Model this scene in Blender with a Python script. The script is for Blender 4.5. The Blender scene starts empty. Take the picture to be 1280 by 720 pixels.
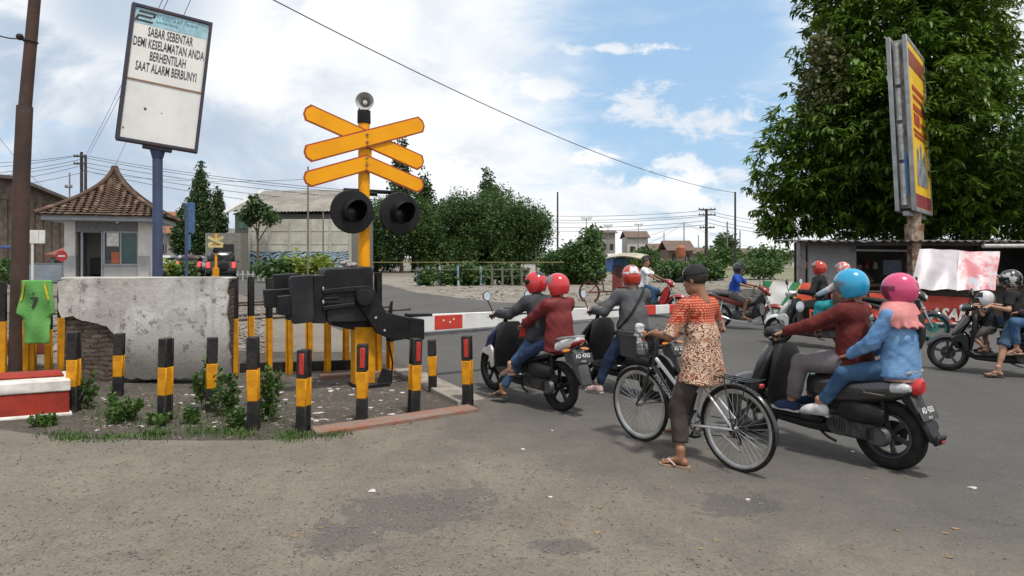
import bpy, bmesh, math, random
import numpy as np
from mathutils import Vector, Matrix

random.seed(7)
rng = np.random.default_rng(7)
R = math.radians
scene = bpy.context.scene
COL = scene.collection

# ------------------------------------------------------------------ camera
H, FPX, CX, CY = 1.72, 800.0, 640.0, 322.0
cam = bpy.data.cameras.new('camera')
cam.sensor_width = 36.0
cam.lens = FPX / 1280.0 * 36.0
cam.shift_y = -(360.0 - CY) / 1280.0
cam.clip_start, cam.clip_end = 0.05, 3000.0
cam_o = bpy.data.objects.new('camera', cam)
cam_o.location = (0, 0, H)
cam_o.rotation_euler = (R(90), 0, 0)
COL.objects.link(cam_o)
scene.camera = cam_o

# ------------------------------------------------------------------ light
SUN_EL, SUN_AZ = 68.0, 150.0      # azimuth clockwise from +Y (the view direction)
sun = bpy.data.lights.new('sun', 'SUN')
sun.energy, sun.angle, sun.color = 3.2, R(5), (1.0, 0.95, 0.88)
sun_o = bpy.data.objects.new('sun', sun)
sun_o.rotation_euler = (R(90 - SUN_EL), 0, R(180 - SUN_AZ))
COL.objects.link(sun_o)
scene.view_settings.view_transform = 'Standard'
scene.view_settings.look = 'None'
scene.view_settings.exposure = 0.16
scene.view_settings.gamma = 1.0
scene.view_settings.use_curve_mapping = False
scene.cycles.use_denoising = True
scene.cycles.max_bounces = 6
scene.cycles.transparent_max_bounces = 8


class NT:
    """tiny helper to write node trees as expressions"""
    def __init__(s, tree):
        s.t = tree
        s.n = tree.nodes
        s.l = tree.links

    def node(s, typ, **kw):
        n = s.n.new(typ)
        for k, v in kw.items():
            setattr(n, k, v)
        return n

    def put(s, sock, v):
        if hasattr(v, 'is_linked'):
            s.l.new(v, sock)
        elif v is not None:
            try:
                sock.default_value = v
            except Exception:
                sock.default_value = (v, v, v)

    def math(s, op, a, b=None, c=None, clamp=False):
        n = s.node('ShaderNodeMath', operation=op, use_clamp=clamp)
        s.put(n.inputs[0], a)
        if b is not None: s.put(n.inputs[1], b)
        if c is not None: s.put(n.inputs[2], c)
        return n.outputs[0]

    def smooth(s, x, a, b):
        n = s.node('ShaderNodeMapRange', interpolation_type='SMOOTHSTEP')
        s.put(n.inputs[0], x); s.put(n.inputs[1], a); s.put(n.inputs[2], b)
        return n.outputs[0]

    def mix(s, f, a, b, blend='MIX'):
        n = s.node('ShaderNodeMix', data_type='RGBA', blend_type=blend)
        s.put(n.inputs[0], f)
        s.put(n.inputs[6], a if hasattr(a, 'is_linked') else tuple(a)[:3] + (1,))
        s.put(n.inputs[7], b if hasattr(b, 'is_linked') else tuple(b)[:3] + (1,))
        return n.outputs[2]

    def noise(s, vec, scale, detail=4, rough=0.55, dist=0.0):
        n = s.node('ShaderNodeTexNoise')
        s.put(n.inputs['Vector'], vec)
        n.inputs['Scale'].default_value = scale
        n.inputs['Detail'].default_value = detail
        n.inputs['Roughness'].default_value = rough
        n.inputs['Distortion'].default_value = dist
        return n.outputs[0]

    def comb(s, x, y, z):
        n = s.node('ShaderNodeCombineXYZ')
        for i, v in enumerate((x, y, z)): s.put(n.inputs[i], v)
        return n.outputs[0]

    def sep(s, v):
        n = s.node('ShaderNodeSeparateXYZ')
        s.put(n.inputs[0], v)
        return n.outputs


# ------------------------------------------------------------------ sky
def build_world():
    w = bpy.data.worlds.new('World')
    scene.world = w
    w.use_nodes = True
    t = NT(w.node_tree)
    t.n.clear()
    out = t.node('ShaderNodeOutputWorld')
    bg = t.node('ShaderNodeBackground')
    sky = t.node('ShaderNodeTexSky')
    sky.sky_type = 'NISHITA'
    sky.sun_disc = False
    sky.sun_elevation = R(SUN_EL)
    sky.sun_rotation = R(SUN_AZ)
    sky.dust_density = 2.0
    sky.ozone_density = 1.6
    tc = t.node('ShaderNodeTexCoord')
    d = t.sep(tc.outputs['Generated'])
    x, y, z = d[0], d[1], d[2]
    za = t.math('MAXIMUM', z, 0.0)
    zz = t.math('ADD', za, 0.16)
    cu = t.comb(t.math('DIVIDE', x, zz), t.math('DIVIDE', y, zz), 0.0)     # cloud deck seen in perspective
    big = t.noise(cu, 0.55, 7, 0.58, 0.35)
    med = t.noise(cu, 1.5, 8, 0.62, 0.5)
    # azimuth tangent and elevation tangent of the view direction
    ya = t.math('MAXIMUM', y, 0.02)
    az = t.math('DIVIDE', x, ya)
    el = t.math('DIVIDE', z, ya)
    def blob(a0, e0, ra, re):
        da = t.math('DIVIDE', t.math('SUBTRACT', az, a0), ra)
        de = t.math('DIVIDE', t.math('SUBTRACT', el, e0), re)
        return t.math('SQRT', t.math('ADD', t.math('MULTIPLY', da, da), t.math('MULTIPLY', de, de)))
    front = t.smooth(y, 0.02, 0.1)
    # broken blue gap right of the middle of the view
    gap = t.math('SUBTRACT', 1.0, t.smooth(blob(0.27, 0.30, 0.40, 0.30), 0.25, 1.05))
    gap2 = t.math('SUBTRACT', 1.0, t.smooth(blob(-0.60, 0.40, 0.22, 0.14), 0.2, 1.0))
    cover = t.math('ADD', t.math('MULTIPLY', big, 0.6), t.math('MULTIPLY', med, 0.4))
    cover = t.math('SUBTRACT', t.math('ADD', cover, 0.115), t.math('MULTIPLY', t.math('MULTIPLY', gap, front), 0.25))
    cov = t.smooth(cover, 0.38, 0.60)
    cov = t.math('MAXIMUM', cov, t.math('MULTIPLY', t.smooth(z, 0.10, 0.0), 0.8))
    # cloud brightness: grey bellies on the left, white on the right
    dv = t.comb(az, t.math('MULTIPLY', el, 1.7), 0.0)
    belly = t.noise(dv, 2.6, 6, 0.55, 0.4)
    dark = t.smooth(belly, 0.42, 0.62)
    leftness = t.smooth(az, 0.05, -0.55)
    dk = t.math('MULTIPLY', dark, t.math('ADD', 0.25, t.math('MULTIPLY', leftness, 0.75)))
    dk = t.math('MAXIMUM', dk, t.math('MULTIPLY', t.math('MULTIPLY', gap2, front), 0.9))
    ccol = t.mix(dk, (0.93, 0.945, 0.96), (0.46, 0.55, 0.67))
    skyc = t.node('ShaderNodeVectorMath', operation='SCALE')
    t.l.new(sky.outputs[0], skyc.inputs[0])
    skyc.inputs['Scale'].default_value = 0.115
    blue = t.mix(0.55, skyc.outputs[0], (0.46, 0.72, 1.0))
    col = t.mix(cov, blue, ccol)
    # small cumulus heaps low in the blue
    puff = None
    nz = t.noise(dv, 13.0, 8, 0.66, 0.5)
    nz2 = t.noise(dv, 4.0, 4, 0.5, 0.0)
    for (px, py, rx, ry) in [(808, 132, 58, 30), (900, 152, 70, 28), (845, 205, 45, 20), (880, 222, 60, 22),
                             (800, 243, 110, 24), (840, 255, 90, 20), (650, 285, 60, 18), (1050, 12, 45, 24),
                             (955, 275, 45, 12), (700, 255, 60, 22), (745, 60, 80, 10), (680, 110, 90, 18), (560, 90, 70, 26), (620, 190, 80, 26), (760, 195, 40, 12)]:
        b = blob((px - CX) / FPX, (CY - py) / FPX, rx / FPX, ry / FPX)
        b = t.math('SUBTRACT', b, t.math('MULTIPLY', t.math('SUBTRACT', nz, 0.5), 3.6))
        b = t.math('SUBTRACT', b, t.math('MULTIPLY', t.math('SUBTRACT', nz2, 0.5), 1.4))
        pf = t.smooth(b, 1.05, 0.35)
        puff = pf if puff is None else t.math('MAXIMUM', puff, pf)
    puff = t.math('MULTIPLY', puff, front)
    pcol = t.mix(t.smooth(nz2, 0.40, 0.62), (0.74, 0.78, 0.84), (0.97, 0.97, 0.98))
    col = t.mix(t.math('MULTIPLY', puff, 0.92), col, pcol)
    t.l.new(col, bg.inputs[0])
    bg.inputs[1].default_value = 1.0
    t.l.new(bg.outputs[0], out.inputs[0])
    w.cycles.sampling_method = 'MANUAL'
    w.cycles.sample_map_resolution = 512


build_world()

# ------------------------------------------------------------------ places
RN = Vector((-0.66, 0.75, 0)).normalized()       # across the railway, away from the camera
RT = Vector((0.75, 0.66, 0)).normalized()        # along the railway, to the right
DD = Vector((-0.5, 0.866, 0))                    # along the road, away
PP = Vector((0.866, 0.5, 0))                     # across the road, to the right

S_CUTS = [-200, -60, -20, -5, 2, 6, 8, 9.5, 10, 10.5, 11, 11.5, 12, 12.5, 13, 13.5, 16, 20, 26, 40, 70, 120, 250, 500, 900, 1600]


def _gs(s):
    t = min(1, max(0, (s - 9.5) / 4.0))
    return 0.35 * t * t * (3 - 2 * t)


def gz(x, y):
    s = RN.x * x + RN.y * y
    if s <= S_CUTS[0]: return 0.0
    for a, b in zip(S_CUTS, S_CUTS[1:]):
        if s <= b:
            t = (s - a) / (b - a)
            return _gs(a) * (1 - t) + _gs(b) * t
    return 0.35


def gp(px, py, dz=0.0):
    """the ground point seen at a pixel of the 1280x720 photograph"""
    z = 0.0
    for _ in range(40):
        Y = (H - z) * FPX / max(py - CY, 1e-3)
        X = (px - CX) / FPX * Y
        z = 0.5 * z + 0.5 * (gz(X, Y) + dz)
    return Vector((X, Y, gz(X, Y)))


def at(px, Y, py=None):
    X = (px - CX) / FPX * Y
    return Vector((X, Y, gz(X, Y) if py is None else H - (py - CY) * Y / FPX))


def zpx(py, Y):
    return H - (py - CY) * Y / FPX


def heading(d):
    return math.atan2(-d[0], d[1])


# ------------------------------------------------------------------ materials
_M = {}


def mat(name, col, rough=0.6, metal=0.0, col2=None, nscale=8.0, namt=1.0, bump=0.0, bscale=None, coat=0.0,
        lo=0.35, hi=0.65, dirt=0.0, spec=0.5):
    if name in _M: return _M[name]
    m = bpy.data.materials.new(name)
    m.use_nodes = True
    t = NT(m.node_tree)
    b = t.n['Principled BSDF']
    tc = t.node('ShaderNodeTexCoord').outputs['Object']
    n = t.noise(tc, nscale, 5, 0.6)
    c2 = col2 if col2 else tuple(c * 0.72 for c in col)
    c = t.mix(t.math('MULTIPLY', t.smooth(n, lo, hi), namt), col, c2)
    if dirt:
        n2 = t.noise(tc, nscale * 0.37 + 1.3, 6, 0.7)
        c = t.mix(t.math('MULTIPLY', t.smooth(n2, 0.5, 0.75), dirt), c, (0.12, 0.10, 0.08))
    t.put(b.inputs['Base Color'], c)
    n3 = t.noise(tc, nscale * 1.7, 3, 0.6)
    t.put(b.inputs['Roughness'], t.math('ADD', rough - 0.07, t.math('MULTIPLY', n3, 0.14)))
    b.inputs['Metallic'].default_value = metal
    b.inputs['Specular IOR Level'].default_value = spec
    b.inputs['Coat Weight'].default_value = coat
    b.inputs['Coat Roughness'].default_value = 0.08
    if bump:
        bn = t.node('ShaderNodeBump')
        bn.inputs['Strength'].default_value = bump
        bn.inputs['Distance'].default_value = 0.02
        t.put(bn.inputs['Height'], t.noise(tc, bscale or nscale * 4, 6, 0.6))
        t.l.new(bn.outputs[0], b.inputs['Normal'])
    _M[name] = m
    return m


def emit_mat(name, col, strength):
    if name in _M: return _M[name]
    m = mat(name, col, 0.3)
    b = m.node_tree.nodes['Principled BSDF']
    b.inputs['Emission Color'].default_value = tuple(col) + (1,)
    b.inputs['Emission Strength'].default_value = strength
    return m


def glass_mat(name, col, alpha=0.6, rough=0.06):
    if name in _M: return _M[name]
    m = mat(name, col, rough)
    b = m.node_tree.nodes['Principled BSDF']
    b.inputs['Alpha'].default_value = alpha
    for l in list(m.node_tree.links):
        if l.to_socket == b.inputs['Roughness']: m.node_tree.links.remove(l)
    b.inputs['Roughness'].default_value = rough
    return m


def leaf_mat(name, col, col2, scale=0.8, transl=0.25, rough=0.5):
    if name in _M: return _M[name]
    m = bpy.data.materials.new(name)
    m.use_nodes = True
    t = NT(m.node_tree)
    b = t.n['Principled BSDF']
    out = t.n['Material Output']
    tc = t.node('ShaderNodeTexCoord').outputs['Object']
    n = t.noise(tc, scale, 3, 0.6)
    n2 = t.noise(tc, scale * 9, 2, 0.5)
    c = t.mix(t.smooth(n, 0.35, 0.65), col, col2)
    c = t.mix(t.math('MULTIPLY', t.smooth(n2, 0.35, 0.7), 0.5), c, tuple(min(1, v * 1.6) for v in col2))
    t.put(b.inputs['Base Color'], c)
    b.inputs['Roughness'].default_value = rough
    b.inputs['Specular IOR Level'].default_value = 0.35
    tr = t.node('ShaderNodeBsdfTranslucent')
    t.put(tr.inputs[0], c)
    mx = t.node('ShaderNodeMixShader')
    mx.inputs[0].default_value = transl
    t.l.new(b.outputs[0], mx.inputs[1])
    t.l.new(tr.outputs[0], mx.inputs[2])
    t.l.new(mx.outputs[0], out.inputs[0])
    _M[name] = m
    return m


# ------------------------------------------------------------------ mesh building
class MB:
    def __init__(s):
        s.v, s.f, s.m = [], [], []

    def add(s, verts, faces, mi=0):
        o = len(s.v)
        s.v.extend([tuple(p) for p in verts])
        for f in faces:
            s.f.append(tuple(i + o for i in f))
            s.m.append(mi)
        return s

    def mesh(s, verts, faces, mi=0):
        return s.add(verts, faces, mi)

    def box(s, c, size, rot=None, bevel=0.0, mi=0, seg=1):
        bm = bmesh.new()
        bmesh.ops.create_cube(bm, size=1.0)
        for v in bm.verts:
            v.co = Vector((v.co.x * size[0], v.co.y * size[1], v.co.z * size[2]))
        if bevel > 0:
            bmesh.ops.bevel(bm, geom=list(bm.edges), offset=min(bevel, min(size) * 0.45), segments=seg, affect='EDGES', profile=0.5)
        M = rot if rot is not None else Matrix.Identity(3)
        cv = Vector(c)
        bm.verts.index_update()
        s.add([M @ v.co + cv for v in bm.verts], [[v.index for v in f.verts] for f in bm.faces], mi)
        bm.free()
        return s

    def tube(s, pts, r, seg=8, cap=True, mi=0, sx=1.0, up=None):
        pts = [Vector(p) for p in pts]
        n = len(pts)
        rr = r if isinstance(r, (list, tuple)) else [r] * n
        verts, faces = [], []
        prev = None
        for i, p in enumerate(pts):
            d = (pts[min(i + 1, n - 1)] - pts[max(i - 1, 0)])
            d = d.normalized() if d.length > 1e-9 else Vector((0, 0, 1))
            if prev is None:
                ref = Vector(up) if up is not None else (Vector((0, 0, 1)) if abs(d.z) < 0.9 else Vector((1, 0, 0)))
                u = d.cross(ref)
                if u.length < 1e-6: u = d.cross(Vector((0, 1, 0)))
                u.normalize()
            else:
                u = prev - d * prev.dot(d)
                u.normalize()
            prev = u
            w = u.cross(d)
            for k in range(seg):
                a = 2 * math.pi * k / seg
                verts.append(p + u * (math.cos(a) * rr[i] * sx) + w * (math.sin(a) * rr[i]))
        for i in range(n - 1):
            for k in range(seg):
                k2 = (k + 1) % seg
                faces.append((i * seg + k, i * seg + k2, (i + 1) * seg + k2, (i + 1) * seg + k))
        if cap:
            faces.append(tuple(range(seg))[::-1])
            faces.append(tuple((n - 1) * seg + k for k in range(seg)))
        return s.add(verts, faces, mi)

    def ring(s, c, axis, Rad, r, seg=40, sub=8, mi=0, a0=0, a1=360, sx=1.0):
        """torus or arc of one"""
        c, ax = Vector(c), Vector(axis).normalized()
        u = ax.cross(Vector((0, 0, 1)))
        if u.length < 1e-6: u = Vector((1, 0, 0))
        u.normalize()
        w = u.cross(ax) if False else ax.cross(u)
        full = abs(a1 - a0) >= 359.9
        n = seg if full else seg + 1
        verts, faces = [], []
        for i in range(n):
            a = R(a0 + (a1 - a0) * i / seg)
            rad = u * math.cos(a) + w * math.sin(a)
            for k in range(sub):
                b = 2 * math.pi * k / sub
                verts.append(c + rad * (Rad + r * math.cos(b)) + ax * (r * sx * math.sin(b)))
        for i in range(seg):
            j = (i + 1) % n
            for k in range(sub):
                k2 = (k + 1) % sub
                faces.append((i * sub + k, j * sub + k, j * sub + k2, i * sub + k2))
        return s.add(verts, faces, mi)

    def lathe(s, prof, c=(0, 0, 0), axis=(0, 0, 1), seg=24, mi=0, closed=False):
        """prof: (radius, height) pairs"""
        c, ax = Vector(c), Vector(axis).normalized()
        u = ax.cross(Vector((0, 0, 1)))
        if u.length < 1e-6: u = Vector((1, 0, 0))
        u.normalize()
        w = ax.cross(u)
        verts, faces = [], []
        n = len(prof)
        for k in range(seg):
            a = 2 * math.pi * k / seg
            rad = u * math.cos(a) + w * math.sin(a)
            for (r, h) in prof:
                verts.append(c + rad * r + ax * h)
        for k in range(seg):
            k2 = (k + 1) % seg
            for i in range(n if closed else n - 1):
                i2 = (i + 1) % n
                faces.append((k * n + i, k2 * n + i, k2 * n + i2, k * n + i2))
        return s.add(verts, faces, mi)

    def loft(s, secs, seg=16, power=2.6, mi=0, cap=True):
        """secs: (centre, half_u, half_v, U, V); superellipse sections"""
        verts, faces = [], []
        for (c, hu, hv, U, V) in secs:
            c, U, V = Vector(c), Vector(U), Vector(V)
            for k in range(seg):
                a = 2 * math.pi * k / seg
                ca, sa = math.cos(a), math.sin(a)
                x = math.copysign(abs(ca) ** (2 / power), ca) * hu
                y = math.copysign(abs(sa) ** (2 / power), sa) * hv
                verts.append(c + U * x + V * y)
        n = len(secs)
        for i in range(n - 1):
            for k in range(seg):
                k2 = (k + 1) % seg
                faces.append((i * seg + k, i * seg + k2, (i + 1) * seg + k2, (i + 1) * seg + k))
        if cap:
            faces.append(tuple(range(seg))[::-1])
            faces.append(tuple((n - 1) * seg + k for k in range(seg)))
        return s.add(verts, faces, mi)

    def prism(s, poly, O, U, V, W, th, mi=0, bevel=0.0):
        """polygon in the (U,V) plane at O, thickness th along W centred"""
        bm = bmesh.new()
        O, U, V, W = Vector(O), Vector(U), Vector(V), Vector(W)
        vs = [bm.verts.new(O + U * a + V * b - W * (th / 2)) for a, b in poly]
        f = bm.faces.new(vs)
        ext = bmesh.ops.extrude_face_region(bm, geom=[f])
        for e in ext['geom']:
            if isinstance(e, bmesh.types.BMVert): e.co += W * th
        bmesh.ops.recalc_face_normals(bm, faces=bm.faces)
        if bevel:
            bmesh.ops.bevel(bm, geom=list(bm.edges), offset=bevel, segments=1, affect='EDGES', profile=0.5)
        bm.verts.index_update()
        s.add([v.co.copy() for v in bm.verts], [[v.index for v in f.verts] for f in bm.faces], mi)
        bm.free()
        return s

    def ball(s, c, rad, seg=12, mi=0):
        rx, ry, rz = rad if isinstance(rad, (tuple, list)) else (rad,) * 3
        c = Vector(c)
        verts, faces = [], []
        n = seg // 2
        for i in range(n + 1):
            th = math.pi * i / n
            for k in range(seg):
                a = 2 * math.pi * k / seg
                verts.append(c + Vector((rx * math.sin(th) * math.cos(a), ry * math.sin(th) * math.sin(a), rz * math.cos(th))))
        for i in range(n):
            for k in range(seg):
                k2 = (k + 1) % seg
                faces.append((i * seg + k, (i + 1) * seg + k, (i + 1) * seg + k2, i * seg + k2))
        return s.add(verts, faces, mi)

    def patch(s, c, rad, az, el, th=0.003, na=16, ne=8, mi=0, M=None):
        """piece of an ellipsoid shell; azimuth 0 = +Y (front), positive to +X"""
        c = Vector(c)
        M = M or Matrix.Identity(3)
        verts, faces = [], []
        for lay in (0, 1):
            for i in range(ne + 1):
                e = R(el[0] + (el[1] - el[0]) * i / ne)
                for k in range(na + 1):
                    a = R(az[0] + (az[1] - az[0]) * k / na)
                    d = Vector((math.sin(a) * math.cos(e), math.cos(a) * math.cos(e), math.sin(e)))
                    p = Vector((d.x * (rad[0] + lay * th), d.y * (rad[1] + lay * th), d.z * (rad[2] + lay * th)))
                    verts.append(M @ p + c)
        w = na + 1
        L = (ne + 1) * w
        for i in range(ne):
            for k in range(na):
                a = i * w + k
                faces.append((L + a, L + a + 1, L + a + w + 1, L + a + w)[::-1])
                faces.append((a, a + 1, a + w + 1, a + w))
        for k in range(na):
            faces.append((k, L + k, L + k + 1, k + 1)); t0 = ne * w
            faces.append((t0 + k, t0 + k + 1, L + t0 + k + 1, L + t0 + k))
        for i in range(ne):
            a, b = i * w, (i + 1) * w
            faces.append((a, b, L + b, L + a)); a += na; b += na
            faces.append((a, L + a, L + b, b))
        return s.add(verts, faces, mi)

    def xf(s, M):
        s.v = [tuple(M @ Vector(p)) for p in s.v]
        return s

    def join(s, o, mi=None):
        off = len(s.v)
        s.v.extend(o.v)
        for f, m in zip(o.f, o.m):
            s.f.append(tuple(i + off for i in f)); s.m.append(m if mi is None else mi)
        return s


def mk(name, mb, mats, parent=None, sharp=40, loc=None, rz=None):
    me = bpy.data.meshes.new(name)
    me.from_pydata(mb.v, [], mb.f)
    if not isinstance(mats, (list, tuple)): mats = [mats]
    for m in mats: me.materials.append(m)
    if len(mats) > 1:
        me.polygons.foreach_set('material_index', np.array(mb.m, dtype=np.int32))
    bm = bmesh.new()
    bm.from_mesh(me)
    bmesh.ops.recalc_face_normals(bm, faces=bm.faces)
    bm.to_mesh(me)
    bm.free()
    if sharp:
        me.polygons.foreach_set('use_smooth', np.ones(len(me.polygons), dtype=bool))
        me.set_sharp_from_angle(angle=R(sharp))
    me.update()
    o = bpy.data.objects.new(name, me)
    COL.objects.link(o)
    if parent is not None: o.parent = parent
    if loc is not None: o.location = loc
    if rz is not None: o.rotation_euler = (0, 0, rz)
    return o


def fastmesh(name, V, Fq, m, parent=None, smooth=False, loc=None):
    """V (n,3) array, Fq (k,4) quads array"""
    me = bpy.data.meshes.new(name)
    me.vertices.add(len(V))
    me.vertices.foreach_set('co', np.asarray(V, dtype=np.float32).ravel())
    k = Fq.shape[1]
    me.loops.add(Fq.size)
    me.loops.foreach_set('vertex_index', Fq.ravel().astype(np.int32))
    me.polygons.add(len(Fq))
    me.polygons.foreach_set('loop_start', np.arange(0, Fq.size, k, dtype=np.int32))
    me.update(calc_edges=True)
    me.validate()
    if smooth: me.polygons.foreach_set('use_smooth', np.ones(len(me.polygons), dtype=bool))
    me.materials.append(m)
    o = bpy.data.objects.new(name, me)
    COL.objects.link(o)
    if parent is not None: o.parent = parent
    if loc is not None: o.location = loc
    return o


def tag(o, label=None, cat=None, group=None, kind=None):
    if label: o['label'] = label
    if cat: o['category'] = cat
    if group: o['group'] = group
    if kind: o['kind'] = kind
    return o


def thing(name, label, cat, loc=(0, 0, 0), rz=0.0, group=None):
    o = bpy.data.objects.new(name, None)
    o.empty_display_size = 0.1
    COL.objects.link(o)
    o.location = loc
    o.rotation_euler = (0, 0, rz)
    return tag(o, label, cat, group)


def dup(root, loc, rz, label=None, group=None):
    r = root.copy(); COL.objects.link(r)
    r.location = loc; r.rotation_euler = (0, 0, rz)
    if label: r['label'] = label
    if group: r['group'] = group
    for ch in list(root.children):
        c = ch.copy(); COL.objects.link(c); c.parent = r
        for g in list(ch.children):
            d = g.copy(); COL.objects.link(d); d.parent = c
    return r


def text_mb(body, size, O, U, V, th=0.003, align='CENTER', squeeze=1.0, shear=0.0, bold=0.0):
    """flat lettering as mesh: baseline direction U, up V, origin O"""
    cu = bpy.data.curves.new('lettering', 'FONT')
    cu.body = body
    cu.size = size
    cu.align_x = align
    cu.extrude = th / 2
    cu.shear = shear
    cu.offset = bold
    cu.resolution_u = 2
    o = bpy.data.objects.new('lettering', cu)
    COL.objects.link(o)
    dg = bpy.context.evaluated_depsgraph_get()
    me = bpy.data.meshes.new_from_object(o.evaluated_get(dg))
    O, U, V = Vector(O), Vector(U).normalized(), Vector(V).normalized()
    W = U.cross(V)
    mb = MB()
    mb.add([O + U * (v.co.x * squeeze) + V * v.co.y + W * v.co.z for v in me.vertices], [tuple(p.vertices) for p in me.polygons])
    bpy.data.objects.remove(o)
    bpy.data.curves.remove(cu)
    bpy.data.meshes.remove(me)
    return mb


# ------------------------------------------------------------------ implicit surfaces
class SDF:
    def __init__(s):
        s.p = []       # primitives

    def seg(s, a, b, ra, rb=None, flat=None, k=0.03, capa=False, capb=False, sub=False):
        s.p.append((np.array(a, float), np.array(b, float), ra, ra if rb is None else rb, flat, k, capa, capb, sub))
        return s

    def ell(s, c, rad, k=0.02, M=None, sub=False):
        s.p.append(('e', np.array(c, float), np.array(rad, float), None if M is None else np.array(M), k, sub))
        return s

    def polygonise(s, h, wr=0.0, wf=9.0, seed=1, planes=(), clip=()):
        lo = np.full(3, 1e9); hi = -lo
        for p in s.p:
            if isinstance(p[0], str):
                if p[5]: continue
                r = p[2].max()
                lo = np.minimum(lo, p[1] - r); hi = np.maximum(hi, p[1] + r)
            else:
                if p[8]: continue
                r = max(p[2], p[3])
                lo = np.minimum(lo, np.minimum(p[0], p[1]) - r); hi = np.maximum(hi, np.maximum(p[0], p[1]) + r)
        lo -= 3 * h + wr; hi += 3 * h + wr
        n = np.ceil((hi - lo) / h).astype(int) + 1
        ax = [lo[i] + h * np.arange(n[i]) for i in range(3)]
        D = np.full(n, 1.0)
        for p in s.p:
            if isinstance(p[0], str):
                _, c, rad, M, k, sub = p
                r = rad.max() + k + 2 * h + wr
                b0, b1 = c - r, c + r
            else:
                a, b, ra, rb, flat, k, capa, capb, sub = p
                r = max(ra, rb) + k + 2 * h + wr
                b0, b1 = np.minimum(a, b) - r, np.maximum(a, b) + r
            i0 = np.clip(((b0 - lo) / h).astype(int), 0, n - 1); i1 = np.clip(((b1 - lo) / h).astype(int) + 2, 1, n)
            if np.any(i1 <= i0): continue
            X, Y, Z = np.meshgrid(ax[0][i0[0]:i1[0]], ax[1][i0[1]:i1[1]], ax[2][i0[2]:i1[2]], indexing='ij')
            P = np.stack([X, Y, Z], -1)
            if isinstance(p[0], str):
                q = P - c
                if M is not None: q = q @ M
                q = q / rad
                ln = np.linalg.norm(q, axis=-1)
                g = np.linalg.norm(q / rad, axis=-1) + 1e-9
                d = ln * (ln - 1.0) / g
            else:
                ba = b - a
                L2 = ba @ ba + 1e-12
                pa = P - a
                if flat is not None:
                    nn, kf = np.array(flat[0], float), flat[1]
                    nn = nn - ba * (nn @ ba) / L2
                    nn /= np.linalg.norm(nn) + 1e-9
                    pa = pa + (pa @ nn)[..., None] * nn * (1.0 / kf - 1.0)
                hh = np.clip((pa @ ba) / L2, 0, 1)
                d = np.linalg.norm(pa - hh[..., None] * ba, axis=-1) - (ra + (rb - ra) * hh)
                if flat is not None: d = d * min(1.0, flat[1] * 1.15)
                if capb: d = np.maximum(d, (P - b) @ (ba / math.sqrt(L2)))
                if capa: d = np.maximum(d, (P - a) @ (-ba / math.sqrt(L2)))
            sl = D[i0[0]:i1[0], i0[1]:i1[1], i0[2]:i1[2]]
            if sub:
                hh = np.clip(0.5 - 0.5 * (sl + d) / k, 0, 1)
                D[i0[0]:i1[0], i0[1]:i1[1], i0[2]:i1[2]] = sl * (1 - hh) - d * hh + k * hh * (1 - hh)
            else:
                hh = np.clip(0.5 + 0.5 * (sl - d) / k, 0, 1)
                D[i0[0]:i1[0], i0[1]:i1[1], i0[2]:i1[2]] = sl * (1 - hh) + d * hh - k * hh * (1 - hh)
        X, Y, Z = np.meshgrid(*ax, indexing='ij')
        if wr:
            r2 = np.random.default_rng(seed)
            wv = np.zeros_like(D)
            near = np.abs(D) < 0.06
            Q = np.stack([X[near], Y[near], Z[near]], -1)
            acc = np.zeros(len(Q))
            for j in range(9):
                v = r2.normal(size=3); v /= np.linalg.norm(v)
                f = wf * 2 * math.pi * r2.uniform(0.4, 1.3)
                ph = r2.uniform(0, 6.28)
                warp = 1.1 * np.sin(Q @ (r2.normal(size=3) * wf * 1.6) + ph)
                acc += (1 - np.abs(np.sin((Q @ v) * f * 0.5 + warp))) ** 2 * r2.uniform(0.5, 1)
            acc = acc / 9 - 0.22
            D[near] -= acc * wr * 2.2
        for (pt, nrm) in planes:
            nrm = np.array(nrm, float); nrm /= np.linalg.norm(nrm)
            D = np.maximum(D, (X - pt[0]) * nrm[0] + (Y - pt[1]) * nrm[1] + (Z - pt[2]) * nrm[2])
        for (c, half, rnd) in clip:     # rounded boxes taken away
            qx, qy, qz = np.abs(X - c[0]) - half[0], np.abs(Y - c[1]) - half[1], np.abs(Z - c[2]) - half[2]
            d = np.sqrt(np.maximum(qx, 0) ** 2 + np.maximum(qy, 0) ** 2 + np.maximum(qz, 0) ** 2) + np.minimum(np.maximum(qx, np.maximum(qy, qz)), 0) - rnd
            D = np.maximum(D, -d)
        D[0], D[-1] = np.maximum(D[0], h), np.maximum(D[-1], h)
        D[:, 0], D[:, -1] = np.maximum(D[:, 0], h), np.maximum(D[:, -1], h)
        D[:, :, 0], D[:, :, -1] = np.maximum(D[:, :, 0], h), np.maximum(D[:, :, -1], h)
        return surface_nets(D, lo, h)


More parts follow.
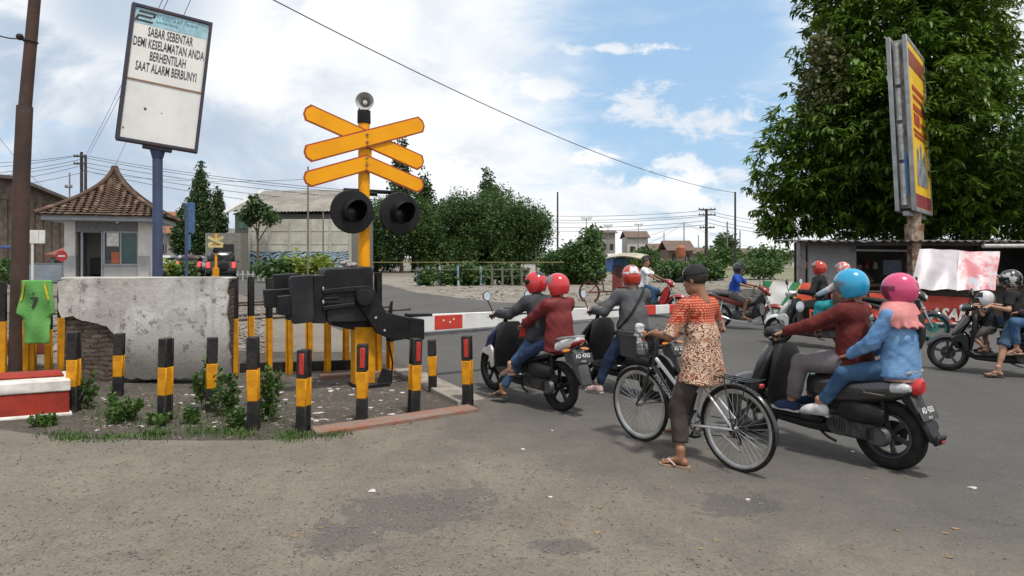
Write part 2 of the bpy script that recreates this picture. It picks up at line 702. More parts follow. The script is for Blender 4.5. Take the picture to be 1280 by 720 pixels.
def surface_nets(D, lo, h):
    nx, ny, nz = D.shape
    ins = D < 0
    cs = np.zeros((nx - 1, ny - 1, nz - 1), dtype=np.int8)
    cor = [(i, j, k) for i in (0, 1) for j in (0, 1) for k in (0, 1)]
    for (i, j, k) in cor:
        cs += ins[i:nx - 1 + i, j:ny - 1 + j, k:nz - 1 + k]
    act = np.argwhere((cs > 0) & (cs < 8))
    idx = np.full(cs.shape, -1, dtype=np.int64)
    idx[act[:, 0], act[:, 1], act[:, 2]] = np.arange(len(act))
    pos = np.zeros((len(act), 3)); cnt = np.zeros(len(act))
    vals = {c: D[act[:, 0] + c[0], act[:, 1] + c[1], act[:, 2] + c[2]] for c in cor}
    for c in cor:
        for a in range(3):
            if c[a]: continue
            e = list(c); e[a] = 1; e = tuple(e)
            v0, v1 = vals[c], vals[e]
            m = (v0 < 0) != (v1 < 0)
            t = np.zeros(len(act)); t[m] = v0[m] / (v0[m] - v1[m])
            q = np.tile(np.array(c, float), (len(act), 1)); q[:, a] += t
            pos[m] += q[m]; cnt[m] += 1
    V = lo + h * (act + pos / np.maximum(cnt, 1)[:, None])
    F = []
    for a in range(3):
        b, c = (a + 1) % 3, (a + 2) % 3
        s0 = [slice(None)] * 3; s1 = [slice(None)] * 3
        s0[a] = slice(0, -1); s1[a] = slice(1, None)
        A, B = ins[tuple(s0)], ins[tuple(s1)]
        e = np.argwhere(A != B)
        e = e[(e[:, b] > 0) & (e[:, c] > 0) & (e[:, b] < D.shape[b] - 1) & (e[:, c] < D.shape[c] - 1)]
        fl = A[e[:, 0], e[:, 1], e[:, 2]]
        q = []
        for (db, dc) in ((-1, -1), (0, -1), (0, 0), (-1, 0)):
            t = e.copy(); t[:, b] += db; t[:, c] += dc
            q.append(idx[t[:, 0], t[:, 1], t[:, 2]])
        q = np.stack(q, -1)
        q[~fl] = q[~fl][:, ::-1]
        F.append(q)
    F = np.concatenate(F)
    F = F[(F >= 0).all(axis=1)]
    return V, F


def join_arr(parts):
    Vs, Fs, o = [], [], 0
    for V, F in parts:
        Vs.append(V); Fs.append(F + o); o += len(V)
    return np.concatenate(Vs), np.concatenate(Fs)

# ================================================================== the setting
def ground_mat(name, c1, c2, c3, peb=0.35, sc=1.0, bump=0.6):
    m = bpy.data.materials.new(name); m.use_nodes = True
    t = NT(m.node_tree); b = t.n['Principled BSDF']
    tc = t.node('ShaderNodeTexCoord').outputs['Object']
    a = t.noise(tc, 0.35 * sc, 6, 0.62)
    f = t.noise(tc, 3.2 * sc, 7, 0.68)
    g = t.noise(tc, 26 * sc, 4, 0.7)
    c = t.mix(t.smooth(a, 0.38, 0.62), c1, c2)
    c = t.mix(t.math('MULTIPLY', t.smooth(f, 0.5, 0.72), 0.75), c, c3)
    vo = t.node('ShaderNodeTexVoronoi'); vo.inputs['Scale'].default_value = 16 * sc
    t.put(vo.inputs['Vector'], tc)
    st = t.math('MULTIPLY', t.smooth(vo.outputs['Distance'], 0.42, 0.2), t.smooth(g, 0.42, 0.6))
    c = t.mix(t.math('MULTIPLY', st, peb), c, (0.36, 0.34, 0.31))
    c = t.mix(t.math('MULTIPLY', t.smooth(g, 0.4, 0.75), 0.35), c, tuple(v * 0.45 for v in c2))
    t.put(b.inputs['Base Color'], c)
    b.inputs['Roughness'].default_value = 0.93
    b.inputs['Specular IOR Level'].default_value = 0.25
    bn = t.node('ShaderNodeBump'); bn.inputs['Strength'].default_value = bump; bn.inputs['Distance'].default_value = 0.03
    t.put(bn.inputs['Height'], t.math('ADD', t.math('MULTIPLY', f, 1.2), t.math('ADD', t.math('MULTIPLY', g, 0.6), st)))
    t.l.new(bn.outputs[0], b.inputs['Normal'])
    return m


def road_mat():
    m = bpy.data.materials.new('worn_asphalt'); m.use_nodes = True
    t = NT(m.node_tree); b = t.n['Principled BSDF']
    tc = t.node('ShaderNodeTexCoord').outputs['Object']
    p = t.sep(tc); x, y = p[0], p[1]
    n0 = t.noise(tc, 0.28, 5, 0.6, 0.3)
    n1 = t.noise(tc, 1.1, 7, 0.66, 0.4)
    n2 = t.noise(tc, 6.0, 6, 0.7)
    n3 = t.noise(tc, 42, 5, 0.8)
    n4 = t.noise(tc, 95, 3, 0.75)
    # trampled dust lies on the apron beside the lane, thinning out towards the wheel tracks
    side = t.math('ADD', t.math('MULTIPLY', x, 0.50), t.math('MULTIPLY', y, 0.55))
    side = t.math('ADD', side, t.math('MULTIPLY', t.math('SUBTRACT', n1, 0.5), 2.4))
    dust = t.smooth(side, 4.9, 2.0)
    asp = t.mix(t.smooth(n0, 0.35, 0.65), (0.088, 0.085, 0.080), (0.072, 0.070, 0.067))
    asp = t.mix(t.math('MULTIPLY', t.smooth(n2, 0.45, 0.8), 0.35), asp, (0.15, 0.145, 0.135))
    du = t.mix(t.smooth(n1, 0.35, 0.65), (0.205, 0.175, 0.140), (0.158, 0.136, 0.111))
    du = t.mix(t.math('MULTIPLY', t.smooth(n2, 0.46, 0.72), 0.55), du, (0.115, 0.106, 0.096))
    c = t.mix(dust, asp, du)
    # two old bitumen patches
    def patch(cx, cy, rx, ry, lo=0.75, hi=1.05):
        dx = t.math('DIVIDE', t.math('SUBTRACT', x, cx), rx); dy = t.math('DIVIDE', t.math('SUBTRACT', y, cy), ry)
        r = t.math('SQRT', t.math('ADD', t.math('MULTIPLY', dx, dx), t.math('MULTIPLY', dy, dy)))
        r = t.math('ADD', r, t.math('MULTIPLY', t.math('SUBTRACT', n1, 0.5), 2.6))
        r = t.math('ADD', r, t.math('MULTIPLY', t.math('SUBTRACT', n2, 0.5), 3.4))
        return t.smooth(r, hi, lo)
    pm = None
    for (px, py, rx, ry) in [(525, 636, 0.55, 0.36), (495, 655, 0.32, 0.14), (430, 672, 0.24, 0.22), (700, 684, 0.18, 0.10), (935, 632, 0.30, 0.24)]:
        q = gp(px, py)
        k = patch(q.x, q.y, rx, ry)
        pm = k if pm is None else t.math('MAXIMUM', pm, k)
    c = t.mix(t.math('MULTIPLY', pm, 0.6), c, (0.068, 0.066, 0.065))
    # grit
    gk = t.math('ADD', 0.35, t.math('MULTIPLY', dust, 0.65))
    c = t.mix(t.math('MULTIPLY', t.math('MULTIPLY', t.smooth(n3, 0.47, 0.66), 0.5), gk), c, (0.050, 0.046, 0.041))
    c = t.mix(t.math('MULTIPLY', t.math('MULTIPLY', t.smooth(n4, 0.54, 0.68), 0.42), gk), c, (0.33, 0.305, 0.27))
    vo = t.node('ShaderNodeTexVoronoi'); vo.inputs['Scale'].default_value = 1.1; vo.feature = 'DISTANCE_TO_EDGE'
    dv = t.node('ShaderNodeVectorMath', operation='ADD'); t.l.new(tc, dv.inputs[0])
    t.put(dv.inputs[1], t.comb(t.math('MULTIPLY', n2, 0.6), t.math('MULTIPLY', n1, 0.8), 0.0)); t.l.new(dv.outputs[0], vo.inputs['Vector'])
    crack = t.math('MULTIPLY', t.smooth(vo.outputs['Distance'], 0.012, 0.003), t.smooth(n1, 0.5, 0.62))
    c = t.mix(t.math('MULTIPLY', crack, 0.35), c, (0.05, 0.046, 0.042))
    t.put(b.inputs['Base Color'], c)
    t.put(b.inputs['Roughness'], t.math('SUBTRACT', 0.92, t.math('MULTIPLY', pm, 0.12)))
    b.inputs['Specular IOR Level'].default_value = 0.3
    bn = t.node('ShaderNodeBump'); bn.inputs['Strength'].default_value = 0.9; bn.inputs['Distance'].default_value = 0.014
    hgt = t.math('ADD', t.math('MULTIPLY', n2, 1.0), t.math('ADD', t.math('MULTIPLY', n3, 0.7), t.math('MULTIPLY', n4, 0.4)))
    t.put(bn.inputs['Height'], hgt)
    t.l.new(bn.outputs[0], b.inputs['Normal'])
    return m


def sheet(name, poly, m, off, jag=0.0, step=0.5, kind='structure'):
    """a sheet lying on the terrain, ragged along its edge"""
    pts = []
    n = len(poly)
    r = random.Random(len(name) * 13 + n)
    for i in range(n):
        a, b = Vector((poly[i][0], poly[i][1], 0)), Vector((poly[(i + 1) % n][0], poly[(i + 1) % n][1], 0))
        L = (b - a).length
        k = max(1, min(60, int(L / step))) if jag else 1
        for j in range(k):
            q = a.lerp(b, j / k)
            if jag and 0 < j: q += Vector((r.uniform(-jag, jag), r.uniform(-jag, jag), 0))
            pts.append(q)
    bm = bmesh.new()
    from mathutils.geometry import delaunay_2d_cdt
    cv, _, cf, *_r = delaunay_2d_cdt([p.to_2d() for p in pts], [], [list(range(len(pts)))], 1, 1e-4)
    bv = [bm.verts.new((p.x, p.y, 0)) for p in cv]
    for fc in cf: bm.faces.new([bv[i] for i in fc])
    for s in S_CUTS[1:-1]:
        bmesh.ops.bisect_plane(bm, geom=bm.verts[:] + bm.edges[:] + bm.faces[:], plane_co=RN * s, plane_no=RN, dist=1e-5)
    for v in bm.verts: v.co.z = gz(v.co.x, v.co.y) + off
    bm.normal_update()
    bmesh.ops.reverse_faces(bm, faces=[fc for fc in bm.faces if fc.normal.z < 0])
    me = bpy.data.meshes.new(name); bm.to_mesh(me); bm.free()
    me.materials.append(m)
    o = bpy.data.objects.new(name, me); COL.objects.link(o)
    if kind: o['kind'] = kind
    return o


def P2(*a): return [(p.x, p.y) for p in (gp(*q) for q in a)]


g = MB()
TCUT = (-1800, -600, -200, -80, -40, -20, -10, 0, 10, 20, 40, 80, 200, 600, 1800)
NT_ = len(TCUT)
for s in S_CUTS:
    for tt in TCUT:
        q = RN * s + RT * tt
        g.v.append((q.x, q.y, _gs(s)))
for i in range(len(S_CUTS) - 1):
    for j in range(NT_ - 1):
        a = i * NT_ + j
        g.f.append((a, a + 1, a + NT_ + 1, a + NT_)); g.m.append(0)
g_o = tag(mk('ground', g, ground_mat('dry_earth', (0.20, 0.175, 0.145), (0.145, 0.125, 0.10), (0.25, 0.225, 0.19)), sharp=0), kind='structure')
if g_o.data.polygons[0].normal.z < 0: g_o.data.flip_normals()

ASPH = road_mat()
road_poly = ([(-60, -12), (70, -12), (70, 25), (30, 21.0), (12.6, 17.4), (7.2, 16.3)] +
             P2((1000, 380), (900, 381), (740, 385), (620, 378), (520, 366), (470, 353)) +
             [(-9.5, 33), (-22, 58), (-66, 125), (-76, 122), (-28.5, 57), (-19.6, 40.5), (-12.2, 27.4)] +
             P2((395, 402), (488, 440), (520, 470), (600, 511), (395, 546), (330, 551), (100, 549), (-10, 536)) + [(-60, 8.0)])
sheet('road', road_poly, ASPH, 0.006, jag=0.05, step=0.35)

sand = ground_mat('pale_sandy_dirt', (0.245, 0.22, 0.185), (0.195, 0.172, 0.142), (0.155, 0.135, 0.11), 0.5)
sheet('dirt_lot', P2((470, 353), (520, 366), (620, 378), (740, 385), (900, 381), (1000, 380)) + [(18, 44), (4, 52), (-11, 46), (-9.5, 33)], sand, 0.005, jag=0.2, step=0.8)
soil = ground_mat('dark_soil', (0.105, 0.09, 0.075), (0.075, 0.064, 0.053), (0.20, 0.18, 0.155), 0.9, 1.6, 1.0)
sheet('soil_verge', P2((-60, 540), (-10, 536), (100, 549), (330, 551), (395, 546), (600, 511), (520, 470), (488, 440), (300, 440), (80, 455), (-60, 460)), soil, 0.007, jag=0.03)
ballast = ground_mat('crushed_stone', (0.24, 0.225, 0.205), (0.17, 0.155, 0.14), (0.32, 0.30, 0.275), 0.9, 1.2, 1.0)
bed = []
for tt in range(-60, -1, 4): bed.append(RN * 13.1 + RT * tt)
bed = [RN * 13.1 + RT * -60, RN * 13.1 + RT * -7.3, RN * 21 + RT * -9.5, RN * 21 + RT * -60]
sheet('track_bed', [(b.x, b.y) for b in bed], ballast, 0.004, jag=0.12, step=0.6)
field = ground_mat('rough_field', (0.13, 0.15, 0.07), (0.20, 0.185, 0.13), (0.10, 0.13, 0.045), 0.2, 0.5)
sheet('field', [(18, 44), (9, 24), (7.6, 20), (60, 26), (260, 160), (120, 420), (-40, 420), (4, 52)], field, 0.003, jag=0.4, step=2)
lawn = ground_mat('verge_grass', (0.085, 0.12, 0.035), (0.14, 0.14, 0.06), (0.06, 0.09, 0.025), 0.1, 0.8)
sheet('grass_verge', [(-16, 39.5), (-10.2, 33.5), (-9.2, 41), (-14, 47)], lawn, 0.009, jag=0.3, step=1.0)

# kerb round the barrier machine
kr = mat('red_kerb_paint', (0.25, 0.10, 0.065), 0.85, col2=(0.20, 0.15, 0.12), nscale=5, bump=0.4, dirt=0.6)
kc = mat('kerb_concrete', (0.30, 0.27, 0.235), 0.9, col2=(0.20, 0.175, 0.15), nscale=4, bump=0.5, dirt=0.5)
def kerb(name, a, b, w, h, m):
    a, b = Vector((a.x, a.y, 0)), Vector((b.x, b.y, 0))
    d = (b - a).normalized()
    mb = MB().box((a + b) / 2 + Vector((0, 0, h / 2 - 0.05)), ((b - a).length, w, h + 0.1), Matrix.Rotation(math.atan2(d.y, d.x), 3, 'Z'), 0.012)
    return tag(mk(name, mb, m), kind='structure')
kerb('kerb', gp(392, 543), gp(592, 513), 0.24, 0.05, kr)
kerb('kerb', gp(590, 507), gp(505, 466), 0.34, 0.07, kc)
kerb('kerb', gp(500, 466), gp(400, 474), 0.16, 0.06, kr)

# ------------------------------------------------------------------ railway
steel = mat('rail_steel', (0.20, 0.165, 0.14), 0.55, 0.6, (0.13, 0.09, 0.065), 6)
wood = mat('old_sleeper_wood', (0.12, 0.10, 0.085), 0.9, col2=(0.075, 0.06, 0.05), nscale=9, bump=0.5)
for s0, lab in ((14.2, 'nearer railway track crossing the road behind the barrier machine'), (18.5, 'farther railway track running past the little guard house')):
    tr = thing('railway_track', lab, 'railway track', RN * s0 + Vector((0, 0, 0.35)), math.atan2(RT.y, RT.x), 'railway tracks over the crossing')
    for k in (0, 1.067):
        mb = MB()
        mb.box((-26, k, 0.045), (70, 0.07, 0.03), bevel=0.006)
        mb.box((-26, k, 0.005), (70, 0.02, 0.06))
        mb.box((-26, k, -0.026), (70, 0.13, 0.012))
        mk('rail', mb, steel, tr)
    sl = MB().box((0, 0, 0), (0.22, 1.9, 0.12), bevel=0.012)
    me = None
    for i in range(34):
        if me is None:
            o = mk('sleeper', sl, wood, tr); me = o
        else:
            o = me.copy(); COL.objects.link(o); o.parent = tr
        o.location = (-8.0 - i * 0.62, 0.53, -0.085 + random.uniform(-.01, .01))
    mb = MB()
    for k in (-0.32, 0.24, 0.53, 0.82, 1.38): mb.box((-0.9, k, 0.005), (8.2, 0.20, 0.05), bevel=0.01)
    mk('crossing_plank', mb, mat('crossing_deck', (0.115, 0.105, 0.095), 0.9, col2=(0.16, 0.145, 0.13), nscale=3, bump=0.5), tr)

# ------------------------------------------------------------------ foliage
def quads_leaves(C, N_out, size, n_per, spread, flat=0.5, seed=1):
    """small leaf faces scattered round clump centres C (n,3)"""
    r = np.random.default_rng(seed)
    n = len(C) * n_per
    base = np.repeat(C, n_per, 0) + r.normal(size=(n, 3)) * spread
    d = r.normal(size=(n, 3)); d[:, 2] = d[:, 2] * 0.6 - flat
    d += np.repeat(N_out, n_per, 0) * 0.9
    d /= np.linalg.norm(d, axis=1)[:, None]
    w = np.cross(d, r.normal(size=(n, 3))); w /= np.linalg.norm(w, axis=1)[:, None] + 1e-9
    s = size * r.uniform(0.6, 1.4, (n, 1))
    V = np.stack([base, base + d * s * 0.55 + w * s * 0.32, base + d * s, base + d * s * 0.5 - w * s * 0.32], 1).reshape(-1, 3)
    F = np.arange(n * 4).reshape(n, 4)
    return V, F


def crown_points(blobs, n, seed, shell=0.55, hole=0.18):
    """clump centres inside a union of ellipsoids, mostly near its skin"""
    r = np.random.default_rng(seed)
    w = np.array([b[3] * b[4] + b[3] * b[5] + b[4] * b[5] for b in blobs], float); w /= w.sum()
    pick = r.choice(len(blobs), n, p=w)
    B = np.array(blobs, float)[pick]
    d = r.normal(size=(n, 3)); d /= np.linalg.norm(d, axis=1)[:, None]
    rad = shell + (1 - shell) * r.random((n, 1)) ** 0.6
    rough = 1 + 0.15 * np.sin(d[:, :1] * 7 + B[:, :1] * 3) * np.sin(d[:, 1:2] * 6 + B[:, 2:3] * 2) + 0.08 * np.sin(d[:, 2:3] * 11 + B[:, 1:2])
    P = B[:, :3] + d * B[:, 3:6] * rad * rough
    # holes where no twig grows
    hv = np.sin(P[:, 0] * 2.9 / hs + 1.3) * np.sin(P[:, 1] * 2.3 / hs) * np.sin(P[:, 2] * 2.7 / hs + 0.7) if False else None
    return P, d


def trunk_mb(base, top, r0, r1, limbs=(), seed=1, seg=10):
    rr = random.Random(seed)
    mb = MB()
    base, top = Vector(base), Vector(top)
    n = 6
    pts = [base.lerp(top, i / n) + Vector((rr.uniform(-1, 1), rr.uniform(-1, 1), 0)) * r0 * 0.35 * (0 < i < n) for i in range(n + 1)]
    mb.tube(pts, [r0 * 1.35] + [r0 + (r1 - r0) * i / n for i in range(1, n + 1)], seg)
    for (t0, end, rl) in limbs:
        s = base.lerp(top, t0); e = Vector(end)
        mid = s.lerp(e, 0.5) + Vector((rr.uniform(-.2, .2), rr.uniform(-.2, .2), 0.12)) * (e - s).length * 0.5
        q = [s, s.lerp(mid, 0.5) + Vector((0, 0, 0.02)), mid, mid.lerp(e, 0.6), e]
        mb.tube(q, [rl, rl * 0.85, rl * 0.65, rl * 0.4, rl * 0.15], 7)
    return mb


BARK = mat('tree_bark', (0.13, 0.105, 0.08), 0.95, col2=(0.07, 0.055, 0.042), nscale=7, bump=0.8)
LEAF_DARK = leaf_mat('dark_leaves', (0.028, 0.064, 0.016), (0.058, 0.110, 0.026), 0.5, 0.25)
LEAF_MID = leaf_mat('mid_leaves', (0.035, 0.075, 0.018), (0.065, 0.12, 0.030), 0.6, 0.25)
LEAF_WEEP = leaf_mat('weeping_leaves', (0.022, 0.048, 0.014), (0.042, 0.080, 0.022), 0.7, 0.2)
LEAF_MANGO = leaf_mat('mango_leaves', (0.040, 0.092, 0.010), (0.098, 0.17, 0.020), 0.55, 0.30, 0.42)
LEAF_WEED = leaf_mat('weed_leaves', (0.040, 0.085, 0.018), (0.075, 0.13, 0.030), 3.0, 0.3)
LEAF_YEL = leaf_mat('yellow_green_leaves', (0.14, 0.20, 0.035), (0.22, 0.27, 0.05), 1.5, 0.3)


def tree(name, label, cat, base, blobs, n_cl, size, n_per, spread, m, trunk=None, group=None, seed=1, flat=0.4, shell=0.55):
    """blobs relative to base"""
    t = thing(name, label, cat, base, 0, group)
    P, d = crown_points(blobs, n_cl, seed, shell)
    V, F = quads_leaves(P, d, size, n_per, spread, flat, seed)
    fastmesh('crown', V, F, m, t)
    if trunk:
        limbs = [(random.uniform(0.5, 0.95), tuple(np.array(b[:3]) + rng.normal(size=3) * np.array(b[3:6]) * 0.2), trunk[1] * 0.5) for b in blobs[:7]]
        mk('trunk', trunk_mb((0, 0, -0.05), trunk[0], trunk[1], trunk[1] * 0.5, limbs, seed), BARK, t)
    return t


def scr(px, py, Y, base):
    """a point seen at a pixel at depth Y, relative to base"""
    p = at(px, Y, py)
    return (p.x - base.x, p.y - base.y, p.z - base.z)


# the mango tree behind the stalls
def mango():
    Y0 = 21.0
    base = at(1150, Y0)
    t = thing('mango_tree', 'big mango tree with drooping leaves behind the roadside stall', 'tree', base)
    k = Y0 / FPX
    spec = [(1135, 30, 118, 95, 0), (1060, 80, 62, 70, -.6), (1012, 205, 70, 78, -.8), (985, 262, 40, 42, -.6), (1075, 190, 85, 95, -1.3), (1130, 140, 100, 100, -1.2),
            (1188, 85, 66, 88, -.6), (1205, 190, 95, 95, -1.2), (1265, 255, 75, 60, -.8), (1150, 250, 95, 62, -1.0), (1060, 262, 62, 42, -.9),
            (1100, -40, 110, 80, .3), (1190, -20, 66, 66, .3), (1232, 85, 36, 50, 0), (1300, 215, 60, 70, .5), (1330, 300, 60, 50, 0), (1110, 205, 110, 110, 2.0), (1220, 230, 90, 80, 2.0)]
    blobs = []
    for (px, py, rx, ry, dy) in spec:
        c = scr(px, py, Y0 + dy, base)
        blobs.append((*c, rx * k, min(rx, ry) * k * 1.05, ry * k))
    P, d = crown_points(blobs, 10500, 5, 0.5)
    keep = P[:, 2] > 2.25
    P, d = P[keep], d[keep]
    r = np.random.default_rng(11)
    n, q = len(P), 11
    az = r.uniform(0, 2 * np.pi, (n, q)) ; dr = r.uniform(0.05, 1.25, (n, q))
    L = r.uniform(0.20, 0.36, (n, q)); W = L * r.uniform(0.115, 0.17, (n, q))
    out = np.stack([np.cos(az), np.sin(az), np.zeros_like(az)], -1)
    out = out + d[:, None, :] * 0.35 * np.array([1, 1, 0])
    out /= np.linalg.norm(out, axis=-1)[..., None]
    side = np.stack([-out[..., 1], out[..., 0], np.zeros_like(az)], -1)
    side = side + np.array([0, 0, 1.0]) * r.uniform(-.5, .5, (n, q, 1))
    up = np.array([0, 0, 1.0])
    b = P[:, None, :] + r.normal(size=(n, q, 3)) * 0.05
    m1 = b + out * (L * np.cos(dr * 0.5) * 0.5)[..., None] - up * (L * np.sin(dr * 0.5) * 0.5)[..., None]
    m2 = m1 + out * (L * np.cos(dr) * 0.55)[..., None] - up * (L * np.sin(dr) * 0.55)[..., None]
    w = W[..., None]
    V = np.stack([b - side * w * .25, b + side * w * .25, m1 + side * w, m1 - side * w, m2 + side * w * .12, m2 - side * w * .12], 2).reshape(-1, 3)
    o = np.arange(n * q)[:, None] * 6
    F = np.concatenate([o + np.array([[0, 1, 2, 3]]), o + np.array([[3, 2, 4, 5]])])
    fastmesh('crown', V, F, LEAF_MANGO, t)
    limbs = []
    for b_ in blobs:
        limbs.append((random.uniform(0.45, 0.95), b_[:3], 0.13))
    mk('trunk', trunk_mb((0, 0, -.1), (0.2, 0.2, 4.6), 0.34, 0.2, limbs, 3, 12), BARK, t)
    # the dry brown bough at the left
    P2_, d2 = crown_points([(*scr(1035, 105, Y0 - 1.6, base), 30 * k, 30 * k, 62 * k)], 150, 8, 0.35)
    V, F = quads_leaves(P2_, d2, 0.15, 9, 0.11, 0.9, 4)
    fastmesh('dry_bough', V, F, leaf_mat('dry_mango_leaves', (0.055, 0.070, 0.018), (0.095, 0.085, 0.032), 2.0, 0.2), t)
mango()

# far row of dark trees beyond the crossing (each its own tree)
row = [(470, 62, 250, 30, 'broad dark tree directly behind the crossing signal lamps'),
       (517, 60, 248, 34, 'dark leafy tree right of the signal lamps, first of the far row'),
       (556, 64, 244, 34, 'dense dark green tree second from the left in the far row'),
       (590, 60, 242, 32, 'rounded dark tree in the middle of the far row'),
       (628, 63, 240, 34, 'tall bushy dark tree right of the columnar one in the far row'),
       (655, 60, 250, 22, 'dark tree at the right end of the far row')]
for i, (px, Y, ty, rx, lab) in enumerate(row):
    base = at(px, Y)
    k = Y / FPX
    hgt = (322 - ty)
    bl = []
    ty += (0, -4, 3, 0, -8, 0)[i]
    r_ = random.Random(i + 40)
    for j in range(20):
        yy = ty + 14 + (308 - ty) * (j / 19); xx = px + r_.uniform(-1, 1) * rx * (0.55 if yy < ty + 25 else 1.05)
        rr = r_.uniform(12, 20)
        bl.append((*scr(xx, yy, Y + r_.uniform(-2, 1.5), base), rr * k, rr * k, rr * k * r_.uniform(0.8, 1.2)))
    tree('dense_tree', lab, 'tree', base, bl, 2500, 0.20, 9, 0.24, LEAF_DARK if i % 2 else LEAF_MID if i == 2 else LEAF_DARK, ((0, 0, 4.0), 0.22), 'far row of dark trees beyond the crossing', 20 + i)
for i, (px, Y, ty, rx, lab) in enumerate([(502, 58, 164, 12, 'tall thin columnar tree rising behind the yellow crossbuck'),
                                     (611, 66, 212, 11, 'tall columnar tree topping the middle of the far row'),
                                     (530, 62, 212, 9, 'shorter columnar tree just right of the crossbuck arms')]):
    base = at(px, Y); k = Y / FPX
    bl = []
    for j in range(12):
        f = j / 11
        bl.append((*scr(px + random.uniform(-2, 2), ty + 8 + (300 - ty) * f, Y, base), (3 + rx * min(1, f * 2.2 + .15)) * k, (3 + rx * min(1, f * 2 + .15)) * k, 13 * k))
    tree('columnar_tree', lab, 'tree', base, bl, 600, 0.26, 9, 0.16, LEAF_WEEP, ((0, 0, 6), 0.16), 'columnar trees beyond the crossing', 60 + i, 1.1)
# weeping conical trees on the left
for i, (px, Y, ty, rx, lab) in enumerate([(250, 50, 202, 12, 'tall pointed weeping evergreen behind the queue of cars'),
                                          (272, 52, 236, 7, 'shorter weeping evergreen beside the white gabled hall'),
                                          (229, 54, 258, 9, 'low dark evergreen left of the pointed weeping one')]):
    base = at(px, Y); k = Y / FPX
    bl = []
    for j in range(14):
        f = j / 13
        bl.append((*scr(px + random.uniform(-3, 3) * f, ty + 6 + (300 - ty) * f, Y, base), (1.5 + rx * min(1, f * 1.9)) * k, (1.5 + rx * min(1, f * 1.9)) * k, 10 * k))
    tree('weeping_evergreen', lab, 'tree', base, bl, 1400, 0.19, 9, 0.13, LEAF_WEEP, ((0, 0, 6), 0.2), 'weeping evergreens on the left', 70 + i, 1.6)
base = at(322, 40)
k = 40 / FPX
tree('small_palm_like_tree', 'small feathery tree in front of the graffiti hall', 'tree', base,
     [(*scr(322, 262, 40, base), 14 * k, 13 * k, 6 * k), (*scr(311, 272, 40, base), 9 * k, 9 * k, 6 * k), (*scr(336, 270, 40, base), 10 * k, 9 * k, 7 * k), (*scr(321, 250, 40, base), 5 * k, 5 * k, 7 * k)],
     190, 0.24, 7, 0.12, LEAF_WEEP, ((0, 0, 3.2), 0.10), None, 81, 0.7)

# bushes
for i, (px, py, Y, rx, ry, nn, mm, lab) in enumerate([
        (722, 326, 33, 36, 21, 1100, LEAF_MID, 'large green bush beyond the white barrier arm'),
        (737, 302, 34, 9, 12, 160, LEAF_MID, 'leafy top shoot standing behind the large bush'),
        (692, 328, 34, 12, 12, 200, LEAF_DARK, 'small dark bush left of the large bush'),
        (848, 338, 36, 26, 7, 360, LEAF_MID, 'low green shrub behind the seated rider in white'),
        (880, 338, 38, 20, 7, 260, LEAF_MID, 'low shrub left of the black pole by the field'),
        (805, 323, 70, 18, 5, 200, LEAF_DARK, 'dark thicket in front of the far roofs'),
        (780, 328, 60, 14, 4, 120, LEAF_MID, 'small thicket beside the far white shed'),
        (905, 322, 75, 26, 5, 200, LEAF_MID, 'green thicket behind the electricity pole'),
        (960, 322, 80, 30, 8, 180, LEAF_MID, 'thin green scrub at the far right of the field'),
        (950, 335, 40, 26, 5, 140, LEAF_MID, 'low weeds growing along the field edge'),
        (905, 285 + 25, 110, 10, 14, 120, LEAF_DARK, 'far dark tree between the roofs and the pole')]):
    base = at(px, Y); k = Y / FPX
    r_ = random.Random(i)
    bl = [(*scr(px + r_.uniform(-.6, .6) * rx, py + r_.uniform(-.5, .6) * ry, Y + r_.uniform(-1, 1), base), rx * k * .5, rx * k * .5, ry * k * .6) for _ in range(9)]
    tree('bush', lab, 'bush', base, bl, nn * 2, 0.0050 * Y, 8, 0.005 * Y, mm, ((0, 0, 0.5), 0.06), 'bushes beyond the crossing', 90 + i)

# ------------------------------------------------------------------ far houses, roofs, poles
ROOF = mat('old_roof_tiles', (0.15, 0.095, 0.07), 0.9, col2=(0.10, 0.075, 0.06), nscale=2.5, bump=0.5, bscale=9)
WALLG = mat('grey_wall', (0.30, 0.28, 0.26), 0.9, col2=(0.21, 0.19, 0.175), nscale=1.5, dirt=0.5)
WALLW = mat('whitewashed_wall', (0.55, 0.53, 0.49), 0.9, col2=(0.42, 0.40, 0.36), nscale=1.2, dirt=0.5)
BRICKW = mat('bare_brick_wall', (0.19, 0.12, 0.09), 0.95, col2=(0.14, 0.10, 0.08), nscale=3, bump=0.4)
DARKW = mat('dark_opening', (0.02, 0.02, 0.022), 0.5)


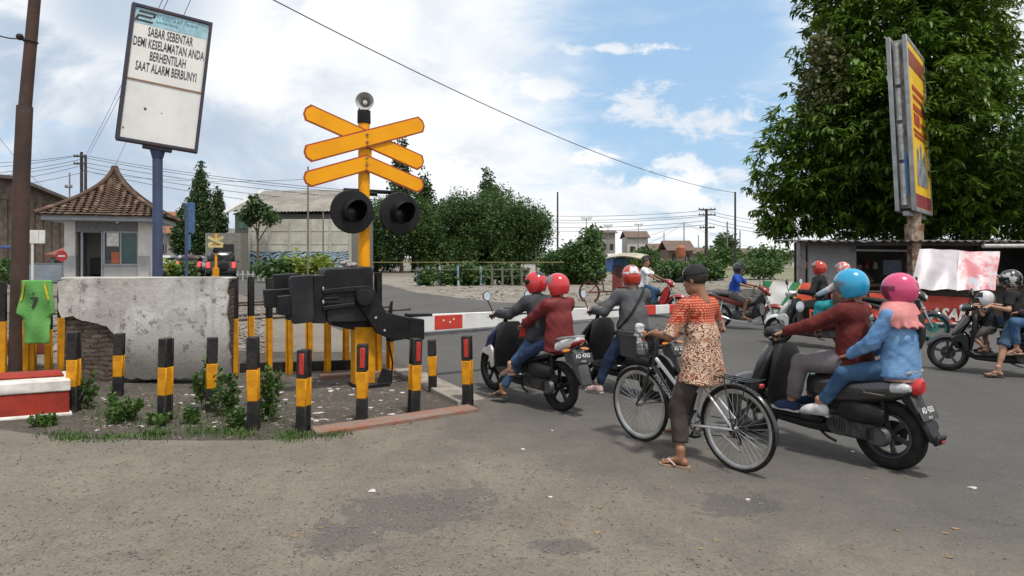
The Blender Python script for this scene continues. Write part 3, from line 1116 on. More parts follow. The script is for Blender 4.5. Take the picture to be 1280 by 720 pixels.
def house(label, px, Y, wpx, wall_top, roof_top, wm, rm, group, depth=6.0, gable=False, windows=2, rz=0.0, cat='house', over=0.4):
    c = at(px, Y)
    t = thing('house', label, cat, c, rz, group)
    k = Y / FPX
    w = wpx * k
    hw = zpx(wall_top, Y) - c.z
    hr = zpx(roof_top, Y) - c.z
    mk('wall', MB().box((0, depth / 2, hw / 2), (w, depth, hw)), wm, t)
    rb = MB()
    o = over
    if gable:
        for sx in (-1, 1):
            rb.prism([(sx * (w / 2 + o), hw - 0.1), (0, hr), (0, hr - 0.14), (sx * (w / 2 + o), hw - 0.24)], (0, depth / 2, 0), (1, 0, 0), (0, 0, 1), (0, 1, 0), depth + 2 * o)
        mk('roof', rb, rm, t)
        gb = MB().prism([(-w / 2, hw), (w / 2, hw), (0, hr - 0.15)], (0, 0.15, 0), (1, 0, 0), (0, 0, 1), (0, 1, 0), 0.2)
        mk('gable_end', gb, wm, t)
    else:
        for sy in (-1, 1):
            rb.prism([(sy * (depth / 2 + o), hw - 0.1), (0, hr), (0, hr - 0.14), (sy * (depth / 2 + o), hw - 0.24)], (0, depth / 2, 0), (0, 1, 0), (0, 0, 1), (1, 0, 0), w + 2 * o)
        mk('roof', rb, rm, t)
    for i in range(windows):
        x = (i + 0.5) / windows * w - w / 2
        mk('window', MB().box((x, -0.02, hw * 0.55), (min(0.9, w / windows * .5), 0.06, min(1.1, hw * .4))), DARKW, t)
    return t


hg = 'far houses beyond the field'
for a in [('tall grey house with a flat top floor among the far roofs', 760, 120, 18, 290, 287, WALLG, ROOF, 5, False, 2),
          ('cream house with a dark upper storey beside the thin antenna mast', 797, 125, 26, 296, 288, WALLW, ROOF, 6, False, 2),
          ('low grey house with patched roof between the cream and brown ones', 830, 118, 30, 312, 304, WALLG, ROOF, 6, False, 2),
          ('brown hip roofed house with an orange water tank before it', 851, 100, 30, 312, 300, BRICKW, ROOF, 6, False, 2),
          ('low long roof left of the big electricity pole', 873, 115, 30, 316, 309, WALLG, ROOF, 6, False, 1),
          ('small white shed at the foot of the far houses', 775, 90, 20, 322, 317, WALLW, WALLW, 4, False, 1),
          ('brown roofed house at the right rim of the field', 962, 95, 46, 322, 311, WALLG, ROOF, 7, False, 2),
          ('low house with gable end near the mango tree', 1000, 88, 40, 323, 314, WALLW, ROOF, 6, True, 1),
          ('grey roofed house behind the field poles', 935, 130, 40, 318, 310, WALLG, ROOF, 6, False, 2),
          ('dark small house left of the tall grey one', 735, 125, 22, 306, 300, BRICKW, ROOF, 6, False, 1)]:
    house(a[0], a[1], a[2], a[3], a[4], a[5], a[6], a[7], hg, depth=a[8], gable=a[9], windows=a[10])
# orange water tank
c = at(851, 97)
tk = MB().lathe([(0.0, 0), (.7, 0), (.72, 0.1), (.7, 1.4), (0.4, 1.7), (0, 1.75)], (0, 0, 0), (0, 0, 1), 16)
tag(mk('water_tank', tk, mat('orange_plastic_tank', (0.36, 0.10, 0.04), 0.5), loc=(c.x, c.y, zpx(321, 97))), 'orange water tank in front of the brown roofed house', 'water tank')
tkst = MB()
for sx in (-.7, .7):
    for sy in (-.7, .7): tkst.tube([(c.x + sx, c.y + sy, 0.3), (c.x + sx, c.y + sy, zpx(321, 97))], 0.06, 6)
tag(mk('tank_stand', tkst, WALLG), 'low grey stand carrying the orange water tank', 'stand')

WOODP = mat('creosoted_pole', (0.055, 0.05, 0.046), 0.9, col2=(0.035, 0.03, 0.027), nscale=4)
STEELP = mat('grey_steel_pole', (0.20, 0.20, 0.20), 0.6, 0.3, nscale=3)


def pole(name, label, px, Y, top, r, m, cat='pole', group=None, arms=(), lean=0.0):
    c = at(px, Y)
    t = thing(name, label, cat, c, 0, group)
    h = zpx(top, Y) - c.z
    mk('shaft', MB().tube([(0, 0, -0.1), (lean * h, 0, h)], [r, r * 0.75], 10), m, t)
    for (f, w) in arms:
        a = MB().box((0, -r - 0.05, h * f), (w, 0.09, 0.11), bevel=0.01)
        for sx in (-.9, -.45, .45, .9): a.lathe([(0.0, 0.0), (0.05, 0.0), (0.05, 0.07), (0.02, 0.13), (0, 0.13)], (sx * w / 2, -r - .05, h * f + .055), (0, 0, 1), 8)
        mk('cross_arm', a, m, t)
    return t


pole('electricity_pole', 'black electricity pole with three cross arms over the field', 883, 60, 261, 0.16, WOODP, 'pole', None, ((0.985, 1.6), (0.90, 1.6), (0.70, 1.4)))
pole('wire_pole', 'tall thin dark pole where the long cable ends', 919, 30, 240, 0.055, WOODP, 'pole')
pole('wire_pole', 'slim grey pole standing left of the large bush', 697, 42, 240, 0.07, WOODP, 'pole')
for (px, Y, top, lab) in [(855, 110, 278, 'thin far mast carrying a fan of wires'), (909, 85, 277, 'pale pole right of the electricity pole'),
                          (925, 100, 288, 'short far pole right of the tall thin one'), (873, 130, 294, 'tiny pole among the far roofs'),
                          (830, 130, 290, 'tiny pole above the far grey roof')]:
    pole('far_pole', lab, px, Y, top, 0.11, STEELP, 'pole', 'small far poles')
# antennas on the far houses
for (px, Y, top, lab) in [(760, 118, 281, 'antenna on the tall grey house'), (798, 123, 280, 'antenna frame beside the cream house'), (733, 100, 272, 'street lamp mast behind the bush')]:
    pole('antenna_mast', lab, px, Y, top, 0.07, STEELP, 'antenna', None, ((0.99, 1.8), (0.95, 1.4)))
# twin poles behind the guard house, little lamp pole
pole('electricity_pole', 'dark wooden pole with insulators behind the guard house roof', 102, 52, 190, 0.15, WOODP, 'pole', None, ((0.96, 1.0), (0.90, 1.0)))
pole('electricity_pole', 'slightly shorter dark pole right of the insulator pole', 107, 54, 194, 0.14, WOODP, 'pole', None)
pole('lamp_pole', 'thin grey lamp pole left of the insulator pole', 87, 45, 216, 0.06, STEELP, 'pole', None, ((0.86, 0.5),))
pole('tall_thin_pole', 'rusty thin pole left of the crossbuck arms', 385, 34, 208, 0.055, mat('rusty_pole', (0.20, 0.17, 0.14), 0.8, nscale=4), 'pole')
pole('fence_pole', 'short thin pole in front of the graffiti mural', 404, 36, 265, 0.05, STEELP, 'pole')
pole('grey_street_pole', 'slim grey street pole between the guard house and the cars', 206, 60, 266, 0.06, STEELP, 'pole')

# cables
WIRE = mat('black_cable', (0.05, 0.05, 0.055), 0.6)
def wire(label, a, b, sag, r, n=22):
    a, b = Vector(a), Vector(b)
    pts = [a.lerp(b, i / n) - Vector((0, 0, sag * 4 * (i / n) * (1 - i / n))) for i in range(n + 1)]
    o = mk('overhead_cable', MB().tube(pts, r, 5), WIRE)
    return tag(o, label, 'cable', 'overhead cables')
wire('long black cable sagging across the sky to the tall thin pole', at(338, 11, -2), at(919, 30, 241), 0.55, 0.011)
for i, (y0, y1) in enumerate([(268, 263), (273, 268), (277, 270), (283, 276), (287, 281)]):
    wire('cable strung over the field left of the electricity pole', at(640, 66, y0), at(883, 60, y1), 0.35, 0.022)
for i, (y0, y1) in enumerate([(263, 282), (267, 286), (273, 293), (278, 296)]):
    wire('cable running from the electricity pole towards the mango tree', at(883, 60, y0), at(1020, 70, y1), 0.35, 0.022)
for (x0, y0, x1, y1) in [(855, 278, 790, 300), (855, 279, 805, 306), (855, 278, 925, 300), (855, 280, 950, 312)]:
    wire('cable fanning out from the thin far mast', at(x0, 110, y0), at(x1, 108, y1), 0.3, 0.025)
for i, (y0, y1) in enumerate([(204, 193), (211, 194), (220, 199), (224, 203), (234, 207), (240, 216)]):
    wire('cable running left from the pole behind the guard house', at(-60, 50, y0), at(102, 52, y1), 0.25, 0.020)
for i, (y0, x1, y1) in enumerate([(194, 470, 240), (197, 470, 243), (203, 500, 252), (208, 420, 252), (213, 420, 262)]):
    wire('cable running right from the pole behind the guard house', at(104, 52, y0), at(x1, 48, y1), 0.35, 0.020)
for (x0, y0, x1, y1) in [(212, -4, 112, 192), (240, -4, 140, 215), (205, -4, 108, 193)]:
    wire('cable dropping from the upper left sky behind the tall sign', at(x0, 24, y0), at(x1, 52, y1), 0.1, 0.012)
wire('thin cable from the rusty thin pole to the trees', at(385, 34, 224), at(100, 50, 213), 0.4, 0.012)
wire('cable tied round the leaning brown pole', at(-40, 9.6, 22), at(28, 10.4, 48), 0.1, 0.012)
wire('cable slanting down behind the leaning brown pole', at(-40, 30, 120), at(60, 52, 240), 0.3, 0.012)

# ================================================================== left side structures
BLACKP = mat('black_post_paint', (0.012, 0.012, 0.013), 0.65, col2=(0.030, 0.028, 0.025), nscale=9, bump=0.3, dirt=0.25, spec=0.25)
YELP = mat('yellow_post_paint', (0.66, 0.29, 0.006), 0.6, col2=(0.50, 0.21, 0.01), nscale=7, bump=0.25, dirt=0.4, spec=0.25)
YELS = mat('signal_yellow', (0.84, 0.36, 0.003), 0.5, col2=(0.76, 0.31, 0.003), nscale=3, dirt=0.08, spec=0.25)
REFL = mat('red_reflector', (0.50, 0.035, 0.025), 0.35, col2=(0.38, 0.03, 0.02), nscale=9)
BLKM = mat('black_machine_paint', (0.007, 0.0075, 0.009), 0.5, col2=(0.014, 0.014, 0.016), nscale=5, bump=0.12, dirt=0.08, spec=0.25)
REDL = mat('red_edge_paint', (0.40, 0.06, 0.015), 0.5)

# short warning posts
def post(px, top, base, red, label, w=0.112, bands=(0.34, 0.68), n=0):
    b = gp(px, base)
    h = (base - top) * b.y / FPX
    rr = random.Random(px)
    t = thing('warning_post', label, 'post', b, rr.uniform(-.5, .5) + 0.25, 'striped warning posts around the crossing')
    t.rotation_euler = (rr.uniform(-.02, .02), rr.uniform(-.03, .03), t.rotation_euler[2])
    z1, z2 = h * (1 - bands[0]), h * (1 - bands[1])
    # old rail section standing on end: web and two flanges
    def piece(z0, z1_, e):
        m = MB()
        m.box((0, 0, (z0 + z1_) / 2), (w * .72 + e, w * .55 + e, z1_ - z0), bevel=0.006)
        m.box((0, w * .36, (z0 + z1_) / 2), (w + e, w * .22, z1_ - z0), bevel=0.005)
        m.box((0, -w * .36, (z0 + z1_) / 2), (w * .96 + e, w * .30, z1_ - z0), bevel=0.008)
        return m
    mk('lower_band', piece(-0.12, z2, 0), BLACKP, t)
    mk('middle_band', piece(z2, z1, 0.002), YELP, t)
    mk('upper_band', piece(z1, h, 0), BLACKP, t)
    if red: mk('reflector', MB().box((w * .06, -w * .53, z1 + (h - z1) * .52), (w * .46, 0.01, (h - z1) * .74), bevel=0.003), REFL, t)
    return t
post(92, 415, 515, 0, 'black and yellow post at the right end of the red and white block')
post(147, 417, 496, 0, 'black and yellow post before the exposed bricks of the broken wall')
post(206, 423, 527, 0, 'black and yellow post before the middle of the white wall')
post(263, 422, 515, 0, 'black and yellow post with tall weeds beside its foot')
post(317, 421, 538, 0, 'tallest front post, black and yellow, right of the white wall')
post(379, 437, 540, 1, 'front post with red reflector, left corner of the barrier island')
post(452, 430, 529, 1, 'front post with red reflector below the yellow signal pole')
post(517, 423, 518, 1, 'front post with red reflector under the root of the barrier arm')
post(585, 420, 508, 1, 'post with red reflector at the tip of the kerb island')
post(541, 425, 490, 0, 'dull black and yellow post without reflector behind the kerb tip', bands=(0.3, 0.68))

# tall fence posts made from rails, in a row behind the wall and the machine
def tallpost(px, top, base, label, split=0.42, w=0.10):
    b = gp(px, base)
    h = (base - top) * b.y / FPX
    t = thing('fence_post', label, 'post', b, 0.55 + random.uniform(-.1, .1), 'tall rail posts fencing the track side')
    z = h * (1 - split)
    for nm, z0, z1, m in (('lower_band', -0.1, z, YELP), ('upper_band', z, h, BLACKP)):
        mb = MB()
        mb.box((0, 0, (z0 + z1) / 2), (w * .3, w * .8, z1 - z0))
        mb.box((0, w * .42, (z0 + z1) / 2), (w, w * .16, z1 - z0), bevel=0.004)
        mb.box((0, -w * .42, (z0 + z1) / 2), (w * .7, w * .3, z1 - z0), bevel=0.006)
        mk(nm, mb, m, t)
    return t
for px, top, base, lab in [(3, 352, 470, 'tall rail post at the left rim behind the red block'), (33, 352, 466, 'tall rail post behind the hanging green jersey, left'),
        (40, 372, 465, 'rail post directly behind the green jersey'), (60, 374, 464, 'rail post at the right edge of the green jersey'),
        (77, 350, 462, 'black rail post between the jersey and the broken wall'), (294, 346, 470, 'rail post touching the right end of the white wall'),
        (314, 346, 462, 'tall rail post left of the black counterweights'), (337, 348, 466, 'rail post under the left counterweight'),
        (362, 350, 468, 'rail post under the grey counterweight plate'), (387, 352, 462, 'rail post under the left part of the motor housing'),
        (410, 352, 466, 'rail post under the middle of the motor housing'), (433, 352, 462, 'rail post just left of the yellow pillar'),
        (473, 341, 468, 'tall black post right of the yellow pillar'), (488, 398, 466, 'rail post behind the dogleg arm bracket')]:
    tallpost(px, top, base, lab)
# low rail between them
a, b = gp(300, 466), gp(450, 462)
d = (b - a)
tag(mk('ground_rail', MB().box((a + b) / 2 + Vector((0, 0, 0.07)), (d.length, 0.07, 0.16), Matrix.Rotation(math.atan2(d.y, d.x), 3, 'Z'), 0.01), BLACKP), 'black bottom rail tying the tall posts behind the machine', 'rail')
a, b = gp(-30, 462), gp(62, 462)
d = (b - a)
tag(mk('ground_rail', MB().box((a + b) / 2 + Vector((0, 0, 0.30)), (d.length, 0.06, 0.20), Matrix.Rotation(math.atan2(d.y, d.x), 3, 'Z'), 0.01), mat('rail_red_board', (0.24, 0.06, 0.035), 0.8, dirt=.5)), 'dull red board behind the posts under the jersey', 'board')

# ---- broken plaster wall
def wall_material():
    m = bpy.data.materials.new('flaking_whitewash'); m.use_nodes = True
    t = NT(m.node_tree); b = t.n['Principled BSDF']
    tc = t.node('ShaderNodeTexCoord').outputs['Object']
    p = t.sep(tc)
    n1 = t.noise(tc, 1.6, 7, 0.65, 0.5); n2 = t.noise(tc, 7, 7, 0.7); n3 = t.noise(tc, 30, 5, 0.7)
    st = t.noise(t.comb(t.math('MULTIPLY', p[0], 9), p[1], t.math('MULTIPLY', p[2], 0.9)), 1.0, 5, 0.65)
    c = t.mix(t.smooth(n1, 0.35, 0.65), (0.58, 0.565, 0.53), (0.36, 0.345, 0.315))
    c = t.mix(t.math('MULTIPLY', t.smooth(st, 0.52, 0.72), 0.5), c, (0.22, 0.20, 0.18))
    c = t.mix(t.math('MULTIPLY', t.smooth(n2, 0.54, 0.64), 0.75), c, (0.14, 0.125, 0.108))
    c = t.mix(t.math('MULTIPLY', t.smooth(n3, 0.58, 0.72), 0.7), c, (0.09, 0.085, 0.075))
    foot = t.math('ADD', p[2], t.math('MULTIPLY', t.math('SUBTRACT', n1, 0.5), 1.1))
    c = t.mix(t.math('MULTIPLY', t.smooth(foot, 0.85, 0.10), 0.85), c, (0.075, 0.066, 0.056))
    t.put(b.inputs['Base Color'], c); b.inputs['Roughness'].default_value = 0.95
    bn = t.node('ShaderNodeBump'); bn.inputs['Strength'].default_value = 0.6; bn.inputs['Distance'].default_value = 0.02
    t.put(bn.inputs['Height'], t.math('ADD', n2, t.math('MULTIPLY', n3, 0.6)))
    t.l.new(bn.outputs[0], b.inputs['Normal'])
    return m
def brick_material():
    m = bpy.data.materials.new('exposed_bricks'); m.use_nodes = True
    t = NT(m.node_tree); b = t.n['Principled BSDF']
    tc = t.node('ShaderNodeTexCoord').outputs['Object']
    p = t.sep(tc)
    br = t.node('ShaderNodeTexBrick'); br.offset = 0.5
    nz = t.noise(tc, 5, 4, 0.6)
    t.put(br.inputs['Vector'], t.comb(t.math('ADD', p[0], t.math('MULTIPLY', nz, 0.16)), t.math('ADD', p[2], t.math('MULTIPLY', nz, 0.13)), 0))
    br.inputs['Color1'].default_value = (0.115, 0.078, 0.055, 1); br.inputs['Color2'].default_value = (0.075, 0.055, 0.042, 1)
    br.inputs['Mortar'].default_value = (0.028, 0.023, 0.018, 1)
    br.inputs['Scale'].default_value = 1.0
    br.inputs['Brick Width'].default_value = 0.22; br.inputs['Row Height'].default_value = 0.062; br.inputs['Mortar Size'].default_value = 0.010
    n2 = t.noise(tc, 9, 6, 0.7)
    c = t.mix(t.math('MULTIPLY', t.smooth(n2, 0.45, 0.7), 0.6), br.outputs[0], (0.17, 0.14, 0.11))
    t.put(b.inputs['Base Color'], c); b.inputs['Roughness'].default_value = 0.97
    bn = t.node('ShaderNodeBump'); bn.inputs['Strength'].default_value = 1.0; bn.inputs['Distance'].default_value = 0.03
    t.put(bn.inputs['Height'], t.math('ADD', t.math('MULTIPLY', br.outputs[1], -1.0), t.math('MULTIPLY', n2, 0.8)))
    t.l.new(bn.outputs[0], b.inputs['Normal'])
    return m
WY = 8.75
c0 = at(185, WY)
wl = thing('broken_wall', 'low whitewashed brick wall with its lower left plaster broken off', 'wall', c0, 0.02)
k = WY / FPX
def wpt(px, py): return ((px - 185) * k, (462 - py) * k + (zpx(462, WY)))
outl = [(80, 352), (90, 350), (180, 348), (286, 347), (289, 352), (286, 366), (287, 380), (284, 392), (288, 405), (289, 440), (291, 470), (196, 474), (150, 472), (152, 440), (148, 418), (140, 408), (128, 405), (110, 401), (97, 396), (86, 396), (80, 388)]
fine = []
rw = random.Random(3)
for i in range(len(outl)):
    a, b = outl[i], outl[(i + 1) % len(outl)]
    nn = max(1, int(math.hypot(b[0] - a[0], b[1] - a[1]) / 6))
    for j in range(nn):
        f = j / nn
        jit = 0 if i < 3 else 1.6
        fine.append((a[0] + (b[0] - a[0]) * f + rw.uniform(-jit, jit), a[1] + (b[1] - a[1]) * f + rw.uniform(-jit, jit)))
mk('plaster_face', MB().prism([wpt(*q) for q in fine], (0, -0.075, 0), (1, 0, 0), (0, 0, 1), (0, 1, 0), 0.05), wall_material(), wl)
core = [(83, 356), (285, 353), (283, 470), (150, 478), (84, 478), (86, 420)]
mk('brick_core', MB().prism([wpt(*q) for q in core], (0, 0.075, 0), (1, 0, 0), (0, 0, 1), (0, 1, 0), 0.246), brick_material(), wl)
mk('coping', MB().box((0, 0.06, wpt(185, 349)[1]), (205 * k, 0.30, 0.035), bevel=0.01), mat('coping_plaster', (0.50, 0.485, 0.45), 0.95, col2=(0.36, 0.34, 0.31), nscale=5, bump=0.5, dirt=0.4), wl)

# ---- red and white concrete block at the left edge
fR = gp(87, 519); fL = gp(-60, 531)
bl = thing('painted_block', 'red concrete block with a white top band at the left edge', 'concrete block', fR)
REDC = mat('red_block_paint', (0.30, 0.035, 0.022), 0.85, col2=(0.22, 0.03, 0.02), nscale=4, bump=0.3, dirt=0.5, spec=0.2)
WHC = mat('white_block_paint', (0.66, 0.64, 0.60), 0.85, col2=(0.5, 0.47, 0.43), nscale=5, bump=0.3, dirt=0.5, spec=0.2)
ry = Vector((-0.78, 1.0, 0))
def slab(name, z0, z1, m, e, dep, back=0.0):
    a, b = Vector((0, 0, 0)), fL - fR
    d_ = (a - b).normalized()
    n_ = Vector((d_.y, -d_.x, 0))
    pl = [a + d_ * e + n_ * e + ry * back, b + n_ * e + ry * back, b + ry * dep, a + ry * dep + d_ * e]
    mk(name, MB().prism([(q.x, q.y) for q in pl], (0, 0, (z0 + z1) / 2), (1, 0, 0), (0, 1, 0), (0, 0, 1), z1 - z0, bevel=0.012), m, bl)
slab('red_base', -.05, .265, REDC, 0, .52)
slab('white_band', .266, .39, WHC, .012, .53)
slab('red_top', .391, .42, REDC, -.05, .50, .14)
slab('white_foot', -.05, .035, WHC, .03, .50)

# ---- leaning brown pole
b0 = gp(20, 462)
lp = thing('leaning_pole', 'thick rusty brown pole leaning slightly right at the left edge', 'pole', b0)
rust = mat('rusty_brown_pole', (0.070, 0.036, 0.026), 0.85, col2=(0.042, 0.026, 0.021), nscale=3, bump=0.35, dirt=0.25)
Yp = b0.y
def lpp(px, py): return Vector(((px - CX) / FPX * Yp - b0.x, 0, zpx(py, Yp) - b0.z))
mk('shaft', MB().tube([lpp(22, 475), lpp(25, 330), lpp(27, 220), lpp(31, 133)], [0.112, 0.106, 0.102, 0.098], 16), rust, lp)
mk('upper_shaft', MB().tube([lpp(31, 137), lpp(37, 70), lpp(47, -40)], [0.080, 0.076, 0.07], 16), rust, lp)
mk('cable_clamp', MB().ring(lpp(38, 52), (0.1, 0, 1), 0.084, 0.012, 20, 6).ball(lpp(29, 48) + Vector((0, -.06, 0)), 0.05, 8), BLACKP, lp)

# ---- tall notice sign
SY = 10.3
so = at(197, SY)
ax_u, ax_w = PP.copy(), -DD            # plate right, plate front
sg = thing('notice_sign', 'tall tilted white notice board with Indonesian warning on a blue post', 'sign', so)
BLUEP = mat('blue_post_paint', (0.045, 0.07, 0.15), 0.6, col2=(0.035, 0.05, 0.10), nscale=3, dirt=0.4)
RUSTF = mat('rusty_frame', (0.060, 0.040, 0.042), 0.85, col2=(0.035, 0.04, 0.07), nscale=7, bump=0.4)
zb = zpx(187, SY) - so.z
mk('post', MB().tube([(0, 0, -.1), (0, 0, zb - 0.12)], [0.078, 0.075], 14).tube([(0, 0, zb - .14), (0, 0, zb + 0.05)], [0.08, 0.13], 14), BLUEP, sg)
roll = R(-6.0)
U = ax_u * math.cos(roll) + Vector((0, 0, 1)) * math.sin(roll)
V = -ax_u * math.sin(roll) + Vector((0, 0, 1)) * math.cos(roll)
W = U.cross(V)
PW, PH = 1.10, 2.13
pc = Vector(((207 - CX) / FPX * SY - so.x, 0, zpx(100, SY) - so.z))
Mx = Matrix((U, V, W)).transposed()
mk('board', MB().box(pc, (PW, PH, 0.10), Mx), mat('sign_white', (0.72, 0.72, 0.70), 0.6, col2=(0.64, 0.635, 0.62), nscale=1.8, dirt=0.14), sg)
fr = MB()
for sx in (-1, 1): fr.box(pc + U * sx * (PW / 2), (0.05, PH + .05, 0.17), Mx, 0.006)
for sy in (-1, 1): fr.box(pc + V * sy * (PH / 2), (PW + .045, 0.05, 0.165), Mx, 0.006)
mk('frame', fr, [RUSTF], sg)
bs = MB().box(pc - U * (PW / 2 + 0.029) - W * 0.01, (0.012, PH, 0.14), Mx)
mk('blue_side', bs, BLUEP, sg)
mk('bracket', MB().box(pc - V * (PH / 2 + .05), (0.42, 0.07, 0.12), Mx, 0.01), RUSTF, sg)
pt = 0.4 * PH           # height of the printed panel
def sp(u, v): return pc + U * (u * PW / 2) + V * (v * PH / 2) + W * 0.053
mk('printed_panel', MB().box(sp(0, 0.44) + W * .001, (PW - .08, PH * 0.525, 0.006), Mx), mat('printed_white', (0.74, 0.73, 0.70), 0.5, col2=(0.68, 0.67, 0.64), nscale=2), sg)
mk('panel_border', MB().box(sp(0, -0.095) + W * .004, (PW - .06, 0.022, 0.01), Mx), mat('brown_border', (0.30, 0.16, 0.08), 0.7), sg)
mk('header_band', MB().box(sp(0, 0.855) + W * .004, (PW - .08, PH * 0.112, 0.006), Mx), mat('header_blue', (0.35, 0.58, 0.66), 0.5), sg)
INK = mat('black_lettering', (0.035, 0.035, 0.045), 0.6)
lm = MB()
for i, line in enumerate(['SABAR SEBENTAR', 'DEMI KESELAMATAN ANDA', 'BERHENTILAH', 'SAAT ALARM BERBUNYI']):
    lm.join(text_mb(line, 0.205, sp(0.0, 0.585 - i * 0.178) + W * .006, U, V, 0.003, squeeze=0.395, bold=0.003))
mk('lettering', lm, INK, sg, sharp=0)
hm = text_mb('PT KERETA API (Persero)', 0.105, sp(-0.42, 0.865) + W * .008, U, V, 0.003, 'LEFT', 0.53, 0.25)
hm.join(text_mb('Kantor Pusat di Bandung', 0.058, sp(-0.42, 0.808) + W * .008, U, V, 0.003, 'LEFT', 0.53, 0.25))
mk('header_lettering', hm, mat('header_ink', (0.05, 0.20, 0.30), 0.6), sg, sharp=0)
em = MB()
e0 = sp(-0.68, 0.855) + W * 0.008
sh = 0.35
def ep(lst): em.prism([(u + v * sh, v) for u, v in lst], e0, U, V, W, 0.004)
ep([(-.12, .085), (.12, .085), (.12, .055), (-.12, .055)]); ep([(.085, .055), (.12, .055), (.12, .005), (.085, .005)])
ep([(-.12, .02), (.085, .02), (.085, -.012), (-.12, -.012)]); ep([(-.12, -.012), (-.085, -.012), (-.085, -.055), (-.12, -.055)])
ep([(-.12, -.055), (.13, -.055), (.13, -.085), (-.12, -.085)])
mk('emblem', em, INK, sg, sharp=0)
hb = MB()
for (u, v, r_) in ((-.42, -.50, .02), (-.9, -.83, .012), (.0, -.52, .008)): hb.lathe([(0, 0), (r_, 0), (r_, .003), (0, .003)], sp(u, v), W, 10)
mk('bolt_holes', hb, INK, sg)

# ---- crossing signal: pole, crossbuck, lamps, horn
CYY = 8.75
co = gp(455, 478)
cs = thing('crossing_signal', 'yellow pole with a crossbuck, two black lamp heads and a horn', 'crossing signal', co)
def cz(py): return zpx(py, co.y) - co.z
u, v, w = PP, Vector((0, 0, 1)), -DD
mk('pole', MB().tube([(0, 0, -.1), (0, 0, cz(141))], [0.082, 0.078], 18), YELS, cs)
mk('pole_cap', MB().lathe([(0, .16), (0.088, .16), (0.092, 0), (0.086, -.02)], (0, 0, cz(153)), (0, 0, 1), 18), BLKM, cs)
def slat(c, du, dv, half, hw, off):
    """one pointed board of the crossbuck with a red rim"""
    a = (u * du + v * dv).normalized(); b = (v * du - u * dv).normalized()
    ctr = Vector((0, 0, c)) + w * off
    def pg(L, h_, tip): return [(-L, 0.35 * h_), (-L + .05, h_), (L - .05, h_), (L, 0.35 * h_), (L, -0.35 * h_), (L - .05, -h_), (-L + .05, -h_), (-L, -0.35 * h_)]
    o = mk('crossbuck_board', MB().prism(pg(half, hw, 0), ctr, a, b, w, 0.012), REDL, cs, sharp=20)
    mk('yellow_face', MB().prism(pg(half - .022, hw - .020, 0), ctr + w * .008, a, b, w, 0.006), YELS, o, sharp=20)
zc = cz(175)
th = 0.335
slat(zc, math.cos(th), -math.sin(th), 0.875, 0.116, 0.11)
slat(zc, math.cos(th), math.sin(th), 0.875, 0.116, 0.135)
zq = cz(205)
for sx in (-1, 1):
    a = (u * sx * math.cos(th) - v * math.sin(th)); b = Vector((0, 0, 1)) * math.cos(th) + u * sx * math.sin(th)
    def pg(L, h_, e): return [(-0.055 + e * 1.3, h_) if True else 0, (L - .05, h_), (L, .35 * h_), (L, -.35 * h_), (L - .05, -h_), (0.035 + e, -h_)]
    ctr = Vector((0, 0, zq)) + w * 0.11
    hw = 0.108
    tt = math.tan(th) * hw
    def pg2(L, h_, e): return [(-tt * h_ / hw + e, h_), (L - .05, h_), (L, .35 * h_), (L, -.35 * h_), (L - .05, -h_), (tt * h_ / hw + e, -h_)]
    o = mk('chevron_board', MB().prism(pg2(0.875, hw, 0), ctr, a, b, w, 0.012), REDL, cs, sharp=20)
    mk('yellow_face', MB().prism(pg2(0.853, hw - .02, 0.0), ctr + w * .008, a, b, w, 0.006), YELS, o, sharp=20)
bt = MB()
for z_ in (zc + .05, zc - .05, zq + .06, zq - .03): bt.lathe([(0, .02), (.018, .02), (.02, 0)], Vector((0, 0, z_)) + w * .145, w, 8)
mk('bolt', bt, mat('bolt_steel', (.3, .2, .1), .6, .5), cs)
mk('clamp_plate', MB().box(Vector((0, 0, (zc + zq) / 2)) + w * .085, (0.16, .02, .55), Matrix.Rotation(math.atan2(u.y, u.x), 3, 'Z')), YELS, cs)
zl = cz(266)
mk('lamp_arm', MB().tube([u * -0.28 + v * (zl + .30), u * 0.55 + v * (zl + .30)], 0.028, 10).tube([u * -.18 + v * (zl + .27), u * .18 + v * (zl + .27)], 0.035, 10), BLKM, cs)
LENS = mat('dark_red_lens', (0.012, 0.006, 0.006), 0.3)
for sx in (-1, 1):
    c = u * (sx * 0.34 if sx > 0 else -0.16 - 0.0) + v * zl + w * (0.16 if sx < 0 else 0.12)
    c = u * (sx * 0.335 + 0.125) + v * zl + w * 0.16
    disc = mk('lamp_head', MB().lathe([(0, -.03), (.285, -.012), (.297, 0), (.285, .012), (.15, .02), (.14, .0), (0, -.005)], c, w, 36), BLKM, cs)
    mk('lens', MB().lathe([(0, .035), (.06, .03), (.11, .012), (.13, .0)], c + w * .012, w, 24), LENS, disc)
    # visor: a hood open below
    hd = MB()
    seg = 22
    for i in range(seg):
        a0, a1 = R(-60 + 300 * i / seg), R(-60 + 300 * (i + 1) / seg)
        def hp(a, r, L): return c + (u * math.cos(a) + v * math.sin(a)) * r + w * L
        def ln(a): return 0.22 + 0.12 * max(0, math.sin(a))
        q = [hp(a0, .150, .01), hp(a1, .150, .01), hp(a1, .138, ln(a1)), hp(a0, .138, ln(a0)), hp(a0, .143, .01), hp(a1, .143, .01), hp(a1, .131, ln(a1)), hp(a0, .131, ln(a0))]
        hd.add(q, [(0, 1, 2, 3), (4, 7, 6, 5), (3, 2, 6, 7), (0, 4, 5, 1)])
    mk('visor', hd, BLKM, disc)
    mk('lamp_housing', MB().lathe([(0, -.20), (.10, -.19), (.14, -.02)], c, w, 20).tube([c + v * .02 - w * .05, u * (sx * .30 + .11) + v * (zl + .30)], 0.022, 8), BLKM, cs)
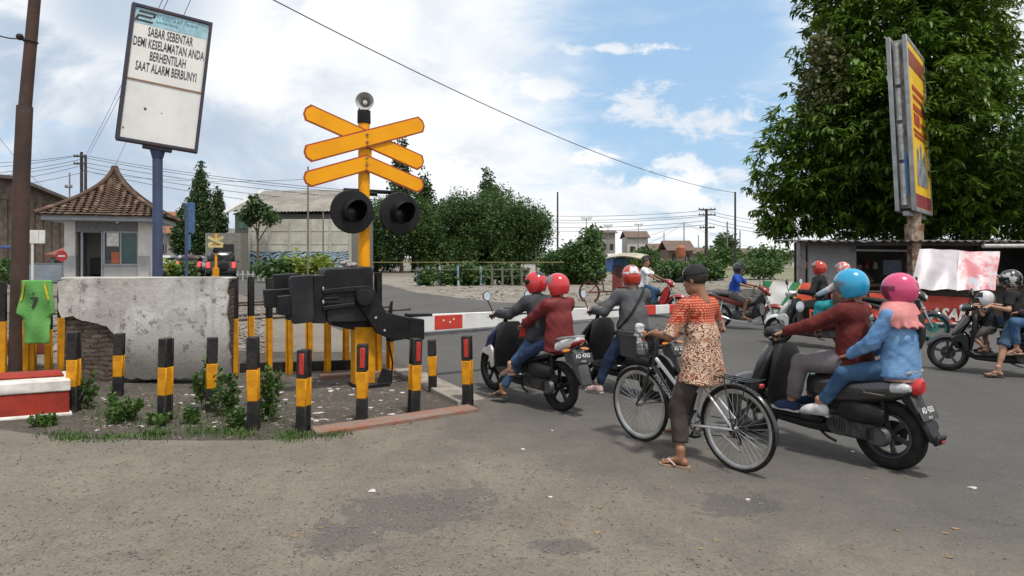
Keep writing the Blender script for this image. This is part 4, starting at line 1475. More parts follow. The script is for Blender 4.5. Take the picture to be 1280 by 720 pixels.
# horn loudspeaker
hz = cz(128)
hw_ = (Vector((0.10, -1, 0.02))).normalized()
ho = Vector((0.02, -.02, hz))
horn = mk('horn', MB().lathe([(.02, -.16), (.035, -.10), (.06, -.04), (.095, .02), (.118, .05), (.124, .055), (.112, .045), (.085, .0), (.05, -.06), (.02, -.09), (0, -.09)], ho, hw_, 28), mat('horn_grey', (.42, .42, .40), .5, col2=(.32, .32, .31)), cs)
mk('horn_throat', MB().lathe([(0, .015), (.03, .008), (.036, -.02), (.032, -.09)], ho, hw_, 16), mat('horn_pale', (.6, .59, .55), .5), horn)
mk('horn_bracket', MB().tube([(-.07, .02, cz(140)), (-.07, .02, hz - .02), (-.02, .05, hz)], .012, 6).tube([(.04, .02, cz(140)), (.04, .04, hz - .08)], .012, 6).tube([ho - hw_ * .1, ho - hw_ * .24], [.055, .05], 12), mat('horn_dark', (.10, .10, .10), .6), cs)

# ---- barrier machine
mo = gp(455, 482)
bm_ = thing('barrier_machine', 'black motor and counterweights of the level crossing barrier on a yellow pillar', 'barrier machine', mo, math.atan2(PP.y, PP.x))
S0 = mo.y
Tm = []
def mt(px, py, dv=0.0):
    """pixel to (t along the arm, z) on the machine's plane"""
    # X = mo.x + t*PP.x - dv*..., solve for t on the ray
    r_ = (px - CX) / FPX
    t_ = (r_ * (mo.y + dv * DD.y) - (mo.x + dv * DD.x)) / (PP.x - r_ * PP.y)
    Y_ = mo.y + dv * DD.y + t_ * PP.y
    return (t_, zpx(py, Y_) - mo.z)
UX, UZ, UY = (1, 0, 0), (0, 0, 1), (0, 1, 0)
def mprism(pts, dv, th, m, name, bev=0.01, parent=None):
    return mk(name, MB().prism([mt(*q, dv) for q in pts], (0, dv, 0), UX, UZ, UY, th, bevel=bev), m, parent or bm_, sharp=30)
MB2 = mat('machine_grey_black', (0.014, 0.015, 0.018), 0.55, col2=(0.026, 0.026, 0.028), nscale=4, bump=0.15, dirt=0.12, spec=0.25)
mprism([(441, 408), (466, 408), (466, 492), (441, 492)], -0.05, 0.22, YELP, 'pillar')
mprism([(401, 340), (404, 335), (458, 333), (461, 337), (461, 364), (401, 366)], -0.05, 0.42, BLKM, 'motor_housing', 0.02)
mprism([(361, 348), (364, 345), (390, 343), (392, 402), (366, 405), (364, 400)], -0.24, 0.10, MB2, 'counterweight_plate')
mprism([(388, 344), (404, 343), (404, 403), (388, 403)], -0.10, 0.30, BLKM, 'counterweight_plate')
mprism([(341, 343), (372, 341), (372, 360), (341, 361)], 0.10, 0.12, BLKM, 'counterweight')
mprism([(329, 362), (364, 360), (364, 383), (331, 385)], -0.02, 0.12, BLKM, 'counterweight')
mprism([(346, 370), (363, 368), (363, 395), (346, 393)], -0.20, 0.14, BLKM, 'counterweight')
mprism([(402, 363), (446, 358), (452, 357), (462, 360), (470, 380), (468, 398), (446, 401), (405, 402)], -0.08, 0.34, MB2, 'gear_case', 0.015)
mprism([(403, 362), (446, 357.5), (446, 364), (403, 367)], -0.26, 0.05, BLKM, 'stiffener_rib', 0.006)
mprism([(403, 383), (444, 378), (445, 383), (403, 388)], -0.26, 0.05, BLKM, 'stiffener_rib', 0.006)
for yy in (372, 377): mprism([(404, yy), (424, yy - 1), (424, yy + 2), (404, yy + 3)], -0.26, 0.03, BLKM, 'vent_slot', 0.004)
mprism([(412, 398), (446, 393), (462, 396), (462, 409), (436, 411), (412, 406)], -0.02, 0.26, BLKM, 'drive_box', 0.015)
# dogleg arm bracket on the near side
mprism([(444, 358), (462, 357), (470, 367), (482, 390), (510, 397), (510, 423), (492, 426), (470, 416), (455, 392), (444, 378)], -0.27, 0.06, BLKM, 'arm_bracket', 0.01)
t0, z0 = mt(455, 372, -.30)
mk('pivot_disc', MB().lathe([(0, .06), (.10, .055), (.115, .03), (.12, -.01)], (t0, -.305, z0), (0, -1, 0), 26), BLKM, bm_)
mprism([(480, 395), (510, 396), (525, 398), (525, 423), (510, 424), (492, 420)], -0.10, 0.34, BLKM, 'arm_clamp', 0.012)
mprism([(508, 392), (538, 391.5), (538, 394.5), (508, 396)], -0.02, 0.16, BLKM, 'clamp_plate', 0.005)
mprism([(485, 393), (488, 377), (491, 375.5), (490, 393)], -0.02, 0.03, BLKM, 'release_lever', 0.005)
CHIP = mat('chipped_paint', (.45, .45, .43), .6)
for (px, py) in ((404, 361), (404, 377.5)):
    t0, z0 = mt(px, py, -.29); mk('paint_chip', MB().box((t0, -.295, z0), (.02, .02, .05), bevel=.008), CHIP, bm_)
for (px, py) in ((470, 397), (481, 413)):
    t0, z0 = mt(px, py, -.31); mk('paint_chip', MB().box((t0, -.305, z0), (.025, .006, .03), Matrix.Rotation(.6, 3, 'Y')), CHIP, bm_)
ru = MB()
rr = random.Random(5)
for _ in range(9):
    t0, z0 = mt(rr.uniform(420, 440), 333, -.05)
    ru.ball((t0, rr.uniform(-.2, .1), z0 + rr.uniform(.0, .05)), (rr.uniform(.03, .06), .04, rr.uniform(.02, .04)), 8)
tag(mk('rag_bundle', ru.xf(Matrix.Translation(mo) @ Matrix.Rotation(math.atan2(PP.y, PP.x), 4, 'Z')), mat('dirty_rag', (.35, .33, .31), .9, col2=(.05, .05, .05), nscale=14)), 'dirty rag bundle lying on the motor housing', 'rag')
mk('hanging_cable', MB().tube([(.30, -.1, .60), (.36, -.12, .3), (.34, -.1, .02)], .012, 6), BLKM, bm_)
mk('foot_plate', MB().box((.05, -.06, .03), (.46, .40, .06), bevel=.01).box((.22, -.2, .12), (.14, .05, .22), Matrix.Rotation(.35, 3, 'Y')), BLKM, bm_)

# ---- barrier arm: tapered red and white beam
ao = mo + PP * 0.62
am = thing('boom_barrier', 'lowered red and white barrier arm across the road', 'boom barrier', ao + Vector((0, 0, 0)), math.atan2(PP.y, PP.x))
WHB = mat('white_barrier_paint', (0.72, 0.72, 0.70), 0.5, col2=(0.62, 0.615, 0.60), nscale=4, dirt=0.25)
RDB = mat('red_barrier_paint', (0.55, 0.045, 0.025), 0.5, col2=(0.46, 0.04, 0.025), nscale=4, dirt=0.2)
def armpt(t_):
    f = t_ / 5.7
    return (0.80 + 0.02 * f), (0.125 - 0.060 * f)       # centre height, half height
def armseg(a, b, m, name, e=0.0, hf=1.0):
    za, ha = armpt(a); zb_, hb_ = armpt(b)
    mk(name, MB().prism([(a, za - ha * hf), (b, zb_ - hb_ * hf), (b, zb_ + hb_ * hf), (a, za + ha * hf)], (0, -.06, 0), UX, UZ, UY, 0.07 + e, bevel=.006), m, am)
armseg(0.02, 5.7, WHB, 'beam')
for a, b in ((0.36, 0.80), (4.17, 4.50), (4.81, 5.16)): armseg(a, b, RDB, 'red_stripe', 0.006, 0.86 if a < 1 else 1.02)
lo_ = MB().prism([(-.05, .60), (3.5, .66), (3.5, .69), (-.05, .655)], (0, .02, 0), UX, UZ, UY, .05)
mk('lower_tube', lo_, mat('grey_tube', (.40, .41, .42), .5, .3), am)
dm = MB()
for (t_, z_) in ((.50, .83), (.60, .80), (.66, .84)): dm.lathe([(0, .002), (.014, .002), (.014, 0)], (t_, -.099, z_), (0, -1, 0), 8)
mk('reflector_dot', dm, WHB, am)

# ---- far barrier arm (yellow) and far crossing sign
a = at(452, 37, 328); b = at(705, 30, 328)
tag(mk('far_barrier', MB().tube([a, b], 0.024, 8), mat('far_yellow', (.24, .20, .06), .7)), 'thin yellow bar of the far barrier above the dirt lot', 'barrier bar')
fo = at(270, 33)
fs = thing('far_crossing_signal', 'small far yellow crossbuck in front of the dark off-road car', 'crossing signal', fo, 0.3)
hf = zpx(292, 33) - fo.z
mk('pole', MB().tube([(0, 0, 0), (0, 0, hf)], .06, 10), YELS, fs)
for sg_ in (-1, 1):
    mk('crossbuck_board', MB().box((0, -.08 - .02 * sg_, zpx(301, 33) - fo.z), (.80, .015, .14), Matrix.Rotation(sg_ * .5, 3, 'Y')), mat('faded_cream_yellow', (.62, .50, .22), .6), fs)
mk('lower_board', MB().box((0, -.12, zpx(308, 33) - fo.z), (.7, .015, .12)), mat('faded_cream_yellow', (.62, .50, .22), .6), fs)
mk('lamp_head', MB().lathe([(0, .0), (.14, 0), (.15, .03), (0, .05)], (0, -.08, zpx(313, 33) - fo.z), (0, -1, 0), 16), BLKM, fs)
mk('base_post', MB().box((0, -.02, .35), (.28, .22, 1.0), bevel=.01), YELP, fs)

# ---- guard house
GY = 22.0
go = at(134, GY)
gk = GY / FPX
gh = thing('guard_house', 'small white guard house with a steep flaring red tile roof', 'guard house', go, 0.36)
def gzp(py): return zpx(py, GY) - go.z
TILE = None
def tile_material():
    m = bpy.data.materials.new('weathered_clay_tiles'); m.use_nodes = True
    t = NT(m.node_tree); b = t.n['Principled BSDF']
    tc = t.node('ShaderNodeTexCoord').outputs['Object']
    n1 = t.noise(tc, 5.5, 3, 0.6); n2 = t.noise(tc, 1.2, 5, 0.6)
    vo = t.node('ShaderNodeTexVoronoi'); vo.inputs['Scale'].default_value = 4.5; t.put(vo.inputs['Vector'], tc)
    c = t.mix(t.smooth(n1, 0.35, 0.65), (0.105, 0.056, 0.036), (0.062, 0.041, 0.030))
    c = t.mix(t.math('MULTIPLY', t.smooth(n2, 0.45, 0.7), 0.6), c, (0.075, 0.062, 0.05))
    sp_ = t.sep(vo.outputs['Color'])
    c = t.mix(t.math('MULTIPLY', t.smooth(sp_[0], 0.72, 0.9), 0.8), c, (0.20, 0.125, 0.085))
    t.put(b.inputs['Base Color'], c); b.inputs['Roughness'].default_value = 0.92
    return m
TILE = tile_material()
GREYB = mat('grey_blue_trim', (.34, .37, .41), .7, col2=(.28, .31, .34), nscale=3)
GWH = mat('guard_white', (.66, .655, .63), .85, col2=(.56, .55, .52), nscale=2, dirt=.2)
GGR = mat('guard_grey', (.42, .42, .42), .85, col2=(.36, .36, .355), nscale=2, dirt=.2)
hwid = 1.24; dep = 2.3; ze = gzp(277)
zf = ze
zs = gzp(320)     # grey skirt top
# posts / piers
for sx in (-1, 1):
    mk('pier', MB().box((sx * (hwid - .15), .15, (zs + ze) / 2), (.32, .32, ze - zs), bevel=.01), GWH, gh)
    mk('pier_base', MB().box((sx * (hwid - .15), .15, zs / 2), (.34, .34, zs), bevel=.01), GGR, gh)
mk('back_wall', MB().box((0, dep, ze / 2), (hwid * 2, .14, ze)), GWH, gh)
mk('side_wall', MB().box((-hwid + .07, dep / 2 + .2, ze / 2), (.14, dep - .3, ze)), GWH, gh)
mk('side_wall', MB().box((hwid - .07, dep / 2 + .2, ze / 2), (.14, dep - .3, ze)), GWH, gh)
mk('front_panel', MB().box((.40, .10, zs * .45), (1.05, .10, zs * .9)), GGR, gh)
mk('lintel', MB().box((0, .06, gzp(283)), (hwid * 2 - .6, .12, .42)), mat('lintel_grey', (.20, .20, .21), .8), gh)
wf = MB()
zt, zbm = gzp(290), gzp(331)
for x in (-.10, .40, .92): wf.box((x, .03, (zt + zbm) / 2), (.055, .06, zt - zbm), bevel=.005)
for z in (zt, zbm): wf.box((.41, .03, z), (1.06, .065, .06), bevel=.005)
wfo = mk('window_frame', wf, GREYB, gh)
mk('pane', MB().box((.16, .045, (zt + zbm) / 2), (.44, .012, zt - zbm - .05)), glass_mat('window_glass', (.05, .07, .07), .65, .08), wfo)
mk('pane', MB().box((.67, .045, (zt + zbm) / 2), (.46, .012, zt - zbm - .05)), glass_mat('green_window_glass', (.05, .12, .115), .8, .06), wfo)
mk('notice_paper', MB().box((.16, .028, gzp(299)), (.36, .008, .48)), mat('paper_white', (.72, .72, .70), .7), gh)
mk('orange_notice', MB().box((.24, .028, gzp(322)), (.24, .008, .40)), mat('paper_orange', (.50, .13, .06), .6), gh)
mk('door_frame', MB().box((-.75, .05, (zt) / 2), (.06, .08, zt), bevel=.005).box((-.16, .05, zt / 2), (.05, .08, zt), bevel=.005).box((-.45, .05, zt), (.64, .08, .05)), GREYB, gh)
mk('desk', MB().box((-.35, 1.5, .78), (.9, .5, .06)).box((-.7, 1.5, .4), (.06, .45, .78)), DARKW, gh)
mk('wall_panel', MB().box((-.3, dep - .09, 1.55), (.34, .04, .8)), mat('panel_grey', (.22, .23, .24), .6), gh)
mk('office_chair', MB().box((-.55, 1.0, 1.05), (.34, .08, .6), bevel=.03).box((-.55, 1.2, .7), (.4, .4, .08), bevel=.03).tube([(-.55, 1.2, 0), (-.55, 1.2, .7)], .03, 8), DARKW, gh)
ev = hwid + .55
mk('eave_board', MB().box((0, dep / 2, ze + .08), (ev * 2 - .12, dep + 1.3, .16), bevel=.01), GREYB, gh)
# concave pyramid roof with rows of tiles
rf = MB()
zr0, zr1 = ze + .17, gzp(204)
N = 22
prof = []
for i in range(N + 1):
    f = i / N
    rad = ev * 1.03 * ((1 - f) ** 1.9 * 0.86 + (1 - f) * 0.14) + 0.03
    prof.append((rad, zr0 + (zr1 - zr0) * f))
ncol = 34
for i in range(N):
    (r0, z0), (r1, z1) = prof[i], prof[i + 1]
    for q in range(4):
        R4 = Matrix.Rotation(q * math.pi / 2, 3, 'Z')
        dscale = (dep / 2 + .68) / ev
        vs = []
        for j in range(ncol + 1):
            f = j / ncol * 2 - 1
            wav = 0.028 * math.sin(f * r0 / ev * 16 * math.pi)
            for (r_, z_, lift) in ((r0 + .012, z0 + .0, .035), (r1, z1, .0)):
                p = Vector((f * r_, -r_, 0)); p = R4 @ p
                p.y *= dscale
                vs.append((p.x, p.y + dep / 2, z_ + lift + wav))
        rf.add(vs, [(2 * j, 2 * j + 2, 2 * j + 3, 2 * j + 1) for j in range(ncol)])
for i in range(N):
    (r0, z0), (r1, z1) = prof[i], prof[i + 1]
    ds = (dep / 2 + .68) / ev
    rf.add([(sx * r_, sy * r_ * ds + dep / 2, z_ - .02) for r_, z_ in ((r0, z0), (r1, z1)) for sx, sy in ((-1, -1), (1, -1), (1, 1), (-1, 1))], [(0, 1, 5, 4), (1, 2, 6, 5), (2, 3, 7, 6), (3, 0, 4, 7)])
roof = mk('roof', rf, TILE, gh, sharp=25)
rdg = MB()
for q in range(4):
    sx, sy = [(-1, -1), (1, -1), (1, 1), (-1, 1)][q]
    rdg.tube([(sx * r_, sy * r_ * (dep / 2 + .68) / ev + dep / 2, z_ + .05) for r_, z_ in prof], 0.075, 7)
mk('ridge_tiles', rdg, TILE, roof)
mk('ceiling_bulb', MB().ball((.35, -.25, ze - .02), .05, 10), mat('bulb_white', (.8, .8, .78), .3), gh)

# ---- things round the guard house
so_ = at(78, 20)
st = thing('stop_sign', 'round red sign with white bar left of the guard house', 'sign', so_, 0.1)
zz = zpx(320, 20) - so_.z
mk('pole', MB().tube([(0, 0, 0), (0, 0, zz - .1)], .025, 8), STEELP, st)
mk('disc', MB().lathe([(0, .012), (.17, .012), (.17, 0), (0, 0)], (0, -.03, zz), (0, -1, 0), 24), mat('sign_red', (.38, .03, .03), .5), st)
mk('white_bar', MB().box((0, -.046, zz), (.20, .006, .045)), mat('sign_bar_white', (.6, .58, .56), .5), st)
bo = at(40, 30)
bd = thing('white_signboard', 'blank white signboard on one leg behind the leaning pole', 'sign', bo, 0.1)
z1 = zpx(296, 30) - bo.z
mk('panel', MB().box((.05, 0, z1), (1.05, .04, .62), bevel=.01), GWH, bd)
mk('leg', MB().box((0, .03, z1 / 2 + .1), (.09, .05, z1 + .2)), GWH, bd)
mk('rib', MB().box((-.2, -.026, z1), (.03, .012, .6)).box((.3, -.026, z1), (.02, .012, .6)), mat('panel_rib', (.45, .45, .44), .7), bd)
wo = at(40, 34)
gwall = thing('sheet_fence', 'low blue grey sheet metal fence at the far left', 'fence', wo, 0.05)
mk('sheet_panel', MB().box((-1.5, 0, .45), (9.5, .06, 1.15)), mat('blue_grey_sheet', (.22, .26, .30), .6, col2=(.17, .20, .23), nscale=1.5), gwall)
mk('cap_rail', MB().box((-1.5, 0, 1.05), (9.6, .09, .06)), STEELP, gwall)
po = at(5, 28)
pl = thing('blue_shelter', 'small blue topped table stand left of the leaning pole', 'stand', po)
mk('top', MB().box((0, 0, zpx(309, 28) - po.z), (1.3, .7, .12), bevel=.02), mat('blue_top', (.05, .09, .25), .6), pl)
for sx in (-.55, .55): mk('leg', MB().tube([(sx, 0, 0), (sx, 0, zpx(310, 28) - po.z)], .03, 6), STEELP, pl)
# brown timber house at far left
ho_ = at(-36, 38)
hs = thing('timber_house', 'old two storey timber house with tin gable at the far left', 'house', ho_, -0.15)
TIMB = mat('weathered_timber', (.16, .125, .10), .9, col2=(.09, .07, .055), nscale=3, bump=.5)
k = 38 / FPX
hw, ht = zpx(248, 38) - ho_.z, zpx(219, 38) - ho_.z
mk('wall', MB().box((-2.3, 3, hw / 2), (7.4, 6, hw)), TIMB, hs)
mk('gable_wall', MB().prism([(0, hw), (6, hw), (6, hw + .2), (1.0, ht - .1), (0, ht - .1)], (1.38, 0, 0), (0, 1, 0), (0, 0, 1), (1, 0, 0), .12), TIMB, hs)
mk('roof', MB().prism([(-.5, ht), (1.0, ht + .05), (7.0, hw - .1), (7.0, hw - .3), (1.0, ht - .15), (-.5, ht - .2)], (-2.0, 0, 0), (0, 1, 0), (0, 0, 1), (1, 0, 0), 8.0), mat('rusted_tin', (.12, .10, .09), .8, col2=(.08, .06, .05), nscale=2), hs)
bp = MB()
for i in range(9): bp.box((1.42, .4 + i * .62, hw / 2), (.05, .05, hw))
mk('wall_batten', bp, mat('dark_batten', (.07, .055, .045), .9), hs)
for x, w_ in ((-1.5, 1.0),): mk('window', MB().box((x, -.02, hw * .72), (w_, .06, .9)), DARKW, hs)
mk('satellite_dish', MB().lathe([(0, 0), (.12, .02), (.21, .06), (.22, .06), (.12, .0), (0, -.02)], (.9, -.5, zpx(240, 38) - ho_.z), (.3, -1, .4), 18), GWH, hs)
house('brown brick house with pale gutter between the timber house and the guard house', 62, 45, 52, 297, 276, BRICKW, ROOF, 'houses on the left', 5, windows=2)
house('low lean-to with rust red roof behind the round stop sign', 75, 36, 24, 316, 308, WALLG, mat('rust_red_sheet', (.22, .07, .05), .8, nscale=2), 'houses on the left', 3, windows=1, over=.2)
house('terracotta roofed house behind the slim grey street pole', 215, 78, 46, 290, 262, WALLG, mat('terracotta_roof', (.28, .12, .07), .9, nscale=2), 'houses on the left', 7, windows=2)
house('small house with white gable right of the guard house', 193, 85, 22, 300, 285, WALLW, ROOF, 'houses on the left', 5, gable=True, windows=1)
house('dark shop front with awning beside the weeping evergreen', 292, 58, 34, 300, 284, mat('shop_dark', (.10, .095, .09), .85), mat('awning_grey', (.16, .15, .15), .8), 'houses on the left', 5, windows=2)

# ---- hall with gable and graffiti wall
HY = 46.0
ho2 = at(352, HY)
hk = HY / FPX
hall = thing('gabled_hall', 'long hall with corrugated roof, white gable trim and green window', 'hall', ho2, -0.12)
def hx(px): return (px - 352) * hk
def hzz(py): return zpx(py, HY) - ho2.z
COR = mat('grey_corrugated_roof', (.255, .235, .205), .9, col2=(.17, .155, .135), nscale=.8, bump=.2)
mk('wall', MB().box(((hx(290) + hx(416)) / 2, 4.5, hzz(268) / 2), (hx(416) - hx(290), 9, hzz(268))), mat('hall_dark_wall', (.20, .195, .17), .9), hall)
rf = MB()
x0, x1 = hx(286), hx(420)
nrow = 60
for sgn, yoff in ((1, 0),):
    vs, fs_ = [], []
    for i in range(nrow + 1):
        x = x0 + (x1 - x0) * i / nrow
        dz = .05 * (i % 2)
        vs += [(x, -.9, hzz(266) + dz), (x, 4.5, hzz(230) + dz)]
    for i in range(nrow): fs_.append((2 * i, 2 * i + 2, 2 * i + 3, 2 * i + 1))
    rf.add(vs, fs_)
    vs2 = [(x, 9.9 - y, z) for x, y, z in [(a_, b_ + .9, c_) for a_, b_, c_ in vs]]
    rf.add([(a_, 9.0 - b_, c_) for a_, b_, c_ in vs], fs_)
mk('roof', rf, COR, hall, sharp=20)
gt = MB()
gt.tube([(x0 - .02, -1.0, hzz(267)), (x0 - .02, 4.5, hzz(229))], .17, 4).tube([(x0 - .02, 4.5, hzz(229)), (x0 - .02, 10.0, hzz(267))], .17, 4)
mk('gable_trim', gt, mat('white_green_trim', (.55, .58, .55), .8), hall)
mk('gable_wall', MB().prism([(0, hzz(268)), (9, hzz(268)), (4.5, hzz(231))], (hx(290), 0, 0), (0, 1, 0), (0, 0, 1), (1, 0, 0), .2), mat('gable_grey', (.28, .29, .28), .9), hall)
gw = MB().box((hx(305), -.06, hzz(274)), (1.1, .1, 1.3))
gwo = mk('window', gw, mat('green_louvre', (.12, .24, .19), .6, nscale=8), hall)
mk('window_bars', MB().box((hx(305) - .28, -.13, hzz(274)), (.05, .04, 1.3)).box((hx(305) + .28, -.13, hzz(274)), (.05, .04, 1.3)), mat('pale_green_bar', (.35, .45, .38), .6), gwo)
mk('lower_shop', MB().box((hx(297), -1.2, hzz(307) / 2 + .4), (2.6, 2.0, hzz(292))), mat('lower_shop_wall', (.24, .235, .20), .9, dirt=.5), hall)
mk('shop_door', MB().box((hx(300), -2.24, 1.2), (1.3, .06, 2.2)), DARKW, hall)
def graffiti():
    m = bpy.data.materials.new('graffiti_paint'); m.use_nodes = True
    t = NT(m.node_tree); b = t.n['Principled BSDF']
    tc = t.node('ShaderNodeTexCoord').outputs['Object']
    n = t.noise(tc, 0.9, 3, 0.5)
    wv = t.node('ShaderNodeTexWave'); wv.wave_type = 'RINGS'
    wv.inputs['Scale'].default_value = 1.5; wv.inputs['Distortion'].default_value = 14.0; wv.inputs['Detail'].default_value = 2.5; wv.inputs['Detail Scale'].default_value = 1.3
    t.put(wv.inputs['Vector'], tc)
    c = t.mix(t.smooth(wv.outputs['Fac'], 0.40, 0.47), (0.03, 0.035, 0.04), (0.50, 0.55, 0.58))
    c = t.mix(t.math('MULTIPLY', t.smooth(wv.outputs['Fac'], 0.75, 0.82), 0.8), c, (0.12, 0.28, 0.40))
    c = t.mix(t.smooth(n, 0.58, 0.64), c, (0.04, 0.10, 0.07))
    t.put(b.inputs['Base Color'], c); b.inputs['Roughness'].default_value = 0.8
    return m
fy = 41.5
fo_ = at(375, fy)
fw = thing('graffiti_wall', 'pale concrete yard wall painted with blue and white graffiti', 'wall', fo_, 0.0)
fk = fy / FPX
zt_ = zpx(274, fy) - fo_.z
CONC = mat('pale_concrete_panels', (.52, .505, .43), .9, col2=(.40, .385, .33), nscale=1.0, bump=.2, dirt=.45)
mk('panel_wall', MB().box((0, 0, zt_ / 2), (128 * fk, .16, zt_)), CONC, fw)
ribs = MB()
for i in range(6): ribs.box(((-62 + i * 25) * fk, -.10, zt_ / 2), (.16, .08, zt_))
for zz in (.36, .58, .8): ribs.box((0, -.085, zt_ * zz), (127 * fk, .03, .03))
mk('wall_rib', ribs, mat('rib_concrete', (.45, .44, .385), .9, dirt=.3), fw)
mk('graffiti', MB().box((0, -.15, 1.05), (122 * fk, .012, 1.45)), graffiti(), fw)
# small white picket fence with plants below
pk = at(340, 37)
pf = thing('picket_fence', 'low teal and white picket fence below the graffiti wall', 'fence', pk, -.02)
pm = MB()
for i in range(18): pm.box((-2.0 + i * .30, 0, .30), (.09, .03, .62))
mk('pickets', pm, mat('picket_teal', (.20, .30, .29), .7, col2=(.40, .42, .40), nscale=5, lo=.45, hi=.55), pf)
mk('picket_rail', MB().box((.6, .03, .4), (5.4, .03, .05)), WALLW, pf)
for i, (px, py, Y, rx, ry, n_, m_, lab) in enumerate([(350, 336, 35, 24, 6, 150, LEAF_MID, 'green hedge along the picket fence'), (392, 333, 35, 24, 7, 170, LEAF_YEL, 'yellow green hedge right of the picket fence'),
                                                 (372, 334, 35.5, 16, 6, 90, LEAF_YEL, 'flowering shrub between hedge and rusty pole'),
                                                 (215, 338, 28, 13, 6, 90, LEAF_YEL, 'yellow green shrub right of the blue sign post'), (232, 340, 28, 10, 5, 60, LEAF_MID, 'small shrub behind the white wall'),
                                                 (6, 338, 24, 12, 14, 80, LEAF_MID, 'shrub behind the leaning brown pole'),
                                                 (535, 346, 31, 9, 8, 90, LEAF_MID, 'weed clump at the left end of the garden fence'), (600, 342, 32, 30, 8, 220, LEAF_MID, 'weeds inside the blue garden fence'),
                                                 (575, 345, 31.5, 24, 8, 160, LEAF_DARK, 'dark weeds inside the garden fence'), (640, 345, 32, 16, 7, 90, LEAF_DARK, 'weeds at the right end of the garden fence')]):
    base = at(px, Y); k = Y / FPX
    r_ = random.Random(i + 5)
    bl_ = [(*scr(px + r_.uniform(-.7, .7) * rx, py + r_.uniform(-.4, .5) * ry, Y + r_.uniform(-.5, .5), base), rx * k * .4, rx * k * .35, ry * k * .6) for _ in range(7)]
    tree('shrub', lab, 'shrub', base, bl_, n_, 0.0075 * Y, 8, 0.005 * Y, m_, None, 'shrubs along the crossing', 190 + i)
# garden fence at the dirt lot
gf = at(590, 31)
gfo = thing('garden_fence', 'low ragged fence of blue and white posts round weeds', 'fence', gf, 0.03)
BLW = mat('blue_white_post', (.35, .42, .46), .8, col2=(.08, .16, .24), nscale=2.2, lo=.45, hi=.55)
for i, px in enumerate((522, 536, 549, 573, 601, 615, 628, 640, 652, 660)):
    x = (px - 590) * 31 / FPX
    mk('post', MB().box((x, random.uniform(-.2, .2), .45), (.10, .08, .95 + random.uniform(-.1, .15)), Matrix.Rotation(random.uniform(-.06, .06), 3, 'Y')), BLW if i < 5 else mat('grey_wood_post', (.16, .14, .12), .9), gfo)
mk('fence_rail', MB().tube([(-2.9, 0, .75), (0, .05, .78), (2.8, 0, .8)], .028, 6).tube([(-2.9, 0, .45), (.5, .05, .42), (2.8, 0, .5)], .022, 6), mat('grey_wood_post', (.16, .14, .12), .9), gfo)
# small kiosk things near the dark trees
ko = at(660, 40)
kt = thing('lamp_stump', 'white crossing cabinet with a dark top at the end of the garden fence', 'cabinet', ko)
mk('cabinet_body', MB().box((0, 0, .45), (.9, .6, 1.1), bevel=.03), WALLW, kt)
mk('cabinet_top', MB().box((-.1, 0, 1.06), (1.3, .7, .08), bevel=.02).tube([(.5, 0, 1.1), (.5, 0, 1.8)], .06, 8), mat('cabinet_dark', (.08, .06, .055), .7), kt)

# ================================================================== vehicles
TYRE = mat('tyre_rubber', (0.012, 0.012, 0.0125), 0.8, col2=(0.026, 0.025, 0.023), nscale=12, bump=0.3, spec=0.2)
ALLOY = mat('dark_alloy', (0.10, 0.10, 0.105), 0.4, 0.6, col2=(0.07, 0.07, 0.07), nscale=5)
BLKALLOY = mat('black_alloy', (0.022, 0.022, 0.024), 0.4, 0.2)
CHROME = mat('chrome', (0.62, 0.62, 0.62), 0.18, 1.0, col2=(0.5, 0.5, 0.5))
SILV = mat('dull_silver', (0.42, 0.42, 0.42), 0.45, 0.7, col2=(0.30, 0.30, 0.30), nscale=7, dirt=.2)
PLAST = mat('black_plastic', (0.011, 0.011, 0.012), 0.5, col2=(0.02, 0.02, 0.021), nscale=6, dirt=0.12, spec=0.3)
SEATM = mat('black_vinyl', (0.012, 0.012, 0.013), 0.5, col2=(0.022, 0.021, 0.021), nscale=8, bump=0.15, spec=0.3)
ENGM = mat('engine_grey', (0.10, 0.10, 0.10), 0.5, 0.5, col2=(0.05, 0.048, 0.045), nscale=9, bump=0.2, dirt=.4)
TAILR = mat('tail_lens_red', (0.35, 0.02, 0.02), 0.12, coat=0.8)
CLEARL = mat('clear_lens', (0.55, 0.55, 0.55), 0.08, coat=0.8, col2=(.42, .42, .43))
AMBER = mat('amber_lens', (0.55, 0.18, 0.02), 0.15, coat=0.6)
MIRR = mat('mirror_glass', (0.55, 0.60, 0.65), 0.03, 1.0)
PLATE = mat('number_plate_black', (0.02, 0.02, 0.022), 0.4)
PLTXT = mat('number_plate_white', (0.62, 0.62, 0.60), 0.5)
X_, Y_, Z_ = Vector((1, 0, 0)), Vector((0, 1, 0)), Vector((0, 0, 1))


